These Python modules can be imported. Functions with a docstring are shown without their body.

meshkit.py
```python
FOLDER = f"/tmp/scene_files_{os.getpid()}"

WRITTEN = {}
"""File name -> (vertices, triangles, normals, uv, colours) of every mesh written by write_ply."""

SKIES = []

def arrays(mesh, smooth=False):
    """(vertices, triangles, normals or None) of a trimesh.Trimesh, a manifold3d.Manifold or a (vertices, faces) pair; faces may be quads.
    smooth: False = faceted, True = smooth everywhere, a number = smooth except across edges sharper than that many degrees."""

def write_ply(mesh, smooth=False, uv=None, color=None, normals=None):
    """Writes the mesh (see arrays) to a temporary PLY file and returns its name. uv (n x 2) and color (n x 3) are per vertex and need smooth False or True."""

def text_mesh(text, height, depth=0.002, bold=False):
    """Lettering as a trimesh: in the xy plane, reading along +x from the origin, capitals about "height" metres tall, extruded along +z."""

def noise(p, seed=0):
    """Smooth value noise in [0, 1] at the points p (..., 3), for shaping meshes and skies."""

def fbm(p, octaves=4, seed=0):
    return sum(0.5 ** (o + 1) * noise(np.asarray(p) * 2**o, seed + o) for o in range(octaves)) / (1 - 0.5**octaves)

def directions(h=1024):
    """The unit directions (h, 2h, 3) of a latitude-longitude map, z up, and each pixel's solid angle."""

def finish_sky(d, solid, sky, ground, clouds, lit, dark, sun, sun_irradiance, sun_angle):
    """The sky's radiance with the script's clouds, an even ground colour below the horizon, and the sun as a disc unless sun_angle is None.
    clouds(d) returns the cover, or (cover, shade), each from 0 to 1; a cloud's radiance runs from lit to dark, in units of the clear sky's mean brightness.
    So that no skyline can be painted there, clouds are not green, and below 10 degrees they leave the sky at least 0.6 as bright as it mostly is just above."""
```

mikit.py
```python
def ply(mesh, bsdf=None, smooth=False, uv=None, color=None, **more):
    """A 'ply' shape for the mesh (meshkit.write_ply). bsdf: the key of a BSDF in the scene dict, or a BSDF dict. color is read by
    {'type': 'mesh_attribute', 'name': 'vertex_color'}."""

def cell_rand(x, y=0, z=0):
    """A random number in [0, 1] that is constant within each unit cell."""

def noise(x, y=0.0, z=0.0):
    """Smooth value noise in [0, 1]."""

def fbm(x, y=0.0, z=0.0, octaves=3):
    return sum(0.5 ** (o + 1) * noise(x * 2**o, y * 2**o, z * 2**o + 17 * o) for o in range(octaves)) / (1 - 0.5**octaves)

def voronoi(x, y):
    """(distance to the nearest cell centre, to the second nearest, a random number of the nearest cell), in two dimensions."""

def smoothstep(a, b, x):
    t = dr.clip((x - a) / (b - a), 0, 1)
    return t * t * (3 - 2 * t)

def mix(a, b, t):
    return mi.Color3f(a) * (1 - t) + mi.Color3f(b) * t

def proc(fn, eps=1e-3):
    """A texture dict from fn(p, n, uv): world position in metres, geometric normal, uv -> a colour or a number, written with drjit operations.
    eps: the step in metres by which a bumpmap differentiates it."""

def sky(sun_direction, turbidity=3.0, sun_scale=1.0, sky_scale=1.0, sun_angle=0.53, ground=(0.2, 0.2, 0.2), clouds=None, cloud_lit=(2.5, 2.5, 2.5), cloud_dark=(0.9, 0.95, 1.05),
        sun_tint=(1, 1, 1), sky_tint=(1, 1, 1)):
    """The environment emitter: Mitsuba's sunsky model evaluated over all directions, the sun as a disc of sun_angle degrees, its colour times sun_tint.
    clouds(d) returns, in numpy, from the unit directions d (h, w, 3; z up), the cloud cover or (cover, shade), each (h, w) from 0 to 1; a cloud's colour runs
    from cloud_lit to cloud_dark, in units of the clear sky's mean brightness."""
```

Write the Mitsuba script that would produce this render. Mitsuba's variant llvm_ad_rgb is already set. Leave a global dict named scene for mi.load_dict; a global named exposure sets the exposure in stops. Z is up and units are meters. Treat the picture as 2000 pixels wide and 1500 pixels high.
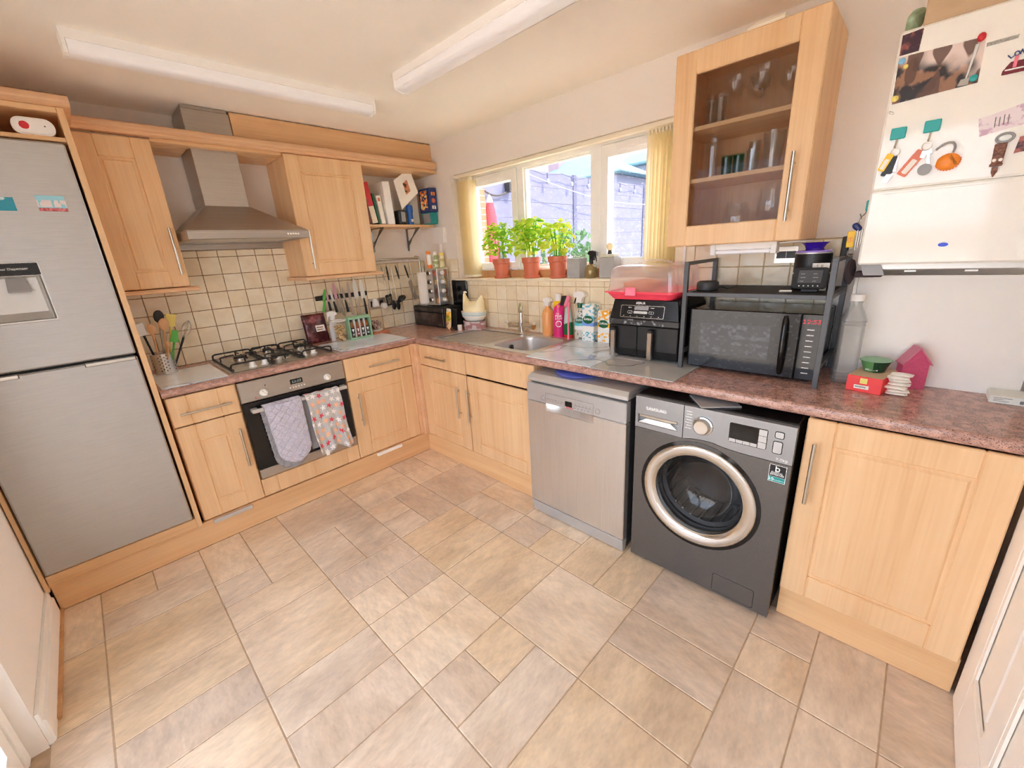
import math, random
import numpy as np
import trimesh
import manifold3d as m3
import shapely.geometry as sg
import drjit as dr
import mitsuba as mi
import mikit, meshkit
from mikit import noise, fbm, voronoi, smoothstep, mix, cell_rand, proc

T = mi.ScalarTransform4f
scene, labels = {}, {}
rng = np.random.default_rng(7)

# ------------------------------------------------------------------ camera, sky, sun, exposure
CAM = np.array([3.21708, -2.21420, 1.46528])
FWD = np.array([-0.67243351, 0.6751673, -0.30328582])
UP = -np.array([0.17142057, -0.25655642, -0.95120649])
scene['camera'] = {'type': 'perspective', 'fov': 2 * math.degrees(math.atan(1000 / 803.9965)), 'fov_axis': 'x', 'near_clip': 0.02, 'far_clip': 500.0,
                   'to_world': T().look_at(origin=CAM.tolist(), target=(CAM + FWD).tolist(), up=UP.tolist())}


def sky_clouds(d):
    h = meshkit.fbm(d * np.array([3.0, 3.0, 6.0]) + 4.0, 4, 3)
    return np.clip(0.72 + 0.9 * (h - 0.5), 0, 1), np.clip(0.35 + 0.8 * (h - 0.5), 0, 1)


scene['sky'] = mikit.sky((0.535, 0.2055, 0.819), turbidity=3.5, sun_scale=0.3, sky_scale=1.0, sun_angle=1.2, ground=(0.30, 0.29, 0.27),
                         clouds=sky_clouds, cloud_lit=(2.36, 2.5, 2.74), cloud_dark=(1.42, 1.5, 1.64), sky_tint=(0.92, 1.0, 1.12), sun_tint=(1.0, 0.95, 0.88))
exposure = 4.4

# ------------------------------------------------------------------ helpers
def lin(c):
    c = np.asarray(c, float) / 255.0
    return [float(x) for x in np.where(c <= 0.04045, c / 12.92, ((c + 0.055) / 1.055) ** 2.4)]


def C(c):
    return mi.Color3f(*lin(c))


def mat(name, rgb=None, rough=0.5, metal=0.0, spec=0.5, tex=None, bump=None, bscale=0.001, **kw):
    b = {'type': 'principled', 'base_color': tex if tex is not None else {'type': 'rgb', 'value': lin(rgb)}, 'roughness': rough, 'metallic': metal, 'specular': spec, **kw}
    if bump is not None:
        b = {'type': 'bumpmap', 'arbitrary': bump, 'scale': bscale, 'bsdf': b}
    scene[name] = {'type': 'twosided', 'bsdf': b}


def key_for(base):
    k, i = base, 0
    while k in used:
        i += 1
        k = f'{base}_{i:03d}'
    used.add(k)
    return k


used = set()


def thing(name, label, cat, group=None, kind=None):
    k = key_for(name)
    labels[k] = {'label': label, 'category': cat}
    if group:
        labels[k]['group'] = group
    if kind:
        labels[k]['kind'] = kind
    return k


def put(k, mesh, m, M=None, smooth=False, **kw):
    if isinstance(mesh, (list, tuple)):
        mesh = trimesh.util.concatenate([x for x in mesh])
    if M is not None:
        mesh = mesh.copy()
        mesh.apply_transform(M)
    scene[k] = mikit.ply(mesh, m, smooth, **kw)
    return k


def part(t, name, mesh, m, M=None, smooth=False, label=None, kind=None, **kw):
    k = key_for(f'{t}__{name}')
    put(k, mesh, m, M, smooth, **kw)
    if label or kind:
        labels[k] = {}
        if label:
            labels[k]['label'] = label
        if kind:
            labels[k]['kind'] = kind
    return k


def single(name, label, cat, mesh, m, M=None, smooth=False, group=None, kind=None, **kw):
    k = thing(name, label, cat, group, kind)
    return put(k, mesh, m, M, smooth, **kw)


_s = np.array([[x, y, z] for x in (-1, 1) for y in (-1, 1) for z in (-1, 1)], float)
_cv = np.vstack([_s * 5 - _s * np.array([0 if a == k else 1 for a in range(3)]) for k in range(3)])
_h = trimesh.Trimesh(_cv, process=False).convex_hull if False else None
from scipy.spatial import ConvexHull
_hull = ConvexHull(_cv)
_cf = _hull.simplices.copy()
_n = np.cross(_cv[_cf[:, 1]] - _cv[_cf[:, 0]], _cv[_cf[:, 2]] - _cv[_cf[:, 0]])
_flip = (_n * _hull.equations[:, :3]).sum(1) < 0
_cf[_flip] = _cf[_flip][:, ::-1]


def bx(x0, x1, y0, y1, z0, z1, c=0.0015):
    """A box with chamfered edges."""
    lo, hi = np.array([min(x0, x1), min(y0, y1), min(z0, z1)], float), np.array([max(x0, x1), max(y0, y1), max(z0, z1)], float)
    c = min(c, 0.45 * (hi - lo).min())
    ctr, half = (lo + hi) / 2, (hi - lo) / 2
    v = np.vstack([ctr + _s * (half - c * np.array([0 if a == k else 1 for a in range(3)])) for k in range(3)])
    return trimesh.Trimesh(v, _cf, process=False)


def lathe(prof, n=24, cap=True):
    """A solid of revolution about z from a list of (radius, height)."""
    prof = list(prof)
    if cap and prof[0][0] > 1e-6:
        prof = [(0, prof[0][1])] + prof
    if cap and prof[-1][0] > 1e-6:
        prof = prof + [(0, prof[-1][1])]
    a = np.arange(n) * 2 * np.pi / n
    V, F, rings = [], [], []
    k = 0
    for r, z in prof:
        if r < 1e-6:
            V.append([[0, 0, z]])
            rings.append((k, 1))
            k += 1
        else:
            V.append(np.stack([r * np.cos(a), r * np.sin(a), np.full(n, z)], 1))
            rings.append((k, n))
            k += n
    for (a0, na), (b0, nb) in zip(rings[:-1], rings[1:]):
        for i in range(n):
            j = (i + 1) % n
            if na == 1 and nb == n:
                F.append([a0, b0 + j, b0 + i])
            elif na == n and nb == 1:
                F.append([a0 + i, a0 + j, b0])
            elif na == n:
                F += [[a0 + i, a0 + j, b0 + j], [a0 + i, b0 + j, b0 + i]]
    m = trimesh.Trimesh(np.vstack(V), np.array(F), process=False)
    if m.volume < 0:
        m.invert()
    return m


def tube(pts, r, n=8, closed=False):
    """A round bar along a polyline."""
    p = np.asarray(pts, float)
    t = np.gradient(p, axis=0)
    if closed:
        t = np.roll(p, -1, 0) - np.roll(p, 1, 0)
    t /= np.linalg.norm(t, axis=1, keepdims=True) + 1e-12
    up = np.array([0, 0, 1.0]) if abs(t[0][2]) < 0.9 else np.array([1.0, 0, 0])
    a = np.cross(t[0], up)
    a /= np.linalg.norm(a)
    A = []
    for ti in t:
        a = a - ti * (a @ ti)
        a /= np.linalg.norm(a) + 1e-12
        A.append(a)
    A = np.array(A)
    B = np.cross(t, A)
    ang = np.arange(n) * 2 * np.pi / n
    r = np.broadcast_to(r, (len(p),))
    v = p[:, None] + r[:, None, None] * (np.cos(ang)[None, :, None] * A[:, None] + np.sin(ang)[None, :, None] * B[:, None])
    F = []
    m = len(p)
    for i in range(m if closed else m - 1):
        i2 = (i + 1) % m
        for j in range(n):
            j2 = (j + 1) % n
            F += [[i * n + j, i * n + j2, i2 * n + j2], [i * n + j, i2 * n + j2, i2 * n + j]]
    V = v.reshape(-1, 3)
    if not closed:
        V = np.vstack([V, p[:1], p[-1:]])
        for j in range(n):
            F += [[len(V) - 2, (j + 1) % n, j], [len(V) - 1, (m - 1) * n + j, (m - 1) * n + (j + 1) % n]]
    mesh = trimesh.Trimesh(V, np.array(F), process=False)
    if mesh.volume < 0:
        mesh.invert()
    return mesh


def bez(*p, n=12):
    p = np.asarray(p, float)
    t = np.linspace(0, 1, n)[:, None]
    if len(p) == 3:
        return (1 - t) ** 2 * p[0] + 2 * t * (1 - t) * p[1] + t * t * p[2]
    return (1 - t) ** 3 * p[0] + 3 * t * (1 - t) ** 2 * p[1] + 3 * t * t * (1 - t) * p[2] + t ** 3 * p[3]


def ext(poly, h, z0=0.0):
    m = trimesh.creation.extrude_polygon(poly, h, engine='earcut')
    m.apply_translation([0, 0, z0])
    return m


def rrect(u0, u1, v0, v1, r):
    return sg.box(u0 + r, v0 + r, u1 - r, v1 - r).buffer(r, quad_segs=5)


def disc(u, v, r, n=8):
    return sg.Point(u, v).buffer(r, quad_segs=n)


def bev(poly, h, b, z0=0.0):
    """An extruded polygon whose top edge is bevelled (the polygon shrinks by b)."""
    low = ext(poly, h - b, z0)
    inner = poly.buffer(-b)
    top = ext(inner, b, z0 + h - b)
    return m3hull([low]) if False else trimesh.util.concatenate([low, top])


def to_m3(mesh):
    mesh = trimesh.Trimesh(mesh.vertices, mesh.faces, process=True)
    return m3.Manifold(m3.Mesh(np.asarray(mesh.vertices, np.float32), np.asarray(mesh.faces, np.uint32)))


def from_m3(m):
    m = m.to_mesh()
    return trimesh.Trimesh(np.array(m.vert_properties[:, :3]), np.array(m.tri_verts), process=False)


def cut(a, *bs):
    A = to_m3(a)
    for b in bs:
        A = A - to_m3(b)
    return from_m3(A)


def hull(*meshes):
    return from_m3(m3.Manifold.hull_points(np.vstack([np.asarray(m.vertices) for m in meshes]).astype(np.float32)))


def sph(c, r, n=10, s=(1, 1, 1)):
    m = trimesh.creation.uv_sphere(1.0, count=[n, 2 * n])
    m.vertices = np.asarray(m.vertices) * r * np.array(s) + np.array(c)
    return m


def mv(mesh, x=0, y=0, z=0):
    mesh = mesh.copy()
    mesh.apply_translation([x, y, z])
    return mesh


def rot(mesh, deg, axis=(0, 0, 1), at=(0, 0, 0)):
    mesh = mesh.copy()
    mesh.apply_transform(trimesh.transformations.rotation_matrix(math.radians(deg), axis, at))
    return mesh


def FW(x=0, y=0, z=0):
    """(u, v, w) -> world for what faces the room from the window wall: u = x, v = z, w = -y."""
    return np.array([[1, 0, 0, x], [0, 0, -1, y], [0, 1, 0, z], [0, 0, 0, 1.0]])


def FH(x=0, y=0, z=0):
    """(u, v, w) -> world for what faces the room from the hob wall: u = y, v = z, w = x."""
    return np.array([[0, 0, 1, x], [1, 0, 0, y], [0, 1, 0, z], [0, 0, 0, 1.0]])


def MX(x=0, y=0, z=0, yaw=0, pitch=0, roll=0):
    R = trimesh.transformations.euler_matrix(math.radians(roll), math.radians(pitch), math.radians(yaw), 'sxyz')
    R[:3, 3] = [x, y, z]
    return R


def grid(nu, nv, fn, thick=None):
    """A sheet from fn(a, b) -> point for a, b in [0, 1]; with uv; thick closes it with a back."""
    A, B = np.meshgrid(np.linspace(0, 1, nu), np.linspace(0, 1, nv), indexing='ij')
    P = np.array(fn(A, B))
    P = np.moveaxis(P, 0, -1)
    i, j = np.meshgrid(np.arange(nu - 1), np.arange(nv - 1), indexing='ij')
    q = np.stack([i * nv + j, (i + 1) * nv + j, (i + 1) * nv + j + 1, i * nv + j + 1], -1).reshape(-1, 4)
    F = np.vstack([q[:, [0, 1, 2]], q[:, [0, 2, 3]]])
    V, UV = P.reshape(-1, 3), np.stack([A, B], -1).reshape(-1, 2)
    if thick is not None:
        m = trimesh.Trimesh(V, F, process=False)
        N = m.vertex_normals
        n = len(V)
        V = np.vstack([V, V - N * thick])
        UV = np.vstack([UV, UV])
        e = np.concatenate([np.arange(nv), np.arange(1, nu) * nv + nv - 1, (nu - 1) * nv + np.arange(nv - 2, -1, -1), np.arange(nu - 2, 0, -1) * nv])
        e2 = np.roll(e, -1)
        S = np.vstack([np.stack([e, e2, e2 + n], 1), np.stack([e, e2 + n, e + n], 1)])
        F = np.vstack([F, F[:, ::-1] + n, S])
    return trimesh.Trimesh(V, F, process=False), UV


def txt(s, h, u=0, v=0, w=0.0, d=0.0008, bold=False, center=True, sx=1.0):
    m = meshkit.text_mesh(s, h, d, bold)
    b = m.bounds
    m.apply_scale([sx, 1, 1])
    m.apply_translation([u - (sx * (b[0][0] + b[1][0]) / 2 if center else sx * b[0][0]), v - (b[0][1] + b[1][1]) / 2, w])
    return m


# ------------------------------------------------------------------ materials
def wood_tex(light, dark, axis):
    def f(p, n, uv):
        if axis == 'z':
            s, t = p.x + p.y, p.z
        elif axis == 'y':
            s, t = p.z + 0.6 * p.x, p.y
        else:
            s, t = p.z + 0.6 * p.y, p.x
        g = fbm(s * 22, t * 1.3, 3.0, 3)
        l = noise(s * 190, t * 5.0)
        a = dr.clip(1.05 * g + 0.32 * (l - 0.5) - 0.05, 0, 1)
        return mix(C(light), C(dark), a)
    return proc(f)


mat('wood', tex=wood_tex((232, 196, 152), (214, 171, 124), 'z'), rough=0.38, spec=0.4)
mat('wood_run_y', tex=wood_tex((229, 190, 144), (210, 165, 117), 'y'), rough=0.38, spec=0.4)
mat('wood_run_x', tex=wood_tex((230, 192, 144), (211, 166, 117), 'x'), rough=0.38, spec=0.4)
mat('cornice_wood', tex=wood_tex((230, 190, 150), (213, 166, 126), 'y'), rough=0.4, spec=0.4)


def granite(p, n, uv):
    a = noise(p.x * 340, p.y * 340, p.z * 340)
    b = noise(p.x * 700 + 9, p.y * 700, p.z * 700)
    g = fbm(p.x * 55, p.y * 55, p.z * 55, 3)
    c = mix(C((196, 156, 140)), C((156, 118, 106)), smoothstep(0.3, 0.7, g))
    c = mix(c, C((226, 178, 160)), smoothstep(0.60, 0.78, b) * 0.75)
    return mix(c, C((66, 48, 46)), smoothstep(0.66, 0.80, a) * 0.8)


mat('granite', tex=proc(granite), rough=0.16, spec=0.5)
mat('wall_paint', tex=proc(lambda p, n, uv: mix(C((236, 231, 224)), C((231, 225, 217)), fbm(p.x * 3, p.y * 3, p.z * 3, 3))), rough=0.8, spec=0.2)
mat('ceiling_paint', tex=proc(lambda p, n, uv: mix(C((240, 236, 226)), C((234, 229, 218)), fbm(p.x * 2, p.y * 2, 0, 3))), rough=0.85, spec=0.2)
mat('white_paint', (238, 236, 230), 0.35)
mat('door_paint', (236, 230, 220), 0.4)
mat('upvc', (240, 240, 236), 0.3)
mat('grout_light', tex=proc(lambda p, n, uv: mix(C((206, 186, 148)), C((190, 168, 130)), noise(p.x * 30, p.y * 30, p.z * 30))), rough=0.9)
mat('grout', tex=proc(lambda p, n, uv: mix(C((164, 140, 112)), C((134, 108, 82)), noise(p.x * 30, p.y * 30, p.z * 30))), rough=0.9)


def tile_tex(a, b):
    def f(p, n, uv):
        return mix(C(a), C(b), smoothstep(0.3, 0.75, fbm(p.x * 16, p.y * 16, p.z * 16, 3)))
    return proc(f)


tile_bump = proc(lambda p, n, uv: fbm(p.x * 24, p.y * 24, p.z * 24, 2))
TILES = []
for i, (a, b) in enumerate([((238, 226, 198), (230, 215, 184)), ((235, 221, 191), (227, 211, 179)), ((240, 229, 203), (232, 218, 189))]):
    mat(f'wall_tile_{i}', tex=tile_tex(a, b), rough=0.16, spec=0.5, bump=tile_bump, bscale=0.0025)
    TILES.append(f'wall_tile_{i}')


def stone(c1, c2, c3, ang):
    ca, sa = math.cos(ang), math.sin(ang)

    def f(p, n, uv):
        s, t = p.x * ca + p.y * sa, -p.x * sa + p.y * ca
        g = fbm(s * 7, t * 3.0, 1.0, 4)
        k = fbm(s * 50, t * 20, 5.0, 3)
        q = fbm(p.x * 4.2, p.y * 4.2, 8.0, 3)
        c = mix(C(c1), C(c2), smoothstep(0.30, 0.75, g))
        c = mix(c, C(c3), smoothstep(0.5, 0.8, q) * 0.6)
        f = fbm(s * 150, t * 70, 2.0, 2)
        return c * (0.80 + 0.28 * k + 0.14 * f)
    return proc(f)


FLOORS = []
for i, (a, b, c, ang) in enumerate([((226, 205, 178), (214, 190, 160), (196, 176, 156), 0.0), ((222, 198, 166), (210, 184, 150), (194, 172, 148), 0.0),
                                    ((220, 202, 180), (206, 184, 160), (188, 170, 152), 0.1), ((228, 208, 182), (216, 192, 162), (198, 178, 158), 1.57), ((216, 196, 174), (202, 180, 156), (184, 166, 150), 1.5)]):
    mat(f'floor_stone_{i}', tex=stone(a, b, c, ang), rough=0.36, spec=0.4, bump=proc(lambda p, n, uv: fbm(p.x * 40, p.y * 40, 0, 3)), bscale=0.0012)
    FLOORS.append(f'floor_stone_{i}')
mat('floor_joint', tex=proc(lambda p, n, uv: mix(C((184, 158, 130)), C((162, 138, 112)), noise(p.x * 60, p.y * 60))), rough=0.7)


def brushed(c1, c2, axis):
    def f(p, n, uv):
        s = p.z if axis == 'h' else p.x + p.y
        t = p.x + p.y if axis == 'h' else p.z
        return mix(C(c1), C(c2), noise(s * 900, t * 6) * 0.6 + 0.4 * fbm(s * 30, t * 3))
    return proc(f)


mat('steel', tex=brushed((205, 200, 194), (188, 183, 177), 'h'), rough=0.32, metal=1.0)
mat('steel_v', tex=brushed((226, 224, 221), (210, 207, 204), 'v'), rough=0.33, metal=0.85)
mat('hood_steel', tex=brushed((196, 190, 182), (180, 174, 166), 'h'), rough=0.38, metal=0.9)
mat('chrome', (228, 226, 222), 0.08, 1.0)
mat('satin_chrome', (206, 200, 190), 0.25, 1.0)
mat('fridge_silver', tex=proc(lambda p, n, uv: mix(C((186, 184, 181)), C((179, 177, 174)), noise((p.z) * 700, p.y * 20))), rough=0.36, metal=0.7)
mat('silver_plastic', (205, 204, 200), 0.35, 0.5)
mat('panel_silver', (196, 198, 200), 0.3, 0.6)
mat('graphite', tex=proc(lambda p, n, uv: mix(C((112, 110, 108)), C((106, 104, 102)), noise(p.x * 300, p.z * 300))), rough=0.33, metal=0.7)
mat('black_gloss', (14, 14, 16), 0.06)
mat('black_smear', tex=proc(lambda p, n, uv: mix(C((17, 18, 20)), C((54, 57, 63)), smoothstep(0.56, 0.85, fbm(p.x * 90, 2.0, p.z * 90, 4)))), rough=0.12)
mat('black_plastic', (22, 22, 23), 0.4)
mat('black_matt', (26, 26, 27), 0.6)
mat('dark_void', (10, 10, 10), 0.8)
mat('rack_black', (74, 76, 80), 0.35, 0.2)
mat('charcoal', (52, 52, 54), 0.5)
mat('white_plastic', (236, 234, 230), 0.35)
mat('white_gloss', (242, 240, 232), 0.07, spec=0.6)
mat('diffuser', (240, 241, 243), 0.3)
mat('grey_plastic', (150, 150, 150), 0.4)
mat('cast_iron', (24, 23, 23), 0.45)
mat('paper', (240, 236, 226), 0.8)
mat('ink_dark', (36, 34, 34), 0.7)
mat('ink_grey', (120, 118, 116), 0.7)
mat('ink_white', (244, 244, 242), 0.6)
mat('red', (206, 44, 52), 0.4)
mat('pink', (232, 84, 136), 0.35)
mat('hot_pink', (226, 40, 120), 0.3)
mat('soft_pink', (238, 128, 150), 0.4)
mat('yellow', (246, 198, 24), 0.4)
mat('lemon', (236, 218, 120), 0.45)
mat('orange', (240, 140, 44), 0.4)
mat('green', (92, 180, 78), 0.4)
mat('dark_green', (24, 92, 60), 0.35)
mat('teal', (44, 168, 166), 0.4)
mat('teal_dark', (26, 140, 140), 0.45)
mat('blue', (34, 92, 170), 0.35)
mat('navy', (40, 56, 110), 0.4)
mat('sky_blue', (130, 190, 224), 0.4)
mat('periwinkle', (96, 116, 222), 0.25)
mat('purple', (52, 24, 150), 0.15)
mat('lilac', (176, 150, 240), 0.4)
mat('cream', (244, 230, 186), 0.4)
mat('oak', tex=wood_tex((206, 160, 112), (176, 126, 82), 'z'), rough=0.5)
mat('beech', tex=wood_tex((224, 182, 136), (200, 152, 108), 'z'), rough=0.55)
mat('terracotta', (206, 112, 82), 0.4)
mat('soil', tex=proc(lambda p, n, uv: mix(C((52, 36, 26)), C((92, 66, 46)), noise(p.x * 200, p.y * 200, p.z * 200))), rough=0.95)
mat('brown', (112, 56, 48), 0.5)
mat('crimson', (112, 24, 36), 0.4)
mat('fabric_dark', (64, 54, 58), 0.9)
scene['glass'] = {'type': 'dielectric', 'int_ior': 1.5, 'ext_ior': 1.0}
scene['pane_glass'] = {'type': 'thindielectric', 'int_ior': 1.5}
scene['smoked_glass'] = {'type': 'thindielectric', 'int_ior': 1.14, 'specular_transmittance': {'type': 'rgb', 'value': [0.74, 0.745, 0.76]}}
scene['thin_clear'] = {'type': 'thindielectric', 'int_ior': 1.35, 'specular_transmittance': {'type': 'rgb', 'value': [0.94, 0.95, 0.95]}}
scene['green_glass'] = {'type': 'thindielectric', 'int_ior': 1.45, 'specular_transmittance': {'type': 'rgb', 'value': [0.18, 0.5, 0.26]}}


def thinleaf(name, rgb, trans, rough=0.5):
    scene[name] = {'type': 'principledthin', 'base_color': {'type': 'rgb', 'value': lin(rgb)}, 'roughness': rough, 'diff_trans': trans, 'spec_trans': 0.0}


thinleaf('blind_fabric', (253, 244, 216), 1.4, 0.8)
thinleaf('leaf_a', (192, 226, 84), 1.2)
thinleaf('leaf_b', (146, 200, 66), 1.1)
thinleaf('leaf_c', (228, 238, 104), 1.3)
thinleaf('frosted', (236, 236, 238), 1.2, 0.3)

# ------------------------------------------------------------------ the setting
H, WT, WB, DX, DY = 2.312, 0.912, 0.872, 0.616, 0.586
YF = -2.66          # inner face of the wall with the glazed door
XR = 3.60


def struct(name, label, cat, mesh, m, **kw):
    return single(name, label, cat, mesh, m, kind='structure', **kw)


struct('floor', 'stone-effect floor of large beige tiles in a mixed pattern', 'floor', bx(-0.1, 3.7, -2.9, 0.1, -0.1, -0.0022, 0), 'floor_joint')
struct('ceiling', 'cream-white painted ceiling', 'ceiling', bx(-0.1, 3.7, -2.8, 0.28, H, H + 0.12, 0), 'ceiling_paint')
struct('wall_left', 'white wall behind the hob with cream tiles below', 'wall', bx(-0.15, 0, -2.78, 0.28, -0.1, H, 0), 'wall_paint')
WX0, WX1, WZ0, WZ1 = 0.478, 2.27, 1.283, 2.052
struct('wall_back', 'white wall around the kitchen window with cream tiles below', 'wall',
       [bx(0, WX0, 0, 0.28, -0.1, H, 0), bx(WX1, 3.7, 0, 0.28, -0.1, H, 0), bx(WX0, WX1, 0, 0.28, -0.1, WZ0, 0), bx(WX0, WX1, 0, 0.28, WZ1, H, 0)], 'wall_paint')
GX0, GX1, GZ = 1.41, 3.56, 2.20
struct('wall_front', 'white wall beside the fridge with a doorway', 'wall',
       [bx(-0.1, GX0, YF - 0.12, YF, -0.1, H, 0), bx(GX1, 3.7, YF - 0.12, YF, -0.1, H, 0), bx(GX0, GX1, YF - 0.12, YF, GZ, H, 0)], 'wall_paint')
struct('wall_right', 'plain wall behind the open white door', 'wall', bx(XR, 3.7, -2.9, 0.28, -0.1, H, 0), 'wall_paint')
struct('baseboard_front', 'white skirting board low on the wall beside the fridge', 'skirting board',
       [bx(0.62, 1.405, YF, YF + 0.012, 0, 0.135, 0.002), bx(0.62, 1.405, YF, YF + 0.019, 0, 0.10, 0.006)], 'white_paint')
struct('trim_1', 'brown quarter-round strip where the left wall meets the floor', 'trim', tube([[0.60, YF + 0.021, 0.006], [1.31, YF + 0.021, 0.006]], 0.009, 10), 'brown_trim' if False else 'oak')

# floor tiles
GXY, PX0, PY0 = 0.395, 0.5995, -0.5335
PLAN = ['Yb F Y Yb X F Xl F', 'X Yb X F F Y X F', 'F Y Xr X Xl F Y F', 'Y Xl F X F Xl F F', 'Xl F X F Y F X F', 'F F F F F X F F']


def floor_tile(x0, x1, y0, y1):
    y0 = max(y0, YF + 0.001)
    x1 = min(x1, XR - 0.002)
    if y1 - y0 < 0.02 or x1 - x0 < 0.02:
        return
    g = 0.0022
    part('floor', 'tile', bx(x0 + g, x1 - g, y0 + g, y1 - g, -0.007, 0, 0.0018), FLOORS[int(rng.integers(0, 5))])


for r, row in enumerate(PLAN):
    for c, s in enumerate(row.split()):
        x0, y1 = PX0 + GXY * c, PY0 - GXY * r
        x1, y0 = x0 + GXY, y1 - GXY
        xm, ym = (x0 + x1) / 2, (y0 + y1) / 2
        if s == 'F':
            L = [(x0, x1, y0, y1)]
        elif s[0] == 'X':
            L = [(x0, xm, ym, y1), (x0, xm, y0, ym)] if s == 'Xl' else [(x0, xm, y0, y1)]
            L += [(xm, x1, ym, y1), (xm, x1, y0, ym)] if s == 'Xr' else [(xm, x1, y0, y1)]
        else:
            L = [(x0, xm, y0, ym), (xm, x1, y0, ym)] if s == 'Yb' else [(x0, x1, y0, ym)]
            L += [(x0, x1, ym, y1)]
        for t in L:
            floor_tile(*t)

# wall tiles
_tp = {}


def wall_tile(holder, a0, a1, z0, z1, side):
    g = 0.0021
    w, h = round(a1 - a0 - 2 * g, 4), round(z1 - z0 - 2 * g, 4)
    m = TILES[int(rng.integers(0, 3))]
    if (w, h, m) not in _tp:
        _tp[(w, h, m)] = mikit.ply(bx(-w / 2, w / 2, -h / 2, h / 2, 0.0, 0.006, 0.0016), m)
    M = (FH if side == 'h' else FW)()
    M[:3, 3] = [0, (a0 + a1) / 2, (z0 + z1) / 2] if side == 'h' else [(a0 + a1) / 2, 0, (z0 + z1) / 2]
    R = trimesh.transformations.euler_matrix(*(rng.normal(0, 0.0045, 2)), 0)
    k = key_for(f'{holder}__tile')
    scene[k] = {**_tp[(w, h, m)], 'to_world': T((M @ R).tolist())}


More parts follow.
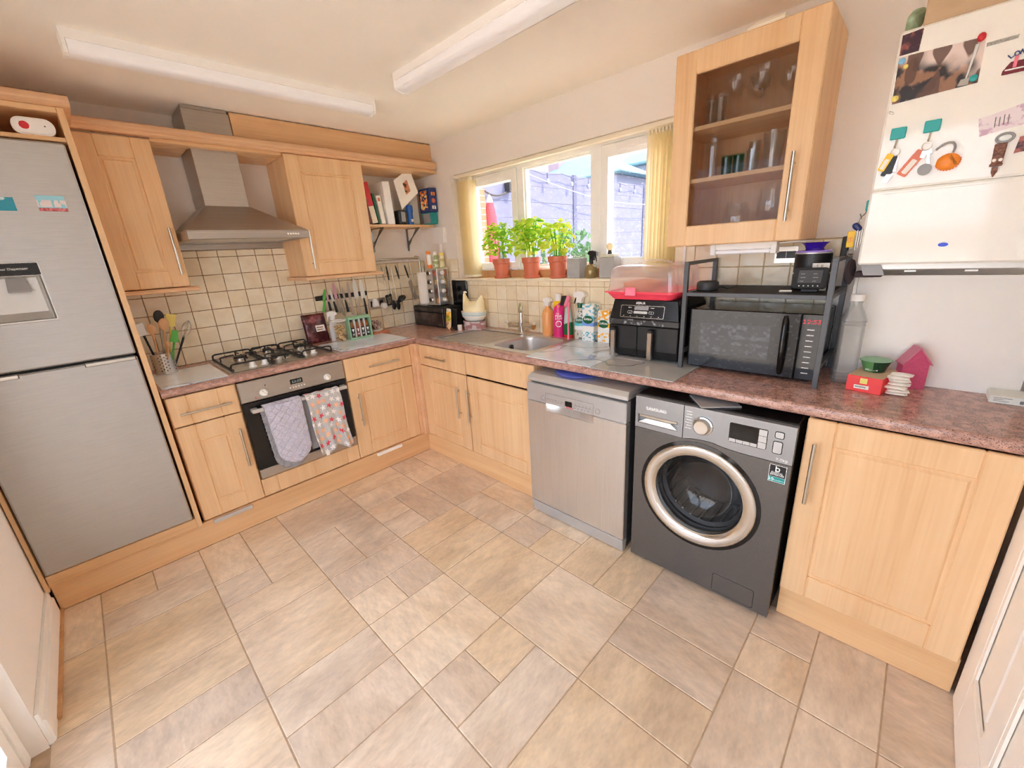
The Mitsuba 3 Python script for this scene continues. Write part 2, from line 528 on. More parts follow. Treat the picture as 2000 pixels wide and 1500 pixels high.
part('wall_left', 'grout', [bx(0, 0.0044, -2.06, -1.10, 0.913, 1.587, 0), bx(0, 0.0044, -1.10, 0, 0.913, 1.441, 0)], 'grout')
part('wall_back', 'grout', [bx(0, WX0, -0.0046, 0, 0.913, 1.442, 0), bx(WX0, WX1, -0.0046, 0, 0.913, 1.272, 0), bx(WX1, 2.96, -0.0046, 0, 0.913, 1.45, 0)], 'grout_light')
ZR = [0.914, 1.020, 1.125, 1.230, 1.335, 1.440, 1.545, 1.586]
for k in range(-9, 11):
    a0, a1 = -1.117 + 0.1055 * k, -1.117 + 0.1055 * (k + 1)
    a0, a1 = max(a0, -2.058), min(a1, -0.006)
    if a1 - a0 < 0.02:
        continue
    for z0, z1 in zip(ZR[:-1], ZR[1:]):
        if z0 > 1.43 and not -1.76 < a0 < -1.10:
            continue
        wall_tile('wall_left', a0, a1, z0, z1, 'h')
ZB = [0.914, 1.030, 1.133, 1.236, 1.272]
for k in range(-8, 21):
    a0, a1 = 0.806 + 0.1045 * k, 0.806 + 0.1045 * (k + 1)
    a0, a1 = max(a0, 0.007), min(a1, 2.96)
    if a1 - a0 < 0.02:
        continue
    rows = [0.914, 1.030, 1.133, 1.236, 1.340, 1.446] if (a1 < WX0 + 0.03 or a0 > WX1 - 0.05) else ZB
    for z0, z1 in zip(rows[:-1], rows[1:]):
        if 2.27 < a0 < 2.37 and z0 > 1.2:
            a0 = max(a0, WX1 + 0.004)
        wall_tile('wall_back', a0, min(a1, WX0 - 0.002) if a1 < WX0 + 0.03 and z0 > 1.2 else a1, z0, z1, 'w')

# the window
struct('window_1', 'white three-pane kitchen window over the sink', 'window',
       cut(bx(WX0 + 0.012, WX1, 0.105, 0.175, WZ0 + 0.012, WZ1, 0.003), bx(0.565, 1.075, 0, 0.3, 1.35, 2.026, 0), bx(1.130, 1.680, 0, 0.3, 1.35, 2.012, 0), bx(1.752, 2.21, 0, 0.3, 1.35, 2.026, 0)), 'upvc')
for n, (a, b, c, d) in enumerate([(0.565, 1.075, 1.35, 2.026), (1.752, 2.21, 1.35, 2.026)]):
    s = part('window_1', 'sash', cut(bx(a + 0.003, b - 0.003, 0.095, 0.165, c + 0.003, d - 0.003, 0.004), bx(a + 0.05, b - 0.05, 0, 0.3, c + 0.05, d - 0.070, 0)), 'upvc')
    k = key_for(f'{s}__pane')
    put(k, bx(a + 0.045, b - 0.045, 0.146, 0.1465, c + 0.045, d - 0.025, 0), 'pane_glass')
    scene[k] = {'type': 'rectangle', 'to_world': T().translate([(a + b) / 2, 0.146, (c + d - 0.02) / 2]).rotate([1, 0, 0], 90).scale([(b - a) / 2 - 0.046, (d - c) / 2 - 0.056, 1]), 'bsdf': {'type': 'ref', 'id': 'pane_glass'}}
    k = key_for(f'{s}__trickle_vent')
    put(k, [ext(rrect((a + b) / 2 - 0.12, (a + b) / 2 + 0.12, d - 0.046, d - 0.022, 0.009), 0.016)], 'white_plastic', FW(0, 0.097, 0))
k = key_for('window_1__pane')
scene[k] = {'type': 'rectangle', 'to_world': T().translate([1.405, 0.146, 1.681]).rotate([1, 0, 0], 90).scale([0.278, 0.334, 1]), 'bsdf': {'type': 'ref', 'id': 'pane_glass'}}
part('window_1', 'bead', [bx(1.130, 1.142, 0.12, 0.15, 1.35, 2.012, 0.002), bx(1.668, 1.680, 0.12, 0.15, 1.35, 2.012, 0.002), bx(1.142, 1.668, 0.12, 0.15, 2.0, 2.012, 0.002), bx(1.142, 1.668, 0.12, 0.15, 1.35, 1.364, 0.002)], 'upvc')
part('window_1', 'sill_board', bx(WX0 - 0.03, WX1, -0.024, 0.105, 1.270, 1.289, 0.005), TILES[2], label='cream window sill')
part('window_1', 'lower_strip', bx(WX0 + 0.012, WX1, 0.078, 0.096, 1.289, 1.342, 0.003), 'oak', label='orange-brown timber strip along the bottom of the window')
part('window_1', 'outer_sill', bx(WX0, WX1, 0.175, 0.34, 1.262, 1.288, 0.004), 'terracotta')

# glazed doors in the front wall (they light the room from behind the camera) and the open panelled door
struct('door_2', 'white glazed patio door in the wall beside the fridge', 'door',
       [bx(GX0, GX0 + 0.04, YF - 0.10, YF - 0.04, 0, GZ, 0.004), bx(GX1 - 0.04, GX1, YF - 0.10, YF - 0.04, 0, GZ, 0.004), bx(GX0 + 0.04, GX1 - 0.04, YF - 0.10, YF - 0.04, GZ - 0.04, GZ, 0.004)], 'white_paint')
for a, b in ((GX0 + 0.043, 2.482), (2.488, GX1 - 0.043)):
    l = part('door_2', 'leaf', cut(bx(a, b, YF - 0.092, YF - 0.048, 0.012, GZ - 0.043, 0.004), bx(a + 0.06, b - 0.06, YF - 0.2, YF, 0.13, GZ - 0.10, 0)), 'white_paint')
    k = key_for(f'{l}__pane')
    scene[k] = {'type': 'rectangle', 'to_world': T().translate([(a + b) / 2, YF - 0.07, (0.03 + GZ) / 2]).rotate([1, 0, 0], 90).scale([(b - a) / 2 - 0.058, (GZ - 0.23) / 2 + 0.002, 1]), 'bsdf': {'type': 'ref', 'id': 'pane_glass'}}

RD = np.array([[0, 0, -1, 3.5235], [-1, 0, 0, 0], [0, 1, 0, 0], [0, 0, 0, 1.0]])      # (u, v, w): u = -y, v = z, w = -x


def panel_field(u0, u1, v0, v1):
    fr = cut(ext(sg.box(u0, v0, u1, v1).difference(sg.box(u0 + 0.018, v0 + 0.018, u1 - 0.018, v1 - 0.018)), 0.006), bx(9, 10, 9, 10, 9, 10))
    return [fr, bx(u0 + 0.045, u1 - 0.045, v0 + 0.045, v1 - 0.045, -0.006, 0.003, 0.005)]


d1 = struct('door_1', 'open white panelled door at the right edge', 'door',
            [bx(0.576, 0.70, 0.006, 1.98, -0.035, 0, 0.004), bx(1.27, 1.36, 0.006, 1.98, -0.035, 0, 0.004), bx(0.70, 1.27, 0.006, 0.21, -0.035, 0, 0.002), bx(0.70, 1.27, 0.86, 1.0, -0.035, 0, 0.002), bx(0.70, 1.27, 1.86, 1.98, -0.035, 0, 0.002), bx(0.94, 1.03, 0.21, 1.86, -0.035, 0, 0.002)], 'door_paint', M=RD)
for u0, u1 in ((0.70, 0.94), (1.03, 1.27)):
    for v0, v1 in ((0.21, 0.86), (1.0, 1.86)):
        part(d1, 'panel', [bx(u0, u1, v0, v1, -0.03, -0.010, 0)] + [mv(x, 0, 0, -0.007) for x in panel_field(u0, u1, v0, v1)], 'door_paint', RD)

# ------------------------------------------------------------------ fitted furniture
def front(parent, M, u0, u1, v0, v1, grooves, m='wood', t=0.018):
    """A drawer or false front: a slab divided by upright grooves."""
    us = [u0] + list(grooves) + [u1]
    return part(parent, 'drawer_front', [bx(a, b, v0, v1, 0, t, 0.0034) for a, b in zip(us[:-1], us[1:])], m, M)


def bar_handle(owner, M, u, v, L, upright, off=0.018, r=0.0062):
    a = np.array([0, 1.0, 0]) if upright else np.array([1.0, 0, 0])
    c = np.array([u, v, off + 0.030])
    b = tube([c - a * L / 2, c + a * L / 2], r, 12)
    posts = [tube([c + a * s * (L / 2 - 0.034) - [0, 0, 0.031], c + a * s * (L / 2 - 0.034)], 0.0048, 10) for s in (-1, 1)]
    k = key_for(f'{owner}__handle')
    put(k, [b] + posts, 'satin_chrome', M, 40)
    return k


def door(parent, M, u0, u1, v0, v1, st, rt=0.095, rb=0.085, handle=None, glass=False, t=0.018):
    a, b, c, d = u0 + st, u1 - st, v0 + rb, v1 - rt
    ms = [bx(u0, a, v0, v1, 0, t, 0.0038), bx(b, u1, v0, v1, 0, t, 0.0038), bx(a, b, v0, c, 0, t, 0.0038), bx(a, b, d, v1, 0, t, 0.0038)]
    k = part(parent, 'door', ms, 'wood', M)
    if glass:
        p = key_for(f'{k}__pane')
        q = M @ np.array([[(b - a) / 2, 0, 0, (a + b) / 2], [0, (d - c) / 2, 0, (c + d) / 2], [0, 0, 1, 0.007], [0, 0, 0, 1]])
        scene[p] = {'type': 'rectangle', 'to_world': T(q.tolist()), 'bsdf': {'type': 'ref', 'id': 'smoked_glass'}}
        labels[p] = {'label': 'smoked glass pane'}
    else:
        put(key_for(f'{k}__panel'), [bx(a - 0.001, b + 0.001, c - 0.001, d + 0.001, 0.001, 0.0095, 0.0005), hull(bx(a + 0.010, b - 0.010, c + 0.010, d - 0.010, 0.004, 0.0095, 0), bx(a + 0.017, b - 0.017, c + 0.017, d - 0.017, 0.009, 0.0145, 0))], 'wood', M)
    if handle:
        bar_handle(k, M, *handle)
    return k


MH = FH(0.588, 0, 0)       # fronts of the hob-wall run: w = 0 at x = 0.588, fronts at 0.606
MW = FW(0, -0.557, 0)      # fronts of the window-wall run at y = -0.575

t = thing('base_cabinet', 'narrow beech base cabinet with one drawer between the fridge and the oven', 'cabinet')
part(t, 'body', [bx(0.02, 0.587, -2.049, -2.033, 0.15, WB - 0.001), bx(0.02, 0.587, -1.757, -1.742, 0.15, WB - 0.001), bx(0.02, 0.587, -2.033, -1.757, 0.15, 0.166), bx(0.02, 0.03, -2.033, -1.757, 0.166, WB - 0.001)], 'wood')
f = front(t, MH, -2.047, -1.744, 0.708, 0.866, (-1.963, -1.830))
bar_handle(f, MH, -1.895, 0.777, 0.228, False)
door(t, MH, -2.047, -1.744, 0.156, 0.702, 0.086, handle=(-1.781, 0.507, 0.228, True))

t = thing('oven_housing', 'beech filler panels framing the built-in oven', 'cabinet')
part(t, 'side_panel', bx(0.02, 0.587, -1.741, -1.738, 0.15, WB - 0.001, 0.0005), 'wood')
part(t, 'side_panel', bx(0.02, 0.587, -1.138, -1.135, 0.15, WB - 0.001, 0.0005), 'wood')
front(t, MH, -1.741, -1.135, 0.156, 0.266, (-1.655, -1.221))

t = thing('base_cabinet', 'beech base cabinet with one drawer between the oven and the corner', 'cabinet')
part(t, 'body', [bx(0.02, 0.587, -1.133, -1.118, 0.15, WB - 0.001), bx(0.02, 0.587, -0.64, -0.625, 0.15, WB - 0.001), bx(0.02, 0.587, -1.118, -0.64, 0.15, 0.166)], 'wood')
f = front(t, MH, -1.131, -0.632, 0.716, 0.866, (-1.046, -0.714))
bar_handle(f, MH, -0.860, 0.786, 0.228, False)
door(t, MH, -1.131, -0.632, 0.156, 0.710, 0.098, handle=(-1.077, 0.510, 0.228, True))

t = thing('corner_post', 'beech corner post where the two base runs meet', 'corner post')
part(t, 'post', [bx(0.590, 0.602, -0.629, -0.605, 0.15, WB - 0.001), bx(0.606, 0.632, -0.600, -0.560, 0.15, WB - 0.001), bx(0.590, 0.606, -0.605, -0.58, 0.15, WB - 0.001, 0.0005)], 'cornice_wood')

t = thing('sink_cabinet', 'beech double cabinet under the sink with one drawer', 'cabinet')
part(t, 'body', [bx(0.634, 0.65, -0.556, -0.02, 0.15, WB - 0.001), bx(1.745, 1.761, -0.556, -0.02, 0.15, WB - 0.001), bx(0.65, 1.745, -0.556, -0.02, 0.15, 0.166), bx(0.65, 1.745, -0.03, -0.02, 0.166, WB - 0.001)], 'wood')
f = front(t, MW, 0.636, 1.158, 0.714, 0.866, (0.742, 1.060))
bar_handle(f, MW, 0.866, 0.788, 0.228, False)
front(t, MW, 1.164, 1.760, 0.719, 0.866, (1.665,))
door(t, MW, 0.636, 1.154, 0.156, 0.708, 0.104, handle=(1.076, 0.508, 0.228, True))
door(t, MW, 1.164, 1.760, 0.156, 0.706, 0.088, handle=(1.186, 0.505, 0.228, True))

t = thing('base_cabinet', 'tall-doored beech base cabinet right of the washing machine', 'cabinet')
part(t, 'body', [bx(3.020, 3.036, -0.556, -0.02, 0.15, WB - 0.001), bx(3.494, 3.51, -0.556, -0.02, 0.15, WB - 0.001), bx(3.036, 3.494, -0.556, -0.02, 0.15, 0.166)], 'wood')
door(t, FW(0, -0.570, 0), 3.020, 3.510, 0.148, 0.868, 0.080, rt=0.088, rb=0.095, handle=(3.053, 0.674, 0.232, True))

# plinths
single('plinth', 'beech plinth along the floor below the oven and fridge', 'plinth', bx(0.582, 0.604, -2.640, -0.545, 0.002, 0.148), 'wood_run_y')
single('plinth', 'beech plinth along the floor below the sink cabinet', 'plinth', bx(0.606, 1.766, -0.566, -0.548, 0.002, 0.150), 'wood_run_x')
single('plinth', 'beech plinth along the floor below the right-hand cabinet', 'plinth', bx(3.020, 3.518, -0.560, -0.542, 0.002, 0.145), 'wood_run_x')
for n, (a, b) in enumerate(((-2.012, -1.817), (-1.013, -0.812))):
    single('plinth_clip', ['dull grey metal strip on the plinth below the narrow cabinet', 'bright white metal strip on the plinth right of the oven'][n], 'strip', bx(0.6045, 0.622, a, b, 0.124, 0.146, 0.003), 'silver_plastic' if n == 0 else 'white_gloss')

# worktops: two legs mitred at the corner, nosed front edges
def loft(polys):
    n = len(polys[0][1])
    V = np.vstack([np.column_stack([p, np.full(n, z)]) for z, p in polys])
    F = []
    for k in range(len(polys) - 1):
        for i in range(n):
            j = (i + 1) % n
            F += [[k * n + i, k * n + j, (k + 1) * n + j], [k * n + i, (k + 1) * n + j, (k + 1) * n + i]]
    b = (len(polys) - 1) * n
    for i in range(1, n - 1):
        F += [[0, i + 1, i], [b, b + i, b + i + 1]]
    m = trimesh.Trimesh(V, np.array(F), process=False)
    if m.volume < 0:
        m.invert()
    return m


NOSE = [(WB, 0.010), (WB + 0.004, 0.004), (WB + 0.010, 0.001), (WB + 0.016, 0), (WT - 0.016, 0), (WT - 0.009, 0.0015), (WT - 0.004, 0.005), (WT - 0.001, 0.010), (WT, 0.016)]
single('worktop', 'speckled pink granite-effect worktop holding the hob', 'worktop',
       loft([(z, np.array([[0.007, -2.056], [DX - i, -2.056], [DX - i, -DY + i - 0.001], [0.007, -0.0095]])) for z, i in NOSE]), 'granite', smooth=50)
wtop = loft([(z, np.array([[0.007, -0.007], [DX - i, -DY + i], [3.522, -DY + i], [3.522, -0.007]])) for z, i in NOSE])
single('worktop', 'speckled pink granite-effect worktop with the sink, below the window', 'worktop', cut(wtop, bx(0.76, 1.69, -0.515, -0.075, 0.8, 1.0, 0)), 'granite', smooth=50)

# wall cabinets on the hob wall
MU = FH(0.312, 0, 0)       # door fronts at x = 0.33
def pelmet(t, y0, y1, z):
    prof = sg.Polygon([(0, 0), (0.0, 0.022), (0.35, 0.022), (0.360, 0.017), (0.364, 0.010), (0.360, 0.003), (0.350, 0)])
    part(t, 'light_pelmet', trimesh.Trimesh(**{}) if False else ext(prof, y1 - y0), 'cornice_wood', np.array([[1, 0, 0, 0.0], [0, 0, 1, y0], [0, 1, 0, z], [0, 0, 0, 1.0]]), 40)


t = thing('wall_cabinet', 'narrow beech wall cabinet between the fridge housing and the cooker hood', 'cabinet')
part(t, 'body', bx(0.002, 0.311, -2.058, -1.768, 1.391, 2.108), 'wood')
door(t, MU, -2.058, -1.768, 1.392, 2.106, 0.078, handle=(-1.797, 1.572, 0.235, True))
pelmet(t, -2.06, -1.735, 1.366)
t = thing('wall_cabinet', 'wider beech wall cabinet right of the cooker hood', 'cabinet')
part(t, 'body', bx(0.002, 0.311, -1.142, -0.650, 1.391, 2.110), 'wood')
door(t, MU, -1.146, -0.646, 1.392, 2.113, 0.086, handle=(-1.093, 1.556, 0.235, True))
pelmet(t, -1.165, -0.612, 1.367)

t = thing('cornice', 'rounded beech cornice running along the top of the hob-wall cabinets', 'cornice')
part(t, 'moulding', [ext(sg.Polygon([(0.30, 0), (0.345, 0), (0.352, 0.006), (0.352, 0.012), (0.362, 0.016), (0.368, 0.026), (0.366, 0.038), (0.358, 0.046), (0.345, 0.05), (0.30, 0.05)]), 2.02)], 'cornice_wood', np.array([[1, 0, 0, 0.0], [0, 0, 1, -2.06], [0, 1, 0, 2.116], [0, 0, 0, 1.0]]), 40)
part(t, 'bridging_board', bx(0.225, 0.315, -1.766, -1.148, 2.100, 2.116), 'wood_run_y')
part(t, 'bridging_board', [bx(0.002, 0.318, -0.644, -0.003, 2.094, 2.115), ], 'wood_run_y')
part(t, 'bridging_board', [bx(0.002, 0.225, -1.766, -1.60, 2.098, 2.112), bx(0.002, 0.225, -1.36, -1.148, 2.098, 2.112)], 'wood_run_y')
single('soffit_panel', 'plain beech panel closing the gap between cornice and ceiling', 'panel', bx(0.246, 0.264, -1.366, -0.002, 2.167, 2.304), 'wood_run_y')

# tall fridge housing
t = thing('fridge_housing', 'tall beech housing around the fridge freezer with an open top compartment', 'cabinet')
part(t, 'side_panel', bx(0.002, 0.636, -2.084, -2.062, 0.1505, 2.116), 'wood')
part(t, 'side_panel', bx(0.002, 0.636, -2.655, -2.6405, 0.13, 2.116), 'wood')
part(t, 'shelf', bx(0.05, 0.634, -2.637, -2.084, 1.992, 2.008), 'wood_run_y')
part(t, 'shelf', bx(0.02, 0.634, -2.637, -2.084, 0.151, 0.205), 'wood_run_y')
part(t, 'top', bx(0.002, 0.634, -2.637, -2.084, 2.096, 2.116), 'wood_run_y')
part(t, 'back', bx(0.010, 0.018, -2.637, -2.084, 2.008, 2.096), 'wood')
part(t, 'cornice_moulding', ext(sg.Polygon([(0.0, 0), (0.640, 0), (0.650, 0.006), (0.660, 0.012), (0.664, 0.024), (0.660, 0.036), (0.648, 0.042), (0.0, 0.042)]), 0.615), 'cornice_wood', np.array([[1, 0, 0, 0.0], [0, 0, 1, -2.655], [0, 1, 0, 2.117], [0, 0, 0, 1.0]]), 40)

# glazed wall cabinet
MG = FW(0, -0.302, 0)
t = thing('glazed_cabinet', 'beech wall cabinet with a glass door full of glasses, right of the window', 'cabinet')
GA, GB, GZ0, GZ1 = 2.364, 2.868, 1.450, 2.170
part(t, 'side_panel', bx(GA, GA + 0.018, -0.301, -0.002, GZ0, GZ1), 'wood')
part(t, 'side_panel', bx(GB - 0.018, GB, -0.301, -0.002, GZ0, GZ1), 'wood')
part(t, 'top', bx(GA + 0.018, GB - 0.018, -0.301, -0.002, GZ1 - 0.018, GZ1), 'wood_run_x')
part(t, 'bottom', bx(GA + 0.018, GB - 0.018, -0.301, -0.002, GZ0, GZ0 + 0.018), 'wood_run_x')
part(t, 'back', bx(GA + 0.018, GB - 0.018, -0.014, -0.004, GZ0 + 0.018, GZ1 - 0.018, 0), 'wood')
for z in (1.716, 1.910):
    part(t, 'shelf', bx(GA + 0.019, GB - 0.019, -0.297, -0.015, z - 0.016, z, 0.001), 'wood_run_x')
door(t, MG, GA, GB, GZ0, GZ1, 0.082, rt=0.082, rb=0.081, handle=(2.819, 1.634, 0.228, True), glass=True)

# ------------------------------------------------------------------ fridge freezer
t = thing('fridge_freezer', 'tall silver fridge freezer with a water dispenser built into the beech housing', 'fridge')
part(t, 'body', bx(0.035, 0.600, -2.628, -2.100, 0.206, 1.982, 0.004), 'charcoal')
MF = FH(0.602, 0, 0)
up = cut(bx(-2.632, -2.094, 1.120, 1.984, 0.002, 0.050, 0.006), bx(-2.470, -2.296, 1.312, 1.490, 0.004, 0.2, 0))
part(t, 'upper_door', up, 'fridge_silver', MF)
low = cut(bx(-2.632, -2.094, 0.214, 1.108, 0.002, 0.050, 0.006), bx(-2.27, -2.10, 1.092, 1.2, 0.022, 0.2, 0), bx(-2.60, -2.462, 1.092, 1.2, 0.022, 0.2, 0))
k = part(t, 'lower_door', low, 'fridge_silver', MF)
for a, b in ((-2.268, -2.102), (-2.598, -2.464)):
    h = hull(bx(a, b, 1.091, 1.093, 0.024, 0.046, 0), bx(a, b, 1.090, 1.106, 0.024, 0.026, 0))
    kk = key_for(f'{k}__grip')
    put(kk, [h, bx(a, b, 1.094, 1.108, 0.0475, 0.0505, 0.001)], 'satin_chrome', MF)
    labels[kk] = {'label': 'recessed chrome grip'}
k = part(t, 'dispenser', [cut(bx(-2.468, -2.298, 1.314, 1.490, 0.006, 0.047, 0.004), hull(bx(-2.463, -2.303, 1.316, 1.487, 0.0465, 0.06, 0), bx(-2.455, -2.312, 1.345, 1.480, 0.012, 0.02, 0)))], 'silver_plastic', MF, label='recessed silver water dispenser')
put(key_for(f'{k}__rim'), cut(bx(-2.474, -2.290, 1.306, 1.540, 0.048, 0.0525, 0.002), bx(-2.468, -2.296, 1.314, 1.488, 0, 0.2, 0)), 'silver_plastic', MF)
put(key_for(f'{k}__header'), ext(rrect(-2.470, -2.293, 1.490, 1.536, 0.004), 0.002, 0.0525), 'black_gloss', MF)
put(key_for(f'{k}__lettering'), txt('Water Dispenser', 0.0085, -2.368, 1.514, 0.0545, 0.0004), 'ink_white', MF)
put(key_for(f'{k}__paddle'), [hull(ext(rrect(-2.400, -2.336, 1.425, 1.432, 0.003), 0.006, 0.034), ext(rrect(-2.394, -2.342, 1.478, 1.486, 0.003), 0.006, 0.020))], 'grey_plastic', MF)
MK = FH(0.652, 0, 0)
t = single('fridge_magnet', 'small rectangular picture magnet of red and white roofs under a blue sky', 'magnet', bx(-2.231, -2.150, 1.729, 1.787, 0.0002, 0.003, 0.0006), 'magnet_town', MK)
mat('magnet_town', tex=proc(lambda p, n, uv: dr.select(p.z > 1.770, C((150, 206, 220)), dr.select((p.z > 1.744) & (noise((p.y + 3) * 160, p.z * 60) > 0.42), C((222, 214, 214)), dr.select(p.z < 1.741, mix(C((176, 40, 60)), C((214, 150, 150)), noise(p.y * 220, p.z * 160)), C((140, 200, 214)))))), rough=0.3)
t = single('fridge_magnet', 'teal blue picture magnet at the left edge of the fridge door', 'magnet', bx(-2.372, -2.290, 1.728, 1.776, 0.0002, 0.003, 0.0006), 'magnet_sea', MK)
mat('magnet_sea', tex=proc(lambda p, n, uv: mix(C((36, 150, 172)), C((198, 226, 224)), smoothstep(0.55, 0.75, fbm(p.y * 60, p.z * 70, 1.0, 3)))), rough=0.3)
t = thing('alarm', 'white oval carbon monoxide alarm with a red button on top of the fridge', 'alarm')
MA = FH(0.60, 0, 0)
part(t, 'case', [bev(rrect(-2.222, -2.104, 2.0085, 2.070, 0.028), 0.03, 0.006)], 'white_plastic', MA)
part(t, 'button', bev(disc(-2.188, 2.040, 0.0135), 0.004, 0.001, 0.030), 'red', MA, label='round red test button')
part(t, 'sounder', ext(disc(-2.132, 2.042, 0.0022), 0.001, 0.030), 'ink_dark', MA)

# ------------------------------------------------------------------ cooker hood
t = thing('cooker_hood', 'stainless steel chimney cooker hood above the hob', 'cooker hood')
part(t, 'chimney', [bx(0.012, 0.268, -1.592, -1.372, 1.800, 2.290, 0.002), bx(0.012, 0.262, -1.587, -1.377, 2.290, 2.309, 0.002)], 'hood_steel')
part(t, 'canopy', hull(bx(0.012, 0.500, -1.750, -1.152, 1.664, 1.668, 0), bx(0.012, 0.272, -1.594, -1.370, 1.806, 1.812, 0)), 'hood_steel')
part(t, 'rim', cut(bx(0.012, 0.503, -1.752, -1.150, 1.622, 1.666, 0.003), bx(0.04, 0.475, -1.722, -1.180, 1.5, 1.64, 0)), 'hood_steel')
part(t, 'filter', [bx(0.05, 0.465, -1.715 + 0.268 * q, -1.455 + 0.268 * q, 1.628, 1.638, 0.002) for q in range(2)], 'silver_plastic')
for q in range(5):
    part(t, 'button', lathe([(0.0055, 0), (0.0055, 0.003), (0.004, 0.004)], 12), 'white_gloss', FH(0.503, -1.268 + 0.0145 * q, 1.646))

part(t, 'back_plate', bx(0.002, 0.011, -1.752, -1.150, 1.589, 1.6215, 0.001), 'hood_steel')

# ------------------------------------------------------------------ hob
t = thing('gas_hob', 'four-burner stainless gas hob with black pan supports set in the worktop', 'hob')
part(t, 'plate', hull(bx(0.062, 0.566, -1.742, -1.140, WT + 0.0003, WT + 0.004, 0), bx(0.070, 0.558, -1.734, -1.148, WT + 0.004, WT + 0.008, 0)), 'steel')
BUR = [(0.215, -1.605, 0.040), (0.120, -1.425, 0.030), (0.385, -1.430, 0.052), (0.205, -1.245, 0.040)]
for x, y, r in BUR:
    k = part(t, 'burner', [lathe([(r + 0.02, 0), (r + 0.018, 0.003), (r, 0.005), (r, 0.016), (r - 0.006, 0.018)], 28)], 'satin_chrome', MX(x, y, WT + 0.0082), 40)
    put(key_for(f'{k}__cap'), lathe([(r - 0.004, 0.0185), (r - 0.003, 0.024), (r - 0.010, 0.027)], 28), 'cast_iron', MX(x, y, WT + 0.0082), 40)


def grate(y0, y1, bs):
    z0, z1 = WT + 0.0085, WT + 0.046
    ms = []
    for x in (0.085, 0.525):
        ms.append(tube(np.vstack([[[x, y0, z0 + 0.006]], bez([x, y0, z1 - 0.015], [x, y0, z1], [x, y0 + 0.02, z1], n=5), bez([x, y1 - 0.02, z1], [x, y1, z1], [x, y1, z1 - 0.015], n=5), [[x, y1, z0 + 0.006]]]), 0.0046, 6))
    for y in (y0 + 0.006, y1 - 0.006):
        ms.append(tube([[0.085, y, z0 + 0.006], [0.525, y, z0 + 0.006]], 0.0046, 6))
    for bxx, by, r in bs:
        for a in (0, 90, 180, 270):
            ca, sa = math.cos(math.radians(a)), math.sin(math.radians(a))
            L = 0.105
            e = np.array([bxx + ca * L, by + sa * L])
            e = np.clip(e, [0.085, y0], [0.525, y1])
            s = np.array([bxx + ca * 0.030, by + sa * 0.030])
            ms.append(tube([[s[0], s[1], z1], [(s[0] + e[0]) / 2, (s[1] + e[1]) / 2, z1], [e[0], e[1], z1 - 0.004], [e[0], e[1], z0 + 0.006]], 0.0046, 6))
    part(t, 'pan_support', ms, 'cast_iron', None, 50)
    for x in (0.085, 0.525):
        for y in (y0 + 0.006, y1 - 0.006):
            part(t, 'foot', lathe([(0.007, 0), (0.007, 0.008), (0.004, 0.010)], 8), 'cast_iron', MX(x, y, WT + 0.0082))


grate(-1.725, -1.515, [BUR[0]])
grate(-1.510, -1.345, [BUR[1], BUR[2]])
grate(-1.340, -1.160, [BUR[3]])
for x, y in ((0.500, -1.612), (0.490, -1.545), (0.485, -1.318), (0.462, -1.250)):
    part(t, 'knob', lathe([(0.021, 0), (0.021, 0.004), (0.016, 0.006), (0.012, 0.030), (0.010, 0.033)], 20), 'white_gloss', MX(x, y, WT + 0.0085), 40)

# ------------------------------------------------------------------ oven
MO = FH(0.590, 0, 0)
t = thing('oven', 'built-in stainless and black glass oven under the hob', 'oven')
part(t, 'body', bx(0.06, 0.588, -1.735, -1.145, 0.272, 0.864, 0.003), 'charcoal')
k = part(t, 'fascia', hull(bx(-1.737, -1.142, 0.748, 0.866, 0.0, 0.026, 0), bx(-1.733, -1.146, 0.752, 0.862, 0.026, 0.030, 0)), 'hood_steel', MO)
for u in (-1.621, -1.256):
    kk = part(t, 'knob', [lathe([(0.020, 0), (0.020, 0.012), (0.017, 0.016), (0.015, 0.020)], 24), bx(-0.004, 0.004, -0.016, 0.016, 0.018, 0.032, 0.003)], 'white_gloss', MO @ MX(u, 0.786, 0.0305, 35 if u < -1.5 else 20), 40)
part(t, 'clock_display', ext(rrect(-1.472, -1.402, 0.793, 0.822, 0.002), 0.0015, 0.0302), 'black_gloss', MO)
part(t, 'clock_digits', txt('12:33', 0.014, -1.436, 0.8075, 0.0318, 0.0004), 'digit_green', MO)
mat('digit_green', (196, 220, 214), 0.5)
for q in range(6):
    part(t, 'button', lathe([(0.0042, 0), (0.0042, 0.003)], 10), 'white_gloss', MO @ MX(-1.478 + 0.0163 * q, 0.7745, 0.0302))
part(t, 'indicator', [ext(disc(-1.664, 0.766, 0.0035), 0.001, 0.0302)], 'red', MO, label='red indicator light')
part(t, 'symbol', [ext(disc(-1.604, 0.826, 0.003), 0.0008, 0.0302)], 'ink_dark', MO)
part(t, 'symbol', [bx(-0.001, 0.001, 0.027, 0.032, 0, 0.0006, 0) if a == 0 else rot(bx(-0.001, 0.001, 0.027, 0.032, 0, 0.0006, 0), a) for a in range(-120, 121, 30)], 'ink_grey', MO @ MX(-1.621, 0.786, 0.0302))
part(t, 'door', bx(-1.737, -1.142, 0.336, 0.744, 0.0, 0.028, 0.003), 'black_gloss', MO, label='black glass door')
part(t, 'bottom_trim', bx(-1.737, -1.142, 0.275, 0.333, 0.0, 0.028, 0.003), 'hood_steel', MO)
part(t, 'handle', [bx(-1.706, -1.158, 0.690, 0.712, 0.060, 0.074, 0.003), bx(-1.706, -1.672, 0.690, 0.712, 0.028, 0.066, 0.003), bx(-1.192, -1.158, 0.690, 0.712, 0.028, 0.066, 0.003)], 'silver_plastic', MO)

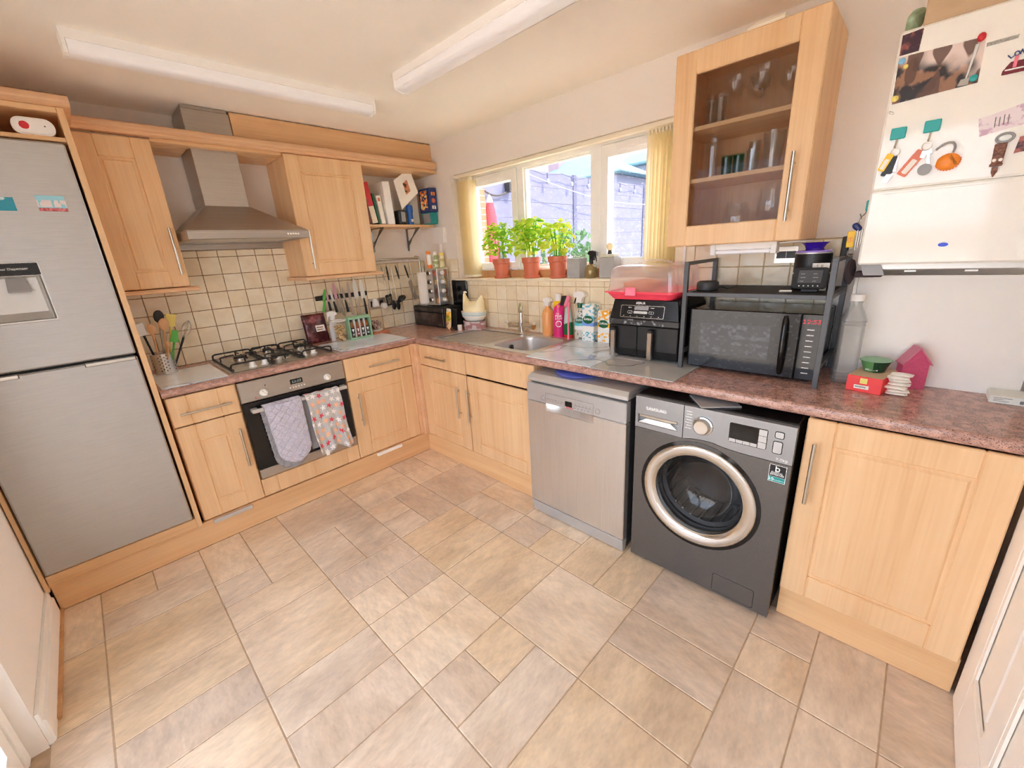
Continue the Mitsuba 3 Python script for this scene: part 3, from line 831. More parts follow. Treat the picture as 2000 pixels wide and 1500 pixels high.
# oven glove and tea towel on the oven handle
mat('quilt', tex=proc(lambda p, n, uv: mix(C((206, 204, 216)), C((168, 166, 180)), smoothstep(0.55, 0.7, noise(p.y * 420, p.z * 620)))), rough=0.95, spec=0.1)
mat('quilt_trim', (158, 156, 158), 0.9, spec=0.1)


def lobe(cu, top, bottom, half, w0, seed):
    def fn(A, B):
        v = top + (bottom - top) * B
        hw = np.full_like(v, half)
        d = np.clip((bottom + half - v) / half, 0, 1)
        hw = half * np.sqrt(np.clip(1 - d * d, 0.0, 1)) * (1 + 0.10 * (1 - B))
        u = cu + 0.012 * B + hw * (2 * A - 1)
        s = 0.047
        q = np.minimum(np.abs(((u + v * 0.9) / s) % 1 - 0.5), np.abs(((u - v * 0.9) / s) % 1 - 0.5))
        w = w0 + 0.013 * np.clip(1 - np.abs(2 * A - 1) ** 3, 0, 1) - 0.0065 * np.exp(-(q / 0.055) ** 2)
        return u, v, w
    return fn


t = thing('oven_glove', 'grey quilted double oven glove hanging over the oven handle', 'oven glove')
for nm, a in (('front_pad', (-1.548, 0.716, 0.335, 0.090, 0.0765, 1)), ('back_pad', (-1.562, 0.700, 0.290, 0.092, 0.0385, 2))):
    m, uv = grid(70, 130, lobe(*a), 0.006)
    part(t, nm, m, 'quilt' if nm == 'front_pad' else 'quilt_trim', MO, True)
fold = [bx(-1.652, -1.444, 0.7145, 0.720, 0.036, 0.086, 0.0025)]
part(t, 'fold', fold, 'quilt', MO)


def outline(cu, top, bottom, half, w):
    b = np.linspace(0, 1, 40)
    L = []
    for s in (-1, 1):
        v = top + (bottom + 0.0005 - top) * b
        d = np.clip((bottom + half - v) / half, 0, 1)
        hw = half * np.sqrt(np.clip(1 - d * d, 0, 1)) * (1 + 0.1 * (1 - b))
        P = np.stack([cu + 0.012 * b + s * hw, v, np.full(40, w)], 1)
        L.append(P if s < 0 else P[::-1])
    return np.vstack(L)


part(t, 'piping', tube(outline(-1.548, 0.716, 0.335, 0.090, 0.0765), 0.0045, 6), 'quilt_trim', MO, 60)
part(t, 'cuff_band', hull(bx(-1.636, -1.634, 0.545, 0.558, 0.074, 0.082, 0), bx(-1.56, -1.53, 0.545, 0.560, 0.080, 0.0935, 0), bx(-1.449, -1.447, 0.551, 0.566, 0.074, 0.082, 0)), 'quilt_trim', MO)


def star_tex(p, n, uv):
    x, y = uv.x * 5.2, uv.y * 10.0
    row = dr.floor(y)
    x = x + 0.5 * (row - 2 * dr.floor(row / 2))
    cx, cy = dr.floor(x), row
    a = cell_rand(cx, cy, 1)
    fx = x - cx - 0.5 - (cell_rand(cx, cy, 2) - 0.5) * 0.3
    fy = y - cy - 0.5 - (cell_rand(cx, cy, 3) - 0.5) * 0.3
    r = dr.sqrt(fx * fx + fy * fy)
    th = dr.atan2(fy, fx) + a * 6.28
    inside = r < 0.27 + 0.13 * dr.cos(5 * th)
    col = dr.select(a < 0.36, C((242, 236, 232)), dr.select(a < 0.70, C((238, 180, 142)), C((214, 72, 90))))
    return dr.select(inside, col, mix(C((196, 194, 190)), C((186, 184, 181)), noise(p.y * 300, p.z * 300)))


mat('star_cloth', tex=proc(star_tex), rough=0.95, spec=0.1)


def towel(A, B):
    b = B * 1.12 - 0.12
    v = np.where(b < 0, 0.716 - 0.0, 0.716 - b * (0.395 + 0.02 * np.sin(A * 9)))
    k = 0.25 + 0.75 * np.clip(b, 0, 1)
    w = 0.080 + np.where(b < 0, b * 0.28, 0) + 0.011 * np.clip(b, 0, 1) ** 0.5 * np.sin(A * 15 + 2 * b) * k + 0.006 * np.sin(A * 31 + 1) * np.clip(b, 0, 1)
    v = np.where(b < 0, 0.718 + 0.002 * np.sin(A * 20), v)
    u = -1.424 + A * (0.206 + 0.012 * np.clip(b, 0, 1)) + 0.018 * np.clip(b, 0, 1) + 0.004 * np.sin(b * 8)
    return u, v, w


t = thing('tea_towel', 'pale grey tea towel printed with stars hanging on the oven handle', 'towel')
m, uv = grid(60, 60, towel)
part(t, 'front_fold', m, 'star_cloth', MO, True, uv=uv)
m, uv = grid(30, 40, lambda A, B: (-1.436 + A * 0.215, 0.714 - B * 0.355, 0.046 + 0.004 * np.sin(A * 14)), 0.002)
part(t, 'back_fold', m, 'quilt_trim', MO, True)
part(t, 'care_tag', bx(-1.372, -1.350, 0.296, 0.324, 0.078, 0.079, 0.0004), 'paper', MO)

# ------------------------------------------------------------------ sink and tap
t = thing('sink', 'stainless steel sink with a ribbed drainer on its left', 'sink')
plate = cut(hull(ext(rrect(0.742, 1.708, -0.533, -0.062, 0.02), 0.0015, WT + 0.0003), ext(rrect(0.748, 1.702, -0.527, -0.068, 0.02), 0.002, WT + 0.0018)), ext(rrect(1.315, 1.662, -0.488, -0.120, 0.075), 1, WT - 0.5), ext(rrect(0.785, 1.275, -0.500, -0.115, 0.02), 1, WT - 0.5))
part(t, 'rim', plate, 'steel_v')
rings = []
for z, i, r in ((WT + 0.0035, -0.002, 0.077), (WT - 0.002, 0.004, 0.075), (WT - 0.02, 0.008, 0.073), (WT - 0.12, 0.014, 0.070), (WT - 0.148, 0.022, 0.064), (WT - 0.160, 0.05, 0.045), (WT - 0.163, 0.12, 0.02)):
    q = np.array(sg.box(1.315 + i + r, -0.488 + i + r, 1.662 - i - r, -0.120 - i - r).buffer(r, quad_segs=6).exterior.coords)[:-1]
    rings.append(np.column_stack([q, np.full(len(q), z)]))
n = len(rings[0])
V = np.vstack(rings)
F = []
for a in range(len(rings) - 1):
    for i in range(n):
        j = (i + 1) % n
        F += [[a * n + i, (a + 1) * n + j, a * n + j], [a * n + i, (a + 1) * n + i, (a + 1) * n + j]]
F += [[(len(rings) - 1) * n, (len(rings) - 1) * n + i + 1, (len(rings) - 1) * n + i] for i in range(1, n - 1)]
part(t, 'bowl', trimesh.Trimesh(V, np.array(F)[:, ::-1], process=False), 'steel_v', None, 50)
part(t, 'drainer', [bx(0.780, 1.280, -0.505, -0.110, WT - 0.006, WT - 0.004, 0)] + [tube([[0.80 + 0.01 * (q % 2), -0.135 - 0.0355 * q, WT - 0.0045], [1.265, -0.135 - 0.0355 * q, WT - 0.0045]], 0.0062, 8) for q in range(11)], 'steel_v', None, 50)
part(t, 'overflow', [lathe([(0.017, 0), (0.017, 0.004), (0.010, 0.005)], 16)], 'black_plastic', np.array([[0, 0, 1, 1.328], [1, 0, 0, -0.30], [0, 1, 0, WT - 0.045], [0, 0, 0, 1.0]]), 40)
t = thing('tap', 'chrome mixer tap with two lever handles behind the sink', 'tap')
part(t, 'base', [lathe([(0.030, 0), (0.028, 0.006), (0.021, 0.012), (0.021, 0.05), (0.025, 0.056), (0.025, 0.080)], 20)], 'chrome', MX(1.235, -0.092, WT + 0.0035), 40)
part(t, 'crossbar', [tube([[1.150, -0.092, WT + 0.062], [1.320, -0.092, WT + 0.062]], 0.017, 14)], 'chrome', None, 40)
part(t, 'spout', tube(np.vstack([[[1.235, -0.092, WT + 0.07], [1.235, -0.092, WT + 0.165]], bez([1.235, -0.092, WT + 0.180], [1.235, -0.092, WT + 0.215], [1.272, -0.135, WT + 0.205], n=8), [[1.292, -0.158, WT + 0.188], [1.302, -0.17, WT + 0.172]]]), np.array([0.016] * 2 + [0.015] * 8 + [0.015, 0.016]), 14), 'chrome', None, 50)
for s, xx in ((-1, 1.150), (1, 1.320)):
    part(t, 'handle', [tube([[xx, -0.092, WT + 0.062], [xx + s * 0.03, -0.095, WT + 0.058]], [0.019, 0.022], 14), tube([[xx + s * 0.022, -0.092, WT + 0.066], [xx + s * 0.055, -0.12, WT + 0.086]], [0.008, 0.011], 10)], 'chrome', None, 40)
single('scourer', 'crumpled pale metal scourer resting by the right tap handle', 'scourer', trimesh.Trimesh(*(lambda m: (m.vertices * (1 + 0.22 * (meshkit.noise(m.vertices * 260, 3)[:, None] - 0.5)) + 0, m.faces))(sph((0, 0, 0), 1, 14)), process=False).apply_transform(np.diag([0.036, 0.026, 0.022, 1])), 'scourer', MX(1.372, -0.098, WT + 0.026), True)
mat('scourer', tex=proc(lambda p, n, uv: mix(C((196, 190, 182)), C((112, 106, 100)), noise(p.x * 500, p.y * 500, p.z * 500))), rough=0.6, metal=0.4)

# ------------------------------------------------------------------ dishwasher
t = thing('dishwasher', 'freestanding stainless steel dishwasher left of the washing machine', 'dishwasher')
D0, D1 = 1.778, 2.374
part(t, 'body', bx(D0 + 0.002, D1 - 0.002, -0.618, -0.08, 0.02, 0.806, 0.003), 'charcoal')
part(t, 'lid', hull(bx(D0, D1, -0.648, -0.07, 0.808, 0.832, 0.004), bx(D0 + 0.006, D1 - 0.006, -0.628, -0.075, 0.84, 0.846, 0.001)), 'dw_top')
mat('dw_top', (206, 206, 204), 0.35, 0.6)
MD = FW(0, -0.618, 0)
part(t, 'door_panel', cut(bx(D0, D1, 0.078, 0.700, 0, 0.042, 0.004), bx(1.910, 2.203, 0.662, 0.72, 0.005, 0.1, 0)), 'steel_v', MD)
cp = cut(bx(D0, D1, 0.702, 0.801, 0, 0.042, 0.004), bx(1.910, 2.203, 0.68, 0.7065, 0.005, 0.1, 0))
k = part(t, 'control_panel', cp, 'panel_silver', MD)
put(key_for(f'{k}__display'), ext(rrect(2.036, 2.078, 0.717, 0.744, 0.001), 0.001, 0.0422), 'black_gloss', MD)
for u in (1.893, 2.226):
    put(key_for(f'{k}__button'), [ext(disc(u, 0.731, 0.0135).difference(disc(u, 0.731, 0.0120)), 0.0006, 0.0422)], 'ink_grey', MD)
put(key_for(f'{k}__marking'), [bx(1.912, 2.200, 0.7625, 0.7637, 0.0422, 0.0428, 0), bx(1.912, 2.026, 0.7325, 0.7335, 0.0422, 0.0428, 0), bx(2.086, 2.200, 0.7315, 0.7327, 0.0422, 0.0428, 0), bx(2.2025, 2.2035, 0.707, 0.763, 0.0422, 0.0428, 0), bx(1.910, 1.911, 0.707, 0.763, 0.0422, 0.0428, 0)]
    + [bx(2.100 + 0.021 * q, 2.101 + 0.021 * q, 0.7325, 0.745, 0.0422, 0.0428, 0) for q in range(5)] + [bx(1.918 + 0.018 * q, 1.926 + 0.018 * q, 0.722, 0.7245, 0.0422, 0.0426, 0) for q in range(6)] + [bx(2.09 + 0.020 * q, 2.100 + 0.020 * q, 0.717, 0.7195, 0.0422, 0.0426, 0) for q in range(6)], 'ink_grey', MD)
put(key_for(f'{k}__lettering'), txt('BOSCH', 0.0085, 2.064, 0.709 + 0.003, 0.0422, 0.0005, True), 'red', MD)


def scoop(A, B):
    u = 1.910 + 0.293 * A
    v = 0.662 + 0.045 * B
    return u, v, 0.041 - 0.034 * np.clip(np.sin(np.pi * A) * 1.25, 0, 1) * (0.15 + 0.85 * B)


m, uv = grid(30, 10, scoop)
part(t, 'grip_pocket', m, 'steel_v', MD, True, label='scooped grip pocket')
part(t, 'kick_plate', hull(bx(D0 + 0.004, D1 - 0.004, 0.004, 0.060, 0.004, 0.030, 0.001), bx(D0 + 0.002, D1 - 0.002, 0.060, 0.074, 0.0, 0.038, 0.001)), 'panel_silver', MD)
single('blue_tray', 'shiny periwinkle blue dish lid lying on the dishwasher under the worktop', 'dish', lathe([(0.08, 0), (0.128, 0.007), (0.133, 0.010), (0.128, 0.012), (0.09, 0.009), (0.03, 0.016), (0.028, 0.021)], 36), 'periwinkle', MX(2.015, -0.488, 0.8466), 40)

# ------------------------------------------------------------------ washing machine
t = thing('washing_machine', 'graphite grey front-loading washing machine with a chrome porthole', 'washing machine')
W0, W1 = 2.406, 3.002
MWM = FW(0, -0.605, 0)
CU, CV = 2.690, 0.450
part(t, 'body', cut(bx(W0 + 0.002, W1 - 0.002, -0.604, -0.06, 0.012, 0.842, 0.004), mv(rot(lathe([(0.205, -0.3), (0.205, 0.3)], 40), 90, (1, 0, 0)), CU, -0.6, CV)), 'black_plastic')
part(t, 'top', bx(W0 + 0.001, W1 - 0.001, -0.612, -0.06, 0.8425, 0.8475, 0.002), 'black_gloss')
fpoly = sg.Polygon([(W0, 0.014), (W1, 0.014), (W1, 0.694), (2.86, 0.694)] + [tuple(q) for q in bez([2.86, 0.694], [2.77, 0.696], [2.74, 0.706], n=6)[1:]] + [tuple(q) for q in bez([2.74, 0.706], [2.69, 0.712], [2.62, 0.695], n=6)[1:]] + [(W0, 0.694)])
part(t, 'front_panel', ext(fpoly.difference(disc(CU, CV, 0.243, 16)).difference(rrect(2.7875, 2.9475, 0.0225, 0.1115, 0.01)), 0.028), 'graphite', MWM)
part(t, 'filter_hatch', ext(rrect(2.789, 2.946, 0.024, 0.110, 0.01), 0.028), 'graphite', MWM)
ppoly = sg.Polygon([(W0, 0.8415), (2.6155, 0.8415), (2.6155, 0.697), (W0, 0.697)])
mat('wm_panel', (160, 163, 166), 0.28, 0.6)
k = part(t, 'detergent_drawer', cut(ext(ppoly, 0.030), bx(2.418, 2.594, 0.719, 0.760, 0.008, 0.1, 0)), 'wm_panel', MWM)
put(key_for(f'{k}__grip'), [hull(bx(2.420, 2.592, 0.720, 0.722, 0.009, 0.028, 0), bx(2.45, 2.56, 0.722, 0.742, 0.009, 0.020, 0.002)), bx(2.420, 2.592, 0.744, 0.7585, 0.009, 0.024, 0.003)], 'satin_chrome', MWM)
put(key_for(f'{k}__lettering'), txt('SAMSUNG', 0.013, 2.500, 0.793, 0.0302, 0.0005, True), 'ink_white', MWM)
ctop = sg.Polygon([(2.6185, 0.697), (2.6185, 0.8415), (W1, 0.8415), (W1, 0.697), (2.862, 0.697)] + [tuple(q) for q in bez([2.862, 0.697], [2.775, 0.699], [2.742, 0.709], n=6)[1:]] + [tuple(q) for q in bez([2.742, 0.709], [2.69, 0.715], [2.622, 0.698], n=6)[1:]])
k = part(t, 'control_panel', ext(ctop.buffer(0), 0.030), 'wm_panel', MWM)
kk = part(t, 'dial', [lathe([(0.038, 0), (0.038, 0.004), (0.032, 0.006), (0.030, 0.022), (0.026, 0.026)], 32)], 'chrome', MWM @ MX(2.694, 0.770, 0.0302), 40)
put(key_for(f'{kk}__ring'), lathe([(0.0385, 0.0), (0.0385, 0.003)], 32), 'black_gloss', MWM @ MX(2.694, 0.770, 0.0301))
part(t, 'dial_marking', [bx(2.625 + 0.004 * (q % 2), 2.650, 0.818 - 0.012 * q, 0.8205 - 0.012 * q, 0.0302, 0.0306, 0) for q in range(7)], 'ink_white', MWM)
part(t, 'screen', ext(rrect(2.791, 2.918, 0.734, 0.812, 0.006), 0.0012, 0.0302), 'black_gloss', MWM)
for q in range(4):
    part(t, 'button', ext(rrect(2.793 + 0.024 * q, 2.8155 + 0.024 * q, 0.736, 0.749, 0.001), 0.0006, 0.0316), 'panel_silver', MWM)
for q in range(3):
    part(t, 'button', ext(rrect(2.890, 2.916, 0.736 + 0.025 * q, 0.7595 + 0.025 * q, 0.001), 0.0006, 0.0316), 'panel_silver', MWM)
part(t, 'power_button', [bev(rrect(2.941, 2.966, 0.791, 0.813, 0.005), 0.002, 0.0007, 0.0304), ext(rrect(2.9395, 2.9675, 0.7895, 0.8145, 0.006), 0.0006, 0.0301)], 'panel_silver', MWM)
part(t, 'start_button', [bev(rrect(2.939, 2.965, 0.732, 0.776, 0.005), 0.002, 0.0007, 0.0304)], 'panel_silver', MWM)
part(t, 'button_outline', [ext(rrect(2.9385, 2.9685, 0.7885, 0.8155, 0.007).difference(rrect(2.941, 2.966, 0.791, 0.813, 0.005)), 0.0012, 0.0302), ext(rrect(2.9365, 2.9675, 0.7295, 0.7785, 0.007).difference(rrect(2.939, 2.965, 0.732, 0.776, 0.005)), 0.0012, 0.0302)], 'ink_dark', MWM)
part(t, 'capacity_mark', txt('9.0kg', 0.010, 2.970, 0.709, 0.0302, 0.0004), 'ink_white', MWM)
k = part(t, 'sticker', ext(sg.box(2.9365, 0.618, 2.990, 0.686), 0.0008, 0.0282), 'ink_white', MWM, label='square black and green warranty sticker')
put(key_for(f'{k}__field'), ext(sg.box(2.938, 0.6395, 2.9885, 0.6845), 0.0003, 0.0291), 'ink_dark', MWM)
put(key_for(f'{k}__strip'), ext(sg.box(2.938, 0.6195, 2.9885, 0.6385), 0.0003, 0.0291), 'teal_dark', MWM)
put(key_for(f'{k}__lettering'), [txt('b', 0.020, 2.963, 0.671, 0.0295, 0.0003, True), txt('DIGITAL', 0.0064, 2.963, 0.6555, 0.0295, 0.0003, True), txt('INVERTER', 0.0064, 2.963, 0.6475, 0.0295, 0.0003, True), txt('10', 0.010, 2.946, 0.629, 0.0295, 0.0003, True), txt('YEAR WARRANTY', 0.0034, 2.970, 0.6265, 0.0295, 0.0003)], 'ink_white', MWM)
R = MWM @ MX(CU, CV, 0)
part(t, 'door_seal', lathe([(0.243, 0.0), (0.243, 0.030), (0.228, 0.032), (0.228, 0.0)], 64, False), 'black_gloss', R, 40)
part(t, 'door_ring', lathe([(0.229, 0.004), (0.229, 0.030), (0.2265, 0.036), (0.221, 0.0395), (0.207, 0.0405), (0.192, 0.0375), (0.180, 0.031), (0.175, 0.022), (0.172, 0.004)], 72, False), 'chrome', R, 60)
part(t, 'door_glass', lathe([(0.172, 0.012), (0.168, 0.0), (0.160, -0.03), (0.135, -0.075), (0.09, -0.098), (0.0, -0.105), ], 48, False), 'thin_clear', R, True)
part(t, 'door_gasket', lathe([(0.200, 0.0), (0.200, -0.02), (0.176, -0.03), (0.180, -0.05), (0.165, -0.06), (0.19, -0.08), (0.204, -0.10)], 48, False), 'charcoal', R, 60)
drum = lathe([(0.204, -0.09), (0.204, -0.30), (0.19, -0.318), (0.0, -0.322)], 48, False)
part(t, 'drum', drum, 'steel', R, 40)
for q in range(30):
    a = 2 * math.pi * q / 30
    part(t, 'drum_rib', [rot(bx(0.194, 0.203, -0.007, 0.007, -0.28, -0.10, 0.003), q * 12)], 'satin_chrome', R)
single('loose_tile', 'grey corner of a flat slab lying on top of the washing machine', 'slab', rot(bx(-0.075, 0.075, -0.075, 0.075, 0, 0.006, 0.001), 38), 'grey_plastic', MX(2.70, -0.545, 0.8480))

# ------------------------------------------------------------------ ceiling lamps
for i, (x0, x1, y0, y1, lb) in enumerate([(0.805, 0.895, -2.025, -0.815, 'long white fluorescent batten on the ceiling nearer the hob wall'), (1.235, 2.45, -0.905, -0.815, 'long white fluorescent batten on the ceiling nearer the window')]):
    t = thing('ceiling_lamp', lb, 'ceiling lamp')
    alongy = i == 0
    L = y1 - y0 if alongy else x1 - x0
    M = MX((x0 + x1) / 2, y0, 0) @ np.array([[1, 0, 0, 0], [0, 0, 1, 0], [0, 1, 0, 0], [0, 0, 0, 1.0]]) if alongy else MX(x0, (y0 + y1) / 2, 0) @ np.array([[0, 0, 1, 0], [1, 0, 0, 0], [0, 1, 0, 0], [0, 0, 0, 1.0]])
    if np.linalg.det(M[:3, :3]) < 0:
        M = M @ np.diag([-1, 1, 1, 1])
    base = sg.Polygon([(-0.045, H - 0.034), (0.045, H - 0.034), (0.045, H - 0.0005), (-0.045, H - 0.0005)])
    part(t, 'body', ext(base, L - 0.012, 0.006), 'white_plastic', M)
    dif = sg.Polygon([(-0.042, H - 0.0345), (0.042, H - 0.0345), (0.042, H - 0.06), (0.032, H - 0.072), (0.016, H - 0.077), (-0.016, H - 0.077), (-0.032, H - 0.072), (-0.042, H - 0.06)])
    part(t, 'diffuser', ext(dif, L - 0.026, 0.013), 'diffuser', M, 40)
    for z0 in (0.0, L - 0.012):
        part(t, 'end_cap', ext(sg.Polygon([(-0.046, H - 0.0008), (0.046, H - 0.0008), (0.046, H - 0.062), (0.034, H - 0.076), (0.016, H - 0.081), (-0.016, H - 0.081), (-0.034, H - 0.076), (-0.046, H - 0.062)]), 0.012, z0), 'white_plastic', M)

# ------------------------------------------------------------------ on and above the hob-side worktop
def marble(a, b, vein):
    def f(p, n, uv):
        q = fbm(p.x * 5, p.y * 5, 1.0, 4)
        v = dr.abs(fbm(p.x * 3.2 + 5, p.y * 3.2, 4.0, 4) - 0.5)
        return mix(mix(C(a), C(b), smoothstep(0.3, 0.7, q)), C(vein), smoothstep(0.018, 0.004, v) * 0.7)
    return proc(f)


mat('marble_glass', tex=marble((216, 226, 232), (196, 208, 216), (128, 136, 142)), rough=0.07, spec=0.55)
mat('marble_grey', tex=marble((182, 186, 184), (162, 168, 166), (92, 92, 90)), rough=0.08, spec=0.55)
for i, (x0, x1, y0, y1, m, lb) in enumerate([(0.125, 0.585, -2.046, -1.756, 'marble_glass', 'marbled glass board beside the hob, under the utensil pot'), (0.205, 0.588, -1.122, -0.612, 'marble_glass', 'marbled glass board on the worktop right of the hob'),
                                             (1.712, 2.132, -0.582, -0.085, 'marble_glass', 'pale blue-white marbled glass board between the sink and the air fryer'), (2.136, 2.546, -0.590, -0.185, 'marble_grey', 'grey marbled glass board under the front of the air fryer')]):
    single('glass_board', lb, 'board', bx(x0, x1, y0, y1, WT + 0.0005, WT + 0.0048, 0.0012), m)
ZM = WT + 0.0052

t = thing('utensil_pot', 'perforated steel utensil pot on the glass board beside the fridge', 'pot')
part(t, 'pot', lathe([(0.050, 0), (0.051, 0.002), (0.0535, 0.116), (0.052, 0.118), (0.050, 0.115), (0.048, 0.006), (0.0, 0.006)], 36), 'steel_v', MX(0.17, -1.968, ZM), 40)
hol = []
for q in range(26):
    for z in range(5):
        if (q // 2) % 2 == 0:
            hol.append(rot(mv(rot(lathe([(0.0032, 0), (0.0032, 0.0012)], 8), 90, (0, 1, 0)), 0.0512 + 0.0003 * z, 0, 0.022 + 0.019 * z + 0.009 * (q % 2)), q * 360 / 26))
for h_ in hol:
    part(t, 'perforation', h_, 'dark_void', MX(0.17, -1.968, ZM))


def spoon(x, y, tx, ty, tz, r, m, head='oval', hm=None, name=None, label=None, cat='spoon', b=1.0):
    """A utensil standing in the pot: from inside its foot (x, y) to the head (tx, ty, tz)."""
    a, e = np.array([x, y, ZM + 0.015]), np.array([tx, ty, tz])
    d = (e - a) / np.linalg.norm(e - a)
    t = thing(name, label, cat)
    part(t, 'handle', tube([a, a + (e - a) * 0.5, e - d * 0.02], [0.0045, 0.005, 0.0055], 8), m, None, 60)
    X = np.cross(d, [1.0, 0, 0]); X /= np.linalg.norm(X)
    F = np.eye(4); F[:3, 0], F[:3, 1], F[:3, 2], F[:3, 3] = X, np.cross(d, X), d, e
    if head == 'oval':
        h = sph((0, 0, 0.01), 1.0, 10, (0.024 * b, 0.007, 0.036 * b))
    elif head == 'slab':
        h = hull(bx(-0.020, 0.020, -0.003, 0.003, -0.02, -0.015, 0.001), bx(-0.030 * b, 0.030 * b, -0.002, 0.002, 0.045, 0.05, 0.001))
    else:
        h = trimesh.util.concatenate([tube(np.vstack([bez([0, 0, -0.035], [0.045 * math.cos(k), 0.045 * math.sin(k), 0.03], [0.0, 0, 0.075], n=10), bez([0, 0, 0.075], [-0.045 * math.cos(k), -0.045 * math.sin(k), 0.03], [0, 0, -0.035], n=10)[1:]]), 0.0011, 5) for k in np.arange(5) * math.pi / 5])
    part(t, 'head', h, hm or m, F, 40)


spoon(0.178, -1.960, 0.215, -1.924, 1.185, 1, 'beech', name='wooden_spoon', label='large wooden spoon in front in the utensil pot')
spoon(0.180, -1.988, 0.212, -1.980, 1.168, 1, 'beech', name='wooden_spoon', label='slimmer wooden spoon left of the large one in the utensil pot', b=0.85)
spoon(0.150, -1.965, 0.145, -1.928, 1.225, 1, 'steel', 'oval', 'charcoal', 'serving_spoon', 'dark serving spoon standing tallest at the back of the utensil pot')
spoon(0.160, -1.950, 0.170, -1.885, 1.195, 1, 'lemon', 'slab', 'lemon', 'spatula', 'yellow spatula in the utensil pot', 'spatula', 0.8)
spoon(0.190, -1.946, 0.222, -1.896, 1.110, 1, 'green', 'slab', 'green', 'peeler', 'green-handled tool leaning in the utensil pot', 'peeler', 0.45)
spoon(0.162, -1.932, 0.175, -1.835, 1.130, 1, 'black_plastic', 'wire', 'chrome', 'whisk', 'wire whisk leaning right in the utensil pot', 'whisk')
spoon(0.160, -1.990, 0.190, -2.020, 1.165, 1, 'black_plastic', 'slab', 'steel', 'spatula', 'steel spatula with black handle leaning left in the utensil pot', 'spatula', 0.7)
spoon(0.196, -1.968, 0.236, -1.935, 1.075, 1, 'beech', 'oval', 'beech', 'wooden_spoon', 'short round-ended wooden spoon low at the right rim of the utensil pot', b=0.6)

# magnetic rack and knives
single('knife_rack', 'black magnetic knife rack on the tiles above the worktop', 'knife rack', [bx(0.007, 0.018, -1.003, -0.592, 1.206, 1.240, 0.004), bx(0.018, 0.0195, -0.985, -0.61, 1.232, 1.236, 0.0005), bx(0.018, 0.0195, -0.985, -0.61, 1.210, 1.214, 0.0005)], 'black_plastic')
mat('pink_blade', (214, 170, 180), 0.35, 0.3)
mat('white_blade', (232, 234, 228), 0.3, 0.35)
for i, (ty, tz, by, bz, w, bm, hm, lb) in enumerate([
        (-0.922, 1.288, -0.966, 1.118, 0.022, 'green', 'green', 'bright green knife, first from the left on the rack'), (-0.917, 1.268, -0.912, 1.122, 0.015, 'pink_blade', 'black_plastic', 'small knife with pinkish blade and black handle, second from the left on the rack'),
        (-0.888, 1.285, -0.866, 1.104, 0.018, 'white_blade', 'black_plastic', 'small knife with riveted black handle, third from the left on the rack'), (-0.856, 1.332, -0.845, 1.093, 0.024, 'pink_blade', 'satin_chrome', 'pink-bladed knife with steel handle on the rack'),
        (-0.830, 1.294, -0.812, 1.072, 0.013, 'steel', 'satin_chrome', 'narrow steel knife, fifth from the left on the rack'), (-0.792, 1.294, -0.778, 1.092, 0.016, 'steel', 'black_plastic', 'serrated steel knife with plain black handle in the middle of the rack'),
        (-0.742, 1.330, -0.742, 1.068, 0.020, 'steel', 'satin_chrome', 'long steel bread knife left of the two broad knives'), (-0.690, 1.344, -0.683, 1.062, 0.036, 'white_blade', 'satin_chrome', 'broad pale-bladed knife with steel handle, second from the right on the rack'),
        (-0.636, 1.340, -0.626, 1.048, 0.036, 'white_blade', 'black_plastic', 'broad knife with curved black handle, rightmost on the rack')]):
    L = math.hypot(ty - by, tz - bz)
    M = FH(0.0198, by, bz) @ MX(0, 0, 0, math.degrees(math.atan2(-(ty - by), tz - bz)))
    t = thing('kitchen_knife', lb, 'knife', 'knives on the magnetic rack')
    part(t, 'blade', ext(sg.Polygon([(-w / 2, 0.46 * L), (w / 2, 0.46 * L), (w / 2, 0.80 * L), (w * 0.30, 0.93 * L), (-w * 0.05, L), (-w * 0.36, 0.92 * L), (-w / 2, 0.78 * L)]), 0.0018), bm, M)
    part(t, 'handle', hull(bx(-0.009, 0.009, 0.02 * L, 0.12 * L, 0.0005, 0.014, 0.003), bx(-0.0065, 0.0065, 0.30 * L, 0.44 * L, 0.0005, 0.011, 0.003), bx(-0.005, 0.005, 0.44 * L, 0.48 * L, 0.0003, 0.006, 0.001)), hm, M)

# sockets and plug on the hob wall
def socket(name, lb, M, u0, u1, v0, v1, us):
    t = thing(name, lb, 'socket')
    part(t, 'plate', ext(rrect(u0, u1, v0, v1, 0.004), 0.006), 'steel', M)
    for u in us:
        part(t, 'insert', bx(u - 0.018, u + 0.018, v0 + 0.02, v1 - 0.02, 0.0058, 0.0075, 0.001), 'black_plastic', M)
    return t


socket('wall_socket', 'steel double socket on the tiles right of the knife rack', FH(0.0065), -0.596, -0.440, 1.086, 1.172, (-0.557, -0.478))
t = thing('plug', 'white plug adaptor in the steel double socket', 'plug')
part(t, 'body', [hull(bx(-0.566, -0.516, 1.104, 1.128, 0.008, 0.045, 0.006), bx(-0.556, -0.526, 1.104, 1.175, 0.008, 0.03, 0.005))], 'white_plastic', FH(0.0065))
t = thing('phone_charger', 'white charger with a looping cable at the right of the double socket', 'charger')
part(t, 'body', [ext(disc(-0.470, 1.108, 0.022), 0.04, 0.008)], 'white_plastic', FH(0.0065))
part(t, 'cable', tube(np.vstack([bez([0.05, -0.470, 1.092], [0.06, -0.47, 1.00], [0.035, -0.44, 0.945], n=10), bez([0.035, -0.44, 0.945], [0.03, -0.40, 0.9165], [0.06, -0.34, 0.9155], n=10)[1:], bez([0.06, -0.34, 0.9155], [0.10, -0.28, 0.9155], [0.09, -0.245, 0.9155], n=10)[1:]]), 0.0022, 6), 'white_plastic', None, 60)

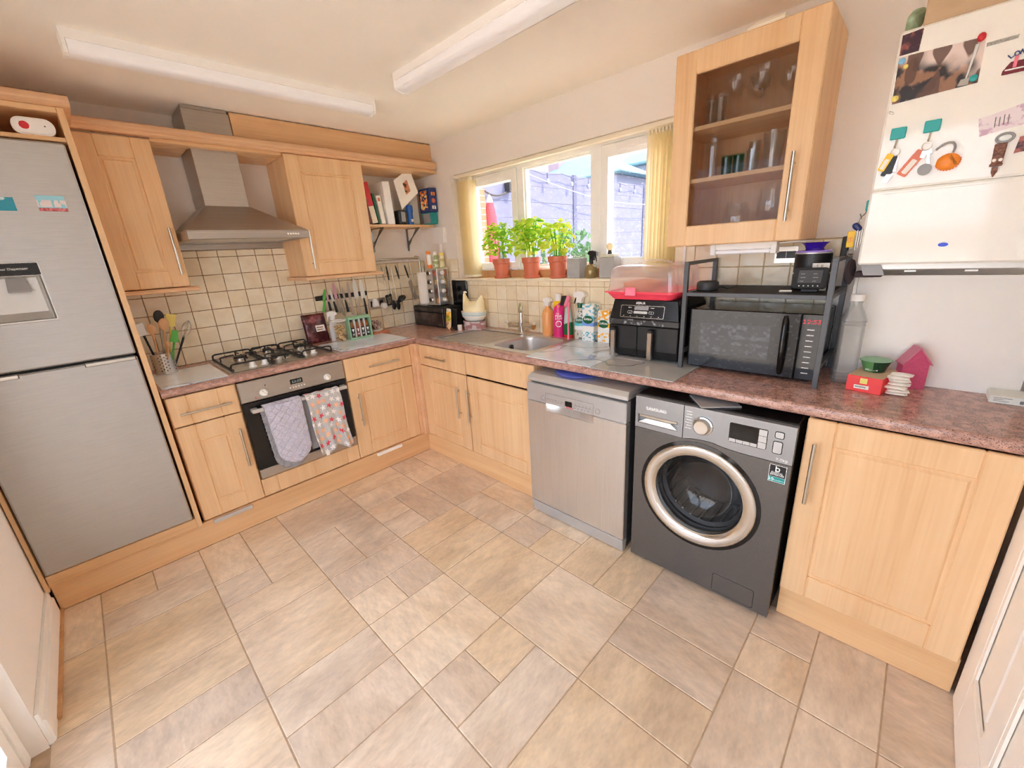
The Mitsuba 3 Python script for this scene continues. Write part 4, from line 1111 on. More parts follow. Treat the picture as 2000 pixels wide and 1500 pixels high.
# packets and jars right of the hob
mat('dark_foil', tex=proc(lambda p, n, uv: mix(C((74, 22, 28)), C((150, 84, 88)), smoothstep(0.5, 0.8, fbm(p.y * 26, p.z * 26, p.x * 26, 3)))), rough=0.22, spec=0.6)
t = thing('sweets_bag', 'dark red foil bag of sweets standing behind the hob', 'bag')


def pillow(w, h, d, seed=0, crumple=0.006):
    def fn(A, B):
        e = np.clip(np.sin(np.pi * A) * np.sin(np.pi * np.clip(B * 1.0, 0, 1)), 0, 1) ** 0.45
        P = np.stack([A * 7, B * 8, np.full_like(A, seed)], -1)
        c = (meshkit.fbm(P, 3, seed) - 0.5) * crumple * 2
        return (A - 0.5) * w, B * h, d * e / 2 + c * e
    f, u1 = grid(26, 28, fn)
    b, u2 = grid(26, 28, lambda A, B: (lambda r: (r[0], r[1], -r[2]))(fn(A, B)))
    b.invert()
    return trimesh.util.concatenate([f, b])


MB = FH(0.085, -1.062, WT + 0.002) @ MX(0, 0, 0, 0, 0, -9)
part(t, 'bag', pillow(0.165, 0.210, 0.055, 3), 'dark_foil', MB, True)
part(t, 'label', bx(-0.012, 0.052, 0.078, 0.124, 0.034, 0.036, 0.0005), 'paper', MB, label='small cream label')
part(t, 'label_print', [bx(-0.004 + 0.0075 * q, 0.001 + 0.0075 * q, 0.104, 0.113, 0.0362, 0.0365, 0) for q in range(6)] + [bx(-0.004 + 0.0075 * q, 0.001 + 0.0075 * q, 0.087, 0.096, 0.0362, 0.0365, 0) for q in range(6)], 'crimson', MB)
t = thing('nut_jar', 'clear tapered tub of nuts between the sweets bag and the green box', 'jar')
MJ = MX(0.225, -0.955, WT + 0.0052)
part(t, 'tub', lathe([(0.034, 0), (0.036, 0.002), (0.052, 0.150)], 28, False), 'thin_clear', MJ, 40)
nuts = []
for q in range(150):
    z = rng.uniform(0.008, 0.115)
    r = (0.026 + 0.10 * z) * math.sqrt(rng.uniform(0, 1))
    a = rng.uniform(0, 6.28)
    nuts.append(rot(sph((0, 0, 0), 0.0075, 5, (1.25, 0.9, 0.9)), rng.uniform(0, 180), (0.3, 0.5, 1)).apply_translation([r * math.cos(a), r * math.sin(a), z]))
part(t, 'nuts', nuts, 'nut', MJ, True, kind='stuff')
mat('nut', tex=proc(lambda p, n, uv: mix(C((232, 206, 150)), C((150, 100, 50)), smoothstep(0.5, 0.7, noise(p.x * 110, p.y * 110, p.z * 110)))), rough=0.5)
part(t, 'rim', lathe([(0.050, 0.148), (0.055, 0.150), (0.055, 0.154), (0.050, 0.155)], 28, False), 'white_plastic', MJ, 40)


def trigger_head(t, M, m, scale=1.0, lever=None):
    """The head of a spray bottle: neck, body with nozzle pointing to -u, lever."""
    P = sg.Polygon([(-0.030, 0.030), (-0.026, 0.048), (0.004, 0.054), (0.026, 0.048), (0.034, 0.034), (0.016, 0.024), (0.013, 0.0), (-0.013, 0.0), (-0.012, 0.026)]).buffer(0.002)
    S = np.diag([scale, scale, scale, 1.0])
    part(t, 'spray_head', [ext(P, 0.022, -0.011)], m, M @ S)
    part(t, 'lever', tube([[-0.016, 0.032, 0], [-0.026, 0.016, 0], [-0.034, -0.006, 0]], [0.005, 0.004, 0.003], 6), lever or m, M @ S)


t = thing('spray_bottle', 'white trigger spray bottle behind the tub of nuts', 'bottle')
part(t, 'bottle', lathe([(0.030, 0), (0.031, 0.10), (0.024, 0.135), (0.012, 0.15), (0.012, 0.16)], 20), 'white_plastic', MX(0.115, -0.950, WT + 0.0005), 40)
trigger_head(t, FH(0.115, -0.950, WT + 0.158) @ MX(0, 0, 0), 'white_plastic', 1.1)
mat('sage', (142, 186, 150), 0.5)
t = thing('sauce_box', 'green open-fronted gift box holding four dark bottles', 'box')
Y0, Y1, ZB0, ZB1 = -0.897, -0.722, WT + 0.0052, 1.084
part(t, 'carton', [bx(0.208, 0.262, Y0, Y1, ZB0, ZB0 + 0.014, 0.001), bx(0.208, 0.262, Y0, Y1, ZB1 - 0.020, ZB1, 0.001), bx(0.208, 0.262, Y0, Y0 + 0.010, ZB0 + 0.014, ZB1 - 0.02, 0.001), bx(0.208, 0.262, Y1 - 0.010, Y1, ZB0 + 0.014, ZB1 - 0.02, 0.001), bx(0.206, 0.209, Y0, Y1, ZB0, ZB1, 0.0005)], 'sage')
for q in range(3):
    part(t, 'divider', bx(0.212, 0.261, Y0 + 0.0485 + 0.0385 * q, Y0 + 0.0505 + 0.0385 * q, ZB0 + 0.014, ZB1 - 0.02, 0.0004), 'paper')
for q in range(4):
    y = Y0 + 0.030 + 0.0385 * q
    t = thing('sauce_bottle', ['black', 'maroon', 'black', 'black'][q] + '-labelled bottle, ' + ['first', 'second', 'third', 'fourth'][q] + ' from the left in the green gift box', 'bottle', 'bottles in the green gift box')
    M = MX(0.236, y, ZB0 + 0.0145)
    part(t, 'bottle', lathe([(0.015, 0), (0.0155, 0.085), (0.010, 0.098), (0.008, 0.118)], 18), 'amber', M, 40)
    part(t, 'label', lathe([(0.0162, 0.002), (0.0162, 0.072)], 18, False), ['ink_dark', 'crimson', 'ink_dark', 'ink_dark'][q], M, 40)
    part(t, 'cap', lathe([(0.009, 0.114), (0.009, 0.130)], 14), 'charcoal', M)
    part(t, 'label_triangle', [ext(sg.Polygon([(-0.010, 0.062), (0.010, 0.062), (0, 0.036)]), 0.0005)] + [bx(-0.008, 0.008, 0.026 - 0.005 * z, 0.0285 - 0.005 * z, 0, 0.0005, 0) for z in range(3)], 'ink_white', FH(0.2526, y, ZB0 + 0.0145))
mat('amber', (150, 84, 30), 0.1)
single('wooden_board', 'small reddish wooden board by the socket', 'board', bx(0.060, 0.205, -0.685, -0.545, WT + 0.0005, WT + 0.016, 0.003), 'terracotta_wood')
mat('terracotta_wood', tex=wood_tex((206, 130, 92), (170, 96, 64), 'y'), rough=0.5)
single('paper_tray', 'crumpled white paper under the dark ball of string', 'paper', hull(lathe([(0.045, 0), (0.058, 0.012), (0.0, 0.010)], 12)), 'paper', MX(0.135, -0.628, WT + 0.0165))
t = thing('string_ball', 'dark brown ball wound with pale strands on the wooden board', 'ball')
part(t, 'ball', sph((0, 0, 0), 0.046, 14, (1, 1, 0.86)), 'brown', MX(0.135, -0.628, WT + 0.069), True)
for q in range(9):
    n = rng.normal(size=3)
    R = trimesh.geometry.align_vectors([0, 0, 1], n / np.linalg.norm(n))
    a = np.arange(28) * 2 * np.pi / 28
    P = np.stack([np.cos(a), np.sin(a), 0 * a], 1) @ R[:3, :3].T * 0.0470 * np.array([1, 1, 0.86])
    part(t, 'strand', tube(P, 0.0012, 5, True), 'paper', MX(0.135, -0.628, WT + 0.069), 60)

# utensil rail
single('utensil_rail', 'steel utensil rail with an elbow end above the corner worktop', 'rail', [tube([[0.05, -0.640, 1.469], [0.05, -0.100, 1.469]], 0.0075, 12), tube(np.vstack([bez([0.05, -0.100, 1.469], [0.05, -0.084, 1.469], [0.05, -0.084, 1.45], n=6), [[0.05, -0.084, 1.30]]]), 0.008, 12), lathe([(0.018, 0), (0.018, 0.006), (0.010, 0.009), (0.009, 0.044)], 18).apply_transform(FH(0.0065, -0.086, 1.474)), lathe([(0.018, 0), (0.018, 0.006), (0.010, 0.009), (0.009, 0.044)], 18).apply_transform(FH(0.0065, -0.628, 1.469)), tube([[0.005, -0.084, 1.30], [0.05, -0.084, 1.30]], 0.007, 10)], 'satin_chrome', smooth=50)
HK = [('spatula', 'spatula with a grey handle and black slotted head, first on the rail', -0.464, 'grey_plastic', (-0.432, 1.190), 'slots', 'black_plastic'), ('spoon', 'black-handled spoon with an oval black head, second on the rail', -0.417, 'black_plastic', (-0.396, 1.140), 'oval', 'black_plastic'),
      ('spoon', 'steel-handled spoon with a long black head, third on the rail', -0.377, 'satin_chrome', (-0.356, 1.135), 'oval', 'black_plastic'), ('ladle', 'black ladle hanging from the rail', -0.334, 'black_plastic', (-0.284, 1.165), 'ladle', 'black_plastic'),
      ('grater', 'flat steel hand grater with a black handle hanging from the rail', -0.247, 'black_plastic', (-0.213, 1.290), 'grater', 'steel'), ('sieve', 'round wire sieve at the right end of the rail', -0.196, 'satin_chrome', (-0.155, 1.235), 'ring', 'satin_chrome')]
for i, (nm, lb, y, hm, (ey, ez), kind, em) in enumerate(HK):
    z0 = 1.469
    single('hook', 'small steel hook holding the ' + ['grey-handled spatula', 'oval-headed spoon', 'steel-handled spoon', 'black ladle', 'flat grater', 'wire sieve'][i], 'hook', tube(np.vstack([bez([0.040, y, z0 - 0.006], [0.044, y, z0 + 0.014], [0.058, y, z0 + 0.006], n=6), [[0.059, y, z0 - 0.02]], bez([0.059, y, z0 - 0.035], [0.060, y, z0 - 0.052], [0.070, y + 0.002, z0 - 0.040], n=5)]), 0.0016, 6), 'satin_chrome', smooth=60, group='hooks on the utensil rail')
    t = thing(nm, lb, 'utensil')
    a = np.array([0.066, y, z0 - 0.050]); e = np.array([0.062, ey, ez])
    d = (e - a) / np.linalg.norm(e - a)
    hl = 0.11
    part(t, 'handle', [tube([a, a + d * 0.01, a + d * hl * 0.5, a + d * hl], [0.003, 0.006, 0.0075, 0.005], 8)], hm, None, 60)
    part(t, 'shaft', tube([a + d * hl, e], 0.0032, 6), 'satin_chrome', None, 60)
    X = np.cross(d, [1.0, 0, 0]); X /= np.linalg.norm(X)
    F = np.eye(4); F[:3, 0], F[:3, 1], F[:3, 2], F[:3, 3] = X, np.cross(d, X), d, e
    if kind == 'slots':
        h = ext(rrect(-0.030, 0.030, -0.005, 0.085, 0.008).difference(sg.MultiPolygon([sg.box(-0.020 + 0.0105 * q, 0.015, -0.0145 + 0.0105 * q, 0.07) for q in range(4)])), 0.003)
        h.apply_transform(np.array([[1, 0, 0, 0], [0, 0, 1, 0], [0, 1, 0, 0], [0, 0, 0, 1.0]]))
        if h.volume < 0: h.invert()
    elif kind == 'oval':
        h = sph((0, 0, 0.035), 1, 10, (0.020, 0.007, 0.042))
    elif kind == 'ladle':
        h = rot(lathe([(0, -0.028), (0.022, -0.022), (0.036, -0.008), (0.040, 0.006), (0.037, 0.006), (0.032, -0.008), (0.018, -0.020), (0, -0.024)], 24), -25, (0, 1, 0)).apply_translation([0.030, 0, 0.012])
    elif kind == 'grater':
        h = trimesh.util.concatenate([bx(-0.017, 0.017, -0.001, 0.001, 0, 0.17, 0.0005), tube([[-0.018, 0, 0], [-0.018, 0, 0.17]], 0.002, 6), tube([[0.018, 0, 0], [0.018, 0, 0.17]], 0.002, 6)])
    else:
        a_ = np.arange(30) * 2 * np.pi / 30
        h = trimesh.util.concatenate([tube(np.stack([0.042 * np.cos(a_), 0 * a_, 0.042 + 0.042 * np.sin(a_)], 1), 0.0022, 6, True)] + [tube([[-0.038 + 0.0127 * q, 0, 0.042 - math.sqrt(max(0.0017 - (-0.038 + 0.0127 * q) ** 2, 0))], [-0.038 + 0.0127 * q, 0.008, 0.042], [-0.038 + 0.0127 * q, 0, 0.042 + math.sqrt(max(0.0017 - (-0.038 + 0.0127 * q) ** 2, 0))]], 0.0007, 4) for q in range(7)])
    part(t, 'head', h, em, F, 40)

# bread bin in the corner and what stands on it
mat('bin_gloss', tex=proc(lambda p, n, uv: mix(C((46, 38, 36)), C((84, 68, 62)), smoothstep(0.45, 0.75, fbm(p.x * 9, p.z * 14, 1.0, 3)))), rough=0.14)
t = thing('bread_bin', 'glossy black bread bin in the corner of the worktop', 'bread bin')
ZT = 1.078
part(t, 'body', [bx(0.072, 0.510, -0.215, -0.032, WT + 0.0005, ZT, 0.006)], 'black_matt')
part(t, 'flap', [bx(0.085, 0.497, -0.224, -0.2152, WT + 0.012, 1.030, 0.003), bx(0.085, 0.497, -0.224, -0.2152, 1.036, ZT - 0.008, 0.003)], 'bin_gloss')
part(t, 'lip', bx(0.100, 0.482, -0.230, -0.2245, 1.036, 1.044, 0.002), 'black_gloss')
t = thing('kitchen_roll', 'white kitchen roll on a chrome stand on the bread bin', 'kitchen roll')
part(t, 'roll', lathe([(0.018, 0.012), (0.056, 0.012), (0.057, 0.014), (0.057, 0.270), (0.056, 0.272), (0.018, 0.272)], 32), 'paper', MX(0.158, -0.128, ZT + 0.0005), 40)
part(t, 'stand', [lathe([(0.062, 0), (0.062, 0.006), (0.056, 0.010)], 32), lathe([(0.006, 0.0), (0.006, 0.295), (0.010, 0.300), (0.010, 0.308)], 12)], 'chrome', MX(0.158, -0.128, ZT + 0.0005), 40)
t = thing('spice_carousel', 'square steel spice carousel on the bread bin', 'spice rack')
CXY, SID = np.array([0.318, -0.106]), 0.130
CORN = [CXY + 0.092 * np.array(q) for q in ((0.805, -0.592), (0.592, 0.805), (-0.805, 0.592), (-0.592, -0.805))]
yaw = math.degrees(math.atan2(*(CORN[1] - CORN[0])[::-1]))
MS = MX(*CXY, ZT + 0.0005, yaw - 90)
zc = [0.050, 0.122, 0.194, 0.266]
shell = cut(bx(-0.065, 0.065, -0.065, 0.065, 0.008, 0.302, 0.002), bx(0.012, 0.055, -0.1, 0.1, 0.02, 0.290, 0), bx(-0.1, 0.1, 0.012, 0.055, 0.02, 0.290, 0))
part(t, 'frame', shell, 'steel_v', MS)
part(t, 'base', lathe([(0.055, 0), (0.055, 0.008)], 24), 'black_plastic', MS)
for q in range(4):
    for side, nm in ((0, 'left'), (1, 'right')):
        k = thing('spice_jar', ('steel-lidded' if side == 0 else 'white-capped') + ' spice jar, ' + ['lowest', 'second from the bottom', 'second from the top', 'topmost'][q] + (' in the carousel' ), 'jar', 'spice jars in the carousel')
        if side == 0:
            Mj = MS @ MX(-0.028, -0.0655, zc[q]) @ np.array([[1, 0, 0, 0], [0, 0, -1, 0], [0, 1, 0, 0], [0, 0, 0, 1.0]])
            part(k, 'lid', [lathe([(0.021, 0), (0.022, 0.003), (0.022, 0.012), (0.019, 0.014), (0.016, 0.012)], 20)], 'satin_chrome', Mj, 40)
            part(k, 'window', lathe([(0.015, 0.0125), (0.012, 0.0145)], 16), 'charcoal', Mj)
        else:
            Mj = MS @ MX(0.0655, -0.028, zc[q]) @ np.array([[0, 0, 1, 0], [1, 0, 0, 0], [0, 1, 0, 0], [0, 0, 0, 1.0]])
            part(k, 'jar', lathe([(0.020, 0), (0.022, 0.003), (0.022, 0.016)], 20), 'grey_plastic', Mj, 40)
            part(k, 'cap', [lathe([(0.018, 0.016), (0.017, 0.024)], 18), rot(bx(-0.009, 0.012, -0.012, 0.012, 0.024, 0.040, 0.004), 25)], 'white_plastic', Mj, 40)
        b = thing('spice_jar', 'brown spice jar, ' + ['lowest', 'second from the bottom', 'second from the top', 'topmost'][q] + (' in the column right of the steel lids' if side == 0 else ' in the column right of the white caps'), 'jar', 'spice jars in the carousel')
        put(b, lathe([(0.017, 0), (0.018, 0.03), (0.012, 0.036), (0.012, 0.045)], 16), ['oak', 'brown', 'nut', 'terracotta'][q], MS @ (MX(0.033, -0.040, zc[q] - 0.025) if side == 0 else MX(0.040, 0.033, zc[q] - 0.025)), 40)
for q, (dx, m, cm, h, lb) in enumerate([(-0.052, 'orange_label', 'orange', 0.135, 'orange-capped spice bottle on the carousel'), (0.0, 'sage_label', 'white_plastic', 0.128, 'green-labelled spice bottle on the carousel'), (0.050, 'lemon_label', 'lemon', 0.118, 'pale yellow spice bottle on the carousel')]):
    t = thing('spice_bottle', lb, 'bottle')
    M = MX(CXY[0] + dx * 0.592, CXY[1] + dx * 0.805, ZT + 0.303)
    part(t, 'bottle', lathe([(0.020, 0), (0.021, 0.003), (0.021, h * 0.78), (0.016, h * 0.82)], 18), m, M, 40)
    part(t, 'cap', lathe([(0.018, h * 0.82), (0.0185, h)], 18), cm, M)
mat('orange_label', tex=proc(lambda p, n, uv: dr.select(noise(p.z * 60, p.x * 40) > 0.55, C((238, 236, 226)), C((236, 128, 60)))), rough=0.35)
mat('sage_label', tex=proc(lambda p, n, uv: dr.select(noise(p.z * 70, p.x * 60) > 0.5, C((224, 230, 206)), C((150, 170, 110)))), rough=0.35)
mat('lemon_label', tex=proc(lambda p, n, uv: dr.select(noise(p.z * 80, p.x * 50) > 0.6, C((190, 180, 110)), C((232, 226, 186)))), rough=0.35)
single('black_board', 'glossy black chopping board standing against the tiles behind the bread bin', 'board', bx(0.395, 0.585, -0.027, -0.012, WT + 0.0005, 1.277, 0.006), 'black_gloss')

# hen-shaped egg holder, packet, little jar
t = thing('hen_dish', 'cream hen-shaped egg dish on a striped bowl and a clear tub', 'dish')
HX, HY = 0.742, -0.104
EL = np.diag([1.0, 0.72, 1, 1])
part(t, 'tub', lathe([(0.098, 0), (0.106, 0.066), (0.104, 0.066), (0.096, 0.003)], 32), 'tub_plastic', MX(HX, HY, WT + 0.0005) @ EL, 40)
mat('tub_plastic', tex=proc(lambda p, n, uv: mix(C((214, 204, 200)), C((180, 130, 134)), smoothstep(0.5, 0.6, noise(p.x * 40, p.z * 70)))), rough=0.3)
part(t, 'bowl', lathe([(0.080, 0.0665), (0.110, 0.100), (0.116, 0.138), (0.112, 0.138)], 32), 'striped_bowl', MX(HX, HY, WT + 0.0005) @ EL, 40, label='white bowl with pale blue stripes')
mat('striped_bowl', tex=proc(lambda p, n, uv: dr.select((dr.abs(p.z - 1.026) < 0.004) | (dr.abs(p.z - 1.040) < 0.0025), C((176, 210, 214)), C((240, 238, 228)))), rough=0.15)
def henf(A, B):
    x = -0.112 + 0.224 * A
    head, tail = np.exp(-((A - 0.06) / 0.075) ** 2), np.exp(-((A - 0.96) / 0.13) ** 2)
    h = 0.062 + 0.075 * head + 0.060 * tail + 0.012 * np.sin(np.pi * A)
    wd = 0.074 * np.clip(np.sin(np.pi * np.clip(A, 0.0, 1)), 0, 1) ** 0.6 * (1 - 0.25 * head)
    a = np.pi * B
    return x, -wd * np.cos(a), h * np.sin(a) ** 0.55
m, uv = grid(40, 25, henf)
if m.vertex_normals[500][2] < 0: m.invert()
part(t, 'hen_lid', m, 'cream', MX(HX, HY, WT + 0.139), True, label='cream hen-shaped lid')
part(t, 'comb', [sph((-0.098 + 0.012 * q, 0, 0.140 + 0.004 * (q == 1)), 0.007, 6) for q in range(3)], 'paper', MX(HX, HY, WT + 0.139), True)
t = thing('snack_packet', 'yellow snack packet with a black back standing by the bread bin', 'packet')
MP = FW(0.602, -0.258, WT + 0.001) @ MX(0, 0, 0, 0, -14, -6)
part(t, 'bag', pillow(0.082, 0.168, 0.030, 9, 0.002), 'snack_print', MP, True)
mat('snack_print', tex=proc(lambda p, n, uv: dr.select(p.z > 1.058, C((240, 238, 226)), dr.select(p.z > 1.030, mix(C((240, 168, 30)), C((246, 226, 120)), smoothstep(0.4, 0.6, noise(p.x * 90, p.z * 120))), dr.select(p.z > 0.985, mix(C((236, 200, 52)), C((150, 150, 50)), smoothstep(0.5, 0.6, noise(p.x * 150, p.z * 200))), mix(C((236, 206, 160)), C((150, 84, 40)), smoothstep(0.45, 0.6, noise(p.x * 70, p.z * 70))))))), rough=0.3)
single('snack_packet', 'black snack packet propped behind the yellow one', 'packet', pillow(0.088, 0.165, 0.012, 11, 0.002), 'black_matt', FW(0.640, -0.225, WT + 0.001) @ MX(0, 0, 0, 0, -14, -4), True)
single('small_jar', 'tiny white-lidded jar in front of the hen dish', 'jar', lathe([(0.016, 0), (0.017, 0.026), (0.018, 0.028), (0.018, 0.042)], 16), 'white_plastic', MX(0.690, -0.215, WT + 0.0005), 40)

# ------------------------------------------------------------------ cleaning things behind the sink
YB = -0.040
t = thing('spray_bottle', 'clear spray bottle of orange cleaner behind the sink', 'bottle')
M = MX(1.432, YB, WT + 0.0005)
part(t, 'bottle', lathe([(0.037, 0), (0.038, 0.004), (0.038, 0.145), (0.030, 0.170), (0.013, 0.186), (0.013, 0.20)], 28), 'orange_liquid', M, 40)
mat('orange_liquid', (240, 170, 104), 0.08)
trigger_head(t, FW(1.432, YB, WT + 0.200), 'white_plastic', 1.0)
t = thing('cream_cleaner', 'pink bottle of cream cleaner with a yellow top and white cap', 'bottle')
M = MX(1.530, YB - 0.004, WT + 0.0005)
part(t, 'bottle', lathe([(0.034, 0), (0.036, 0.006), (0.036, 0.215), (0.030, 0.232), (0.020, 0.238)], 28), 'stuff_pink', M, 40)
mat('stuff_pink', tex=proc(lambda p, n, uv: dr.select(p.z - 0.9 * (p.x - 1.53) > 1.118, C((248, 200, 30)), C((226, 44, 122)))), rough=0.25)
part(t, 'cap', lathe([(0.018, 0.236), (0.018, 0.282)], 18), 'white_plastic', M)
part(t, 'lettering', [txt('The', 0.008, -0.006, 0.158, 0, 0.0006, True), txt('PINK', 0.013, 0, 0.142, 0, 0.0006, True), txt('STUFF', 0.011, 0.002, 0.125, 0, 0.0006, True), ext(rrect(-0.020, 0.020, 0.070, 0.110, 0.017).difference(rrect(-0.016, 0.016, 0.074, 0.106, 0.014)), 0.0006)], 'ink_white', FW(1.530, YB - 0.004, WT) @ MX(0, 0, 0.0003, 0, 35) @ MX(0, 0, 0.036))
part(t, 'star', ext(sg.Polygon([(0.010 * (1 if q % 2 == 0 else 0.45) * math.sin(q * math.pi / 5), 0.205 + 0.010 * (1 if q % 2 == 0 else 0.45) * math.cos(q * math.pi / 5)) for q in range(10)]), 0.0006), 'orange', FW(1.530, YB - 0.004, WT) @ MX(0, 0, 0.0003, 0, 35) @ MX(0, 0, 0.036))
t = thing('washing_up_bottle', 'clear bottle half full of green washing-up liquid behind the pink brush', 'bottle')
M = MX(1.606, YB - 0.004, WT + 0.0005) @ np.diag([1, 0.7, 1, 1])
part(t, 'bottle', lathe([(0.033, 0), (0.034, 0.02), (0.032, 0.09), (0.027, 0.15), (0.020, 0.185), (0.011, 0.20), (0.011, 0.215)], 26), 'green_liquid', M, 40)
mat('green_liquid', tex=proc(lambda p, n, uv: dr.select(p.z < WT + 0.022, C((206, 44, 52)), dr.select(p.z < WT + 0.095 + 0.3 * (p.x - 1.6), C((20, 104, 58)), C((190, 208, 200))))), rough=0.1)
t = thing('washing_up_brush', 'pink washing-up brush with black bristles leaning behind the sink', 'brush')
part(t, 'handle', tube([[1.668, -0.128, WT + 0.008], [1.655, -0.110, WT + 0.09], [1.640, -0.086, WT + 0.175], [1.636, -0.075, WT + 0.235]], [0.007, 0.006, 0.006, 0.009], 10), 'soft_pink', None, 60)
part(t, 'head', hull(sph((1.634, -0.076, WT + 0.262), 0.016, 8), sph((1.618, -0.080, WT + 0.222), 0.016, 8)), 'soft_pink', None, True)
part(t, 'bristles', hull(bx(1.580, 1.612, -0.098, -0.070, WT + 0.215, WT + 0.225, 0.004), bx(1.592, 1.624, -0.096, -0.070, WT + 0.265, WT + 0.275, 0.004), bx(1.606, 1.620, -0.092, -0.074, WT + 0.225, WT + 0.262, 0.002)), 'black_matt')
t = thing('disinfectant_spray', 'clear disinfectant spray bottle with a white and green trigger behind the sink', 'bottle')
M = MX(1.698, YB - 0.002, WT + 0.0005) @ np.diag([1, 0.75, 1, 1])
part(t, 'bottle', lathe([(0.038, 0), (0.039, 0.12), (0.034, 0.165), (0.018, 0.196), (0.014, 0.202)], 26), 'clear_floral', M, 40)
mat('clear_floral', tex=proc(lambda p, n, uv: dr.select((p.z > WT + 0.088) & (p.z < WT + 0.112), C((92, 196, 200)), dr.select((p.z > WT + 0.064) & (p.z < WT + 0.088), C((236, 238, 236)), mix(C((206, 202, 188)), C((120, 116, 104)), smoothstep(0.55, 0.7, noise(p.x * 90, p.y * 90, p.z * 90)))))), rough=0.1)
part(t, 'label', ext(sg.Point(0, 0).buffer(1, quad_segs=12), 1).apply_transform(np.diag([0.030, 0.019, 0.001, 1])), 'dark_green', FW(1.698, YB - 0.002, WT + 0.125) @ MX(0, 0, 0, 0, 35) @ MX(0, 0, 0.0345))
part(t, 'lettering', txt('Zoflora', 0.011, 0, 0, 0, 0.0005, True), 'ink_white', FW(1.698, YB - 0.002, WT + 0.127) @ MX(0, 0, 0, 0, 35) @ MX(0, 0, 0.0357))
part(t, 'collar', lathe([(0.017, 0.200), (0.017, 0.232)], 18), 'dark_green', MX(1.698, YB - 0.002, WT))
trigger_head(t, FW(1.698, YB - 0.002, WT + 0.232), 'white_plastic', 1.25, 'black_plastic')


def carton(name, lb, x0, x1, y0, y1, h, m, lt):
    t = thing(name, lb, 'box')
    part(t, 'carton', bx(x0, x1, y0, y1, WT + 0.0056, WT + h, 0.0015), m)
    part(t, 'label', ext(sg.Point(0, 0).buffer(1, quad_segs=12), 1).apply_transform(np.diag([0.43 * (x1 - x0), 0.024, 0.0006, 1])), 'dark_green', FW((x0 + x1) / 2, y0, WT + h * 0.60))
    part(t, 'lettering', txt(lt, 0.0135, 0, 0.004, 0.0006, 0.0005, True, sx=0.9), 'ink_white', FW((x0 + x1) / 2, y0, WT + h * 0.60))
    return t


def zof(base, band, x0):
    return proc(lambda p, n, uv: dr.select((p.z > WT + 0.100) & (p.z < WT + 0.122), C(band), dr.select((p.z > WT + 0.064) & (p.z < WT + 0.098), C((238, 238, 232)), mix(C((238, 238, 232)), C(base), smoothstep(0.48, 0.58, noise(p.x * 85 + 3, p.y * 85, p.z * 85))))))


mat('zof_blue', tex=zof((120, 186, 204), (120, 160, 226), 0), rough=0.35)
mat('zof_yellow', tex=zof((244, 176, 60), (246, 196, 40), 0), rough=0.35)
carton('disinfectant_box', 'blue and white floral carton of disinfectant next to the spray bottle', 1.752, 1.836, -0.098, -0.020, 0.230, 'zof_blue', 'Zoflora')
carton('disinfectant_box', 'yellow and white floral carton of disinfectant beside the air fryer', 1.858, 1.938, -0.090, -0.016, 0.196, 'zof_yellow', 'Zoflora')

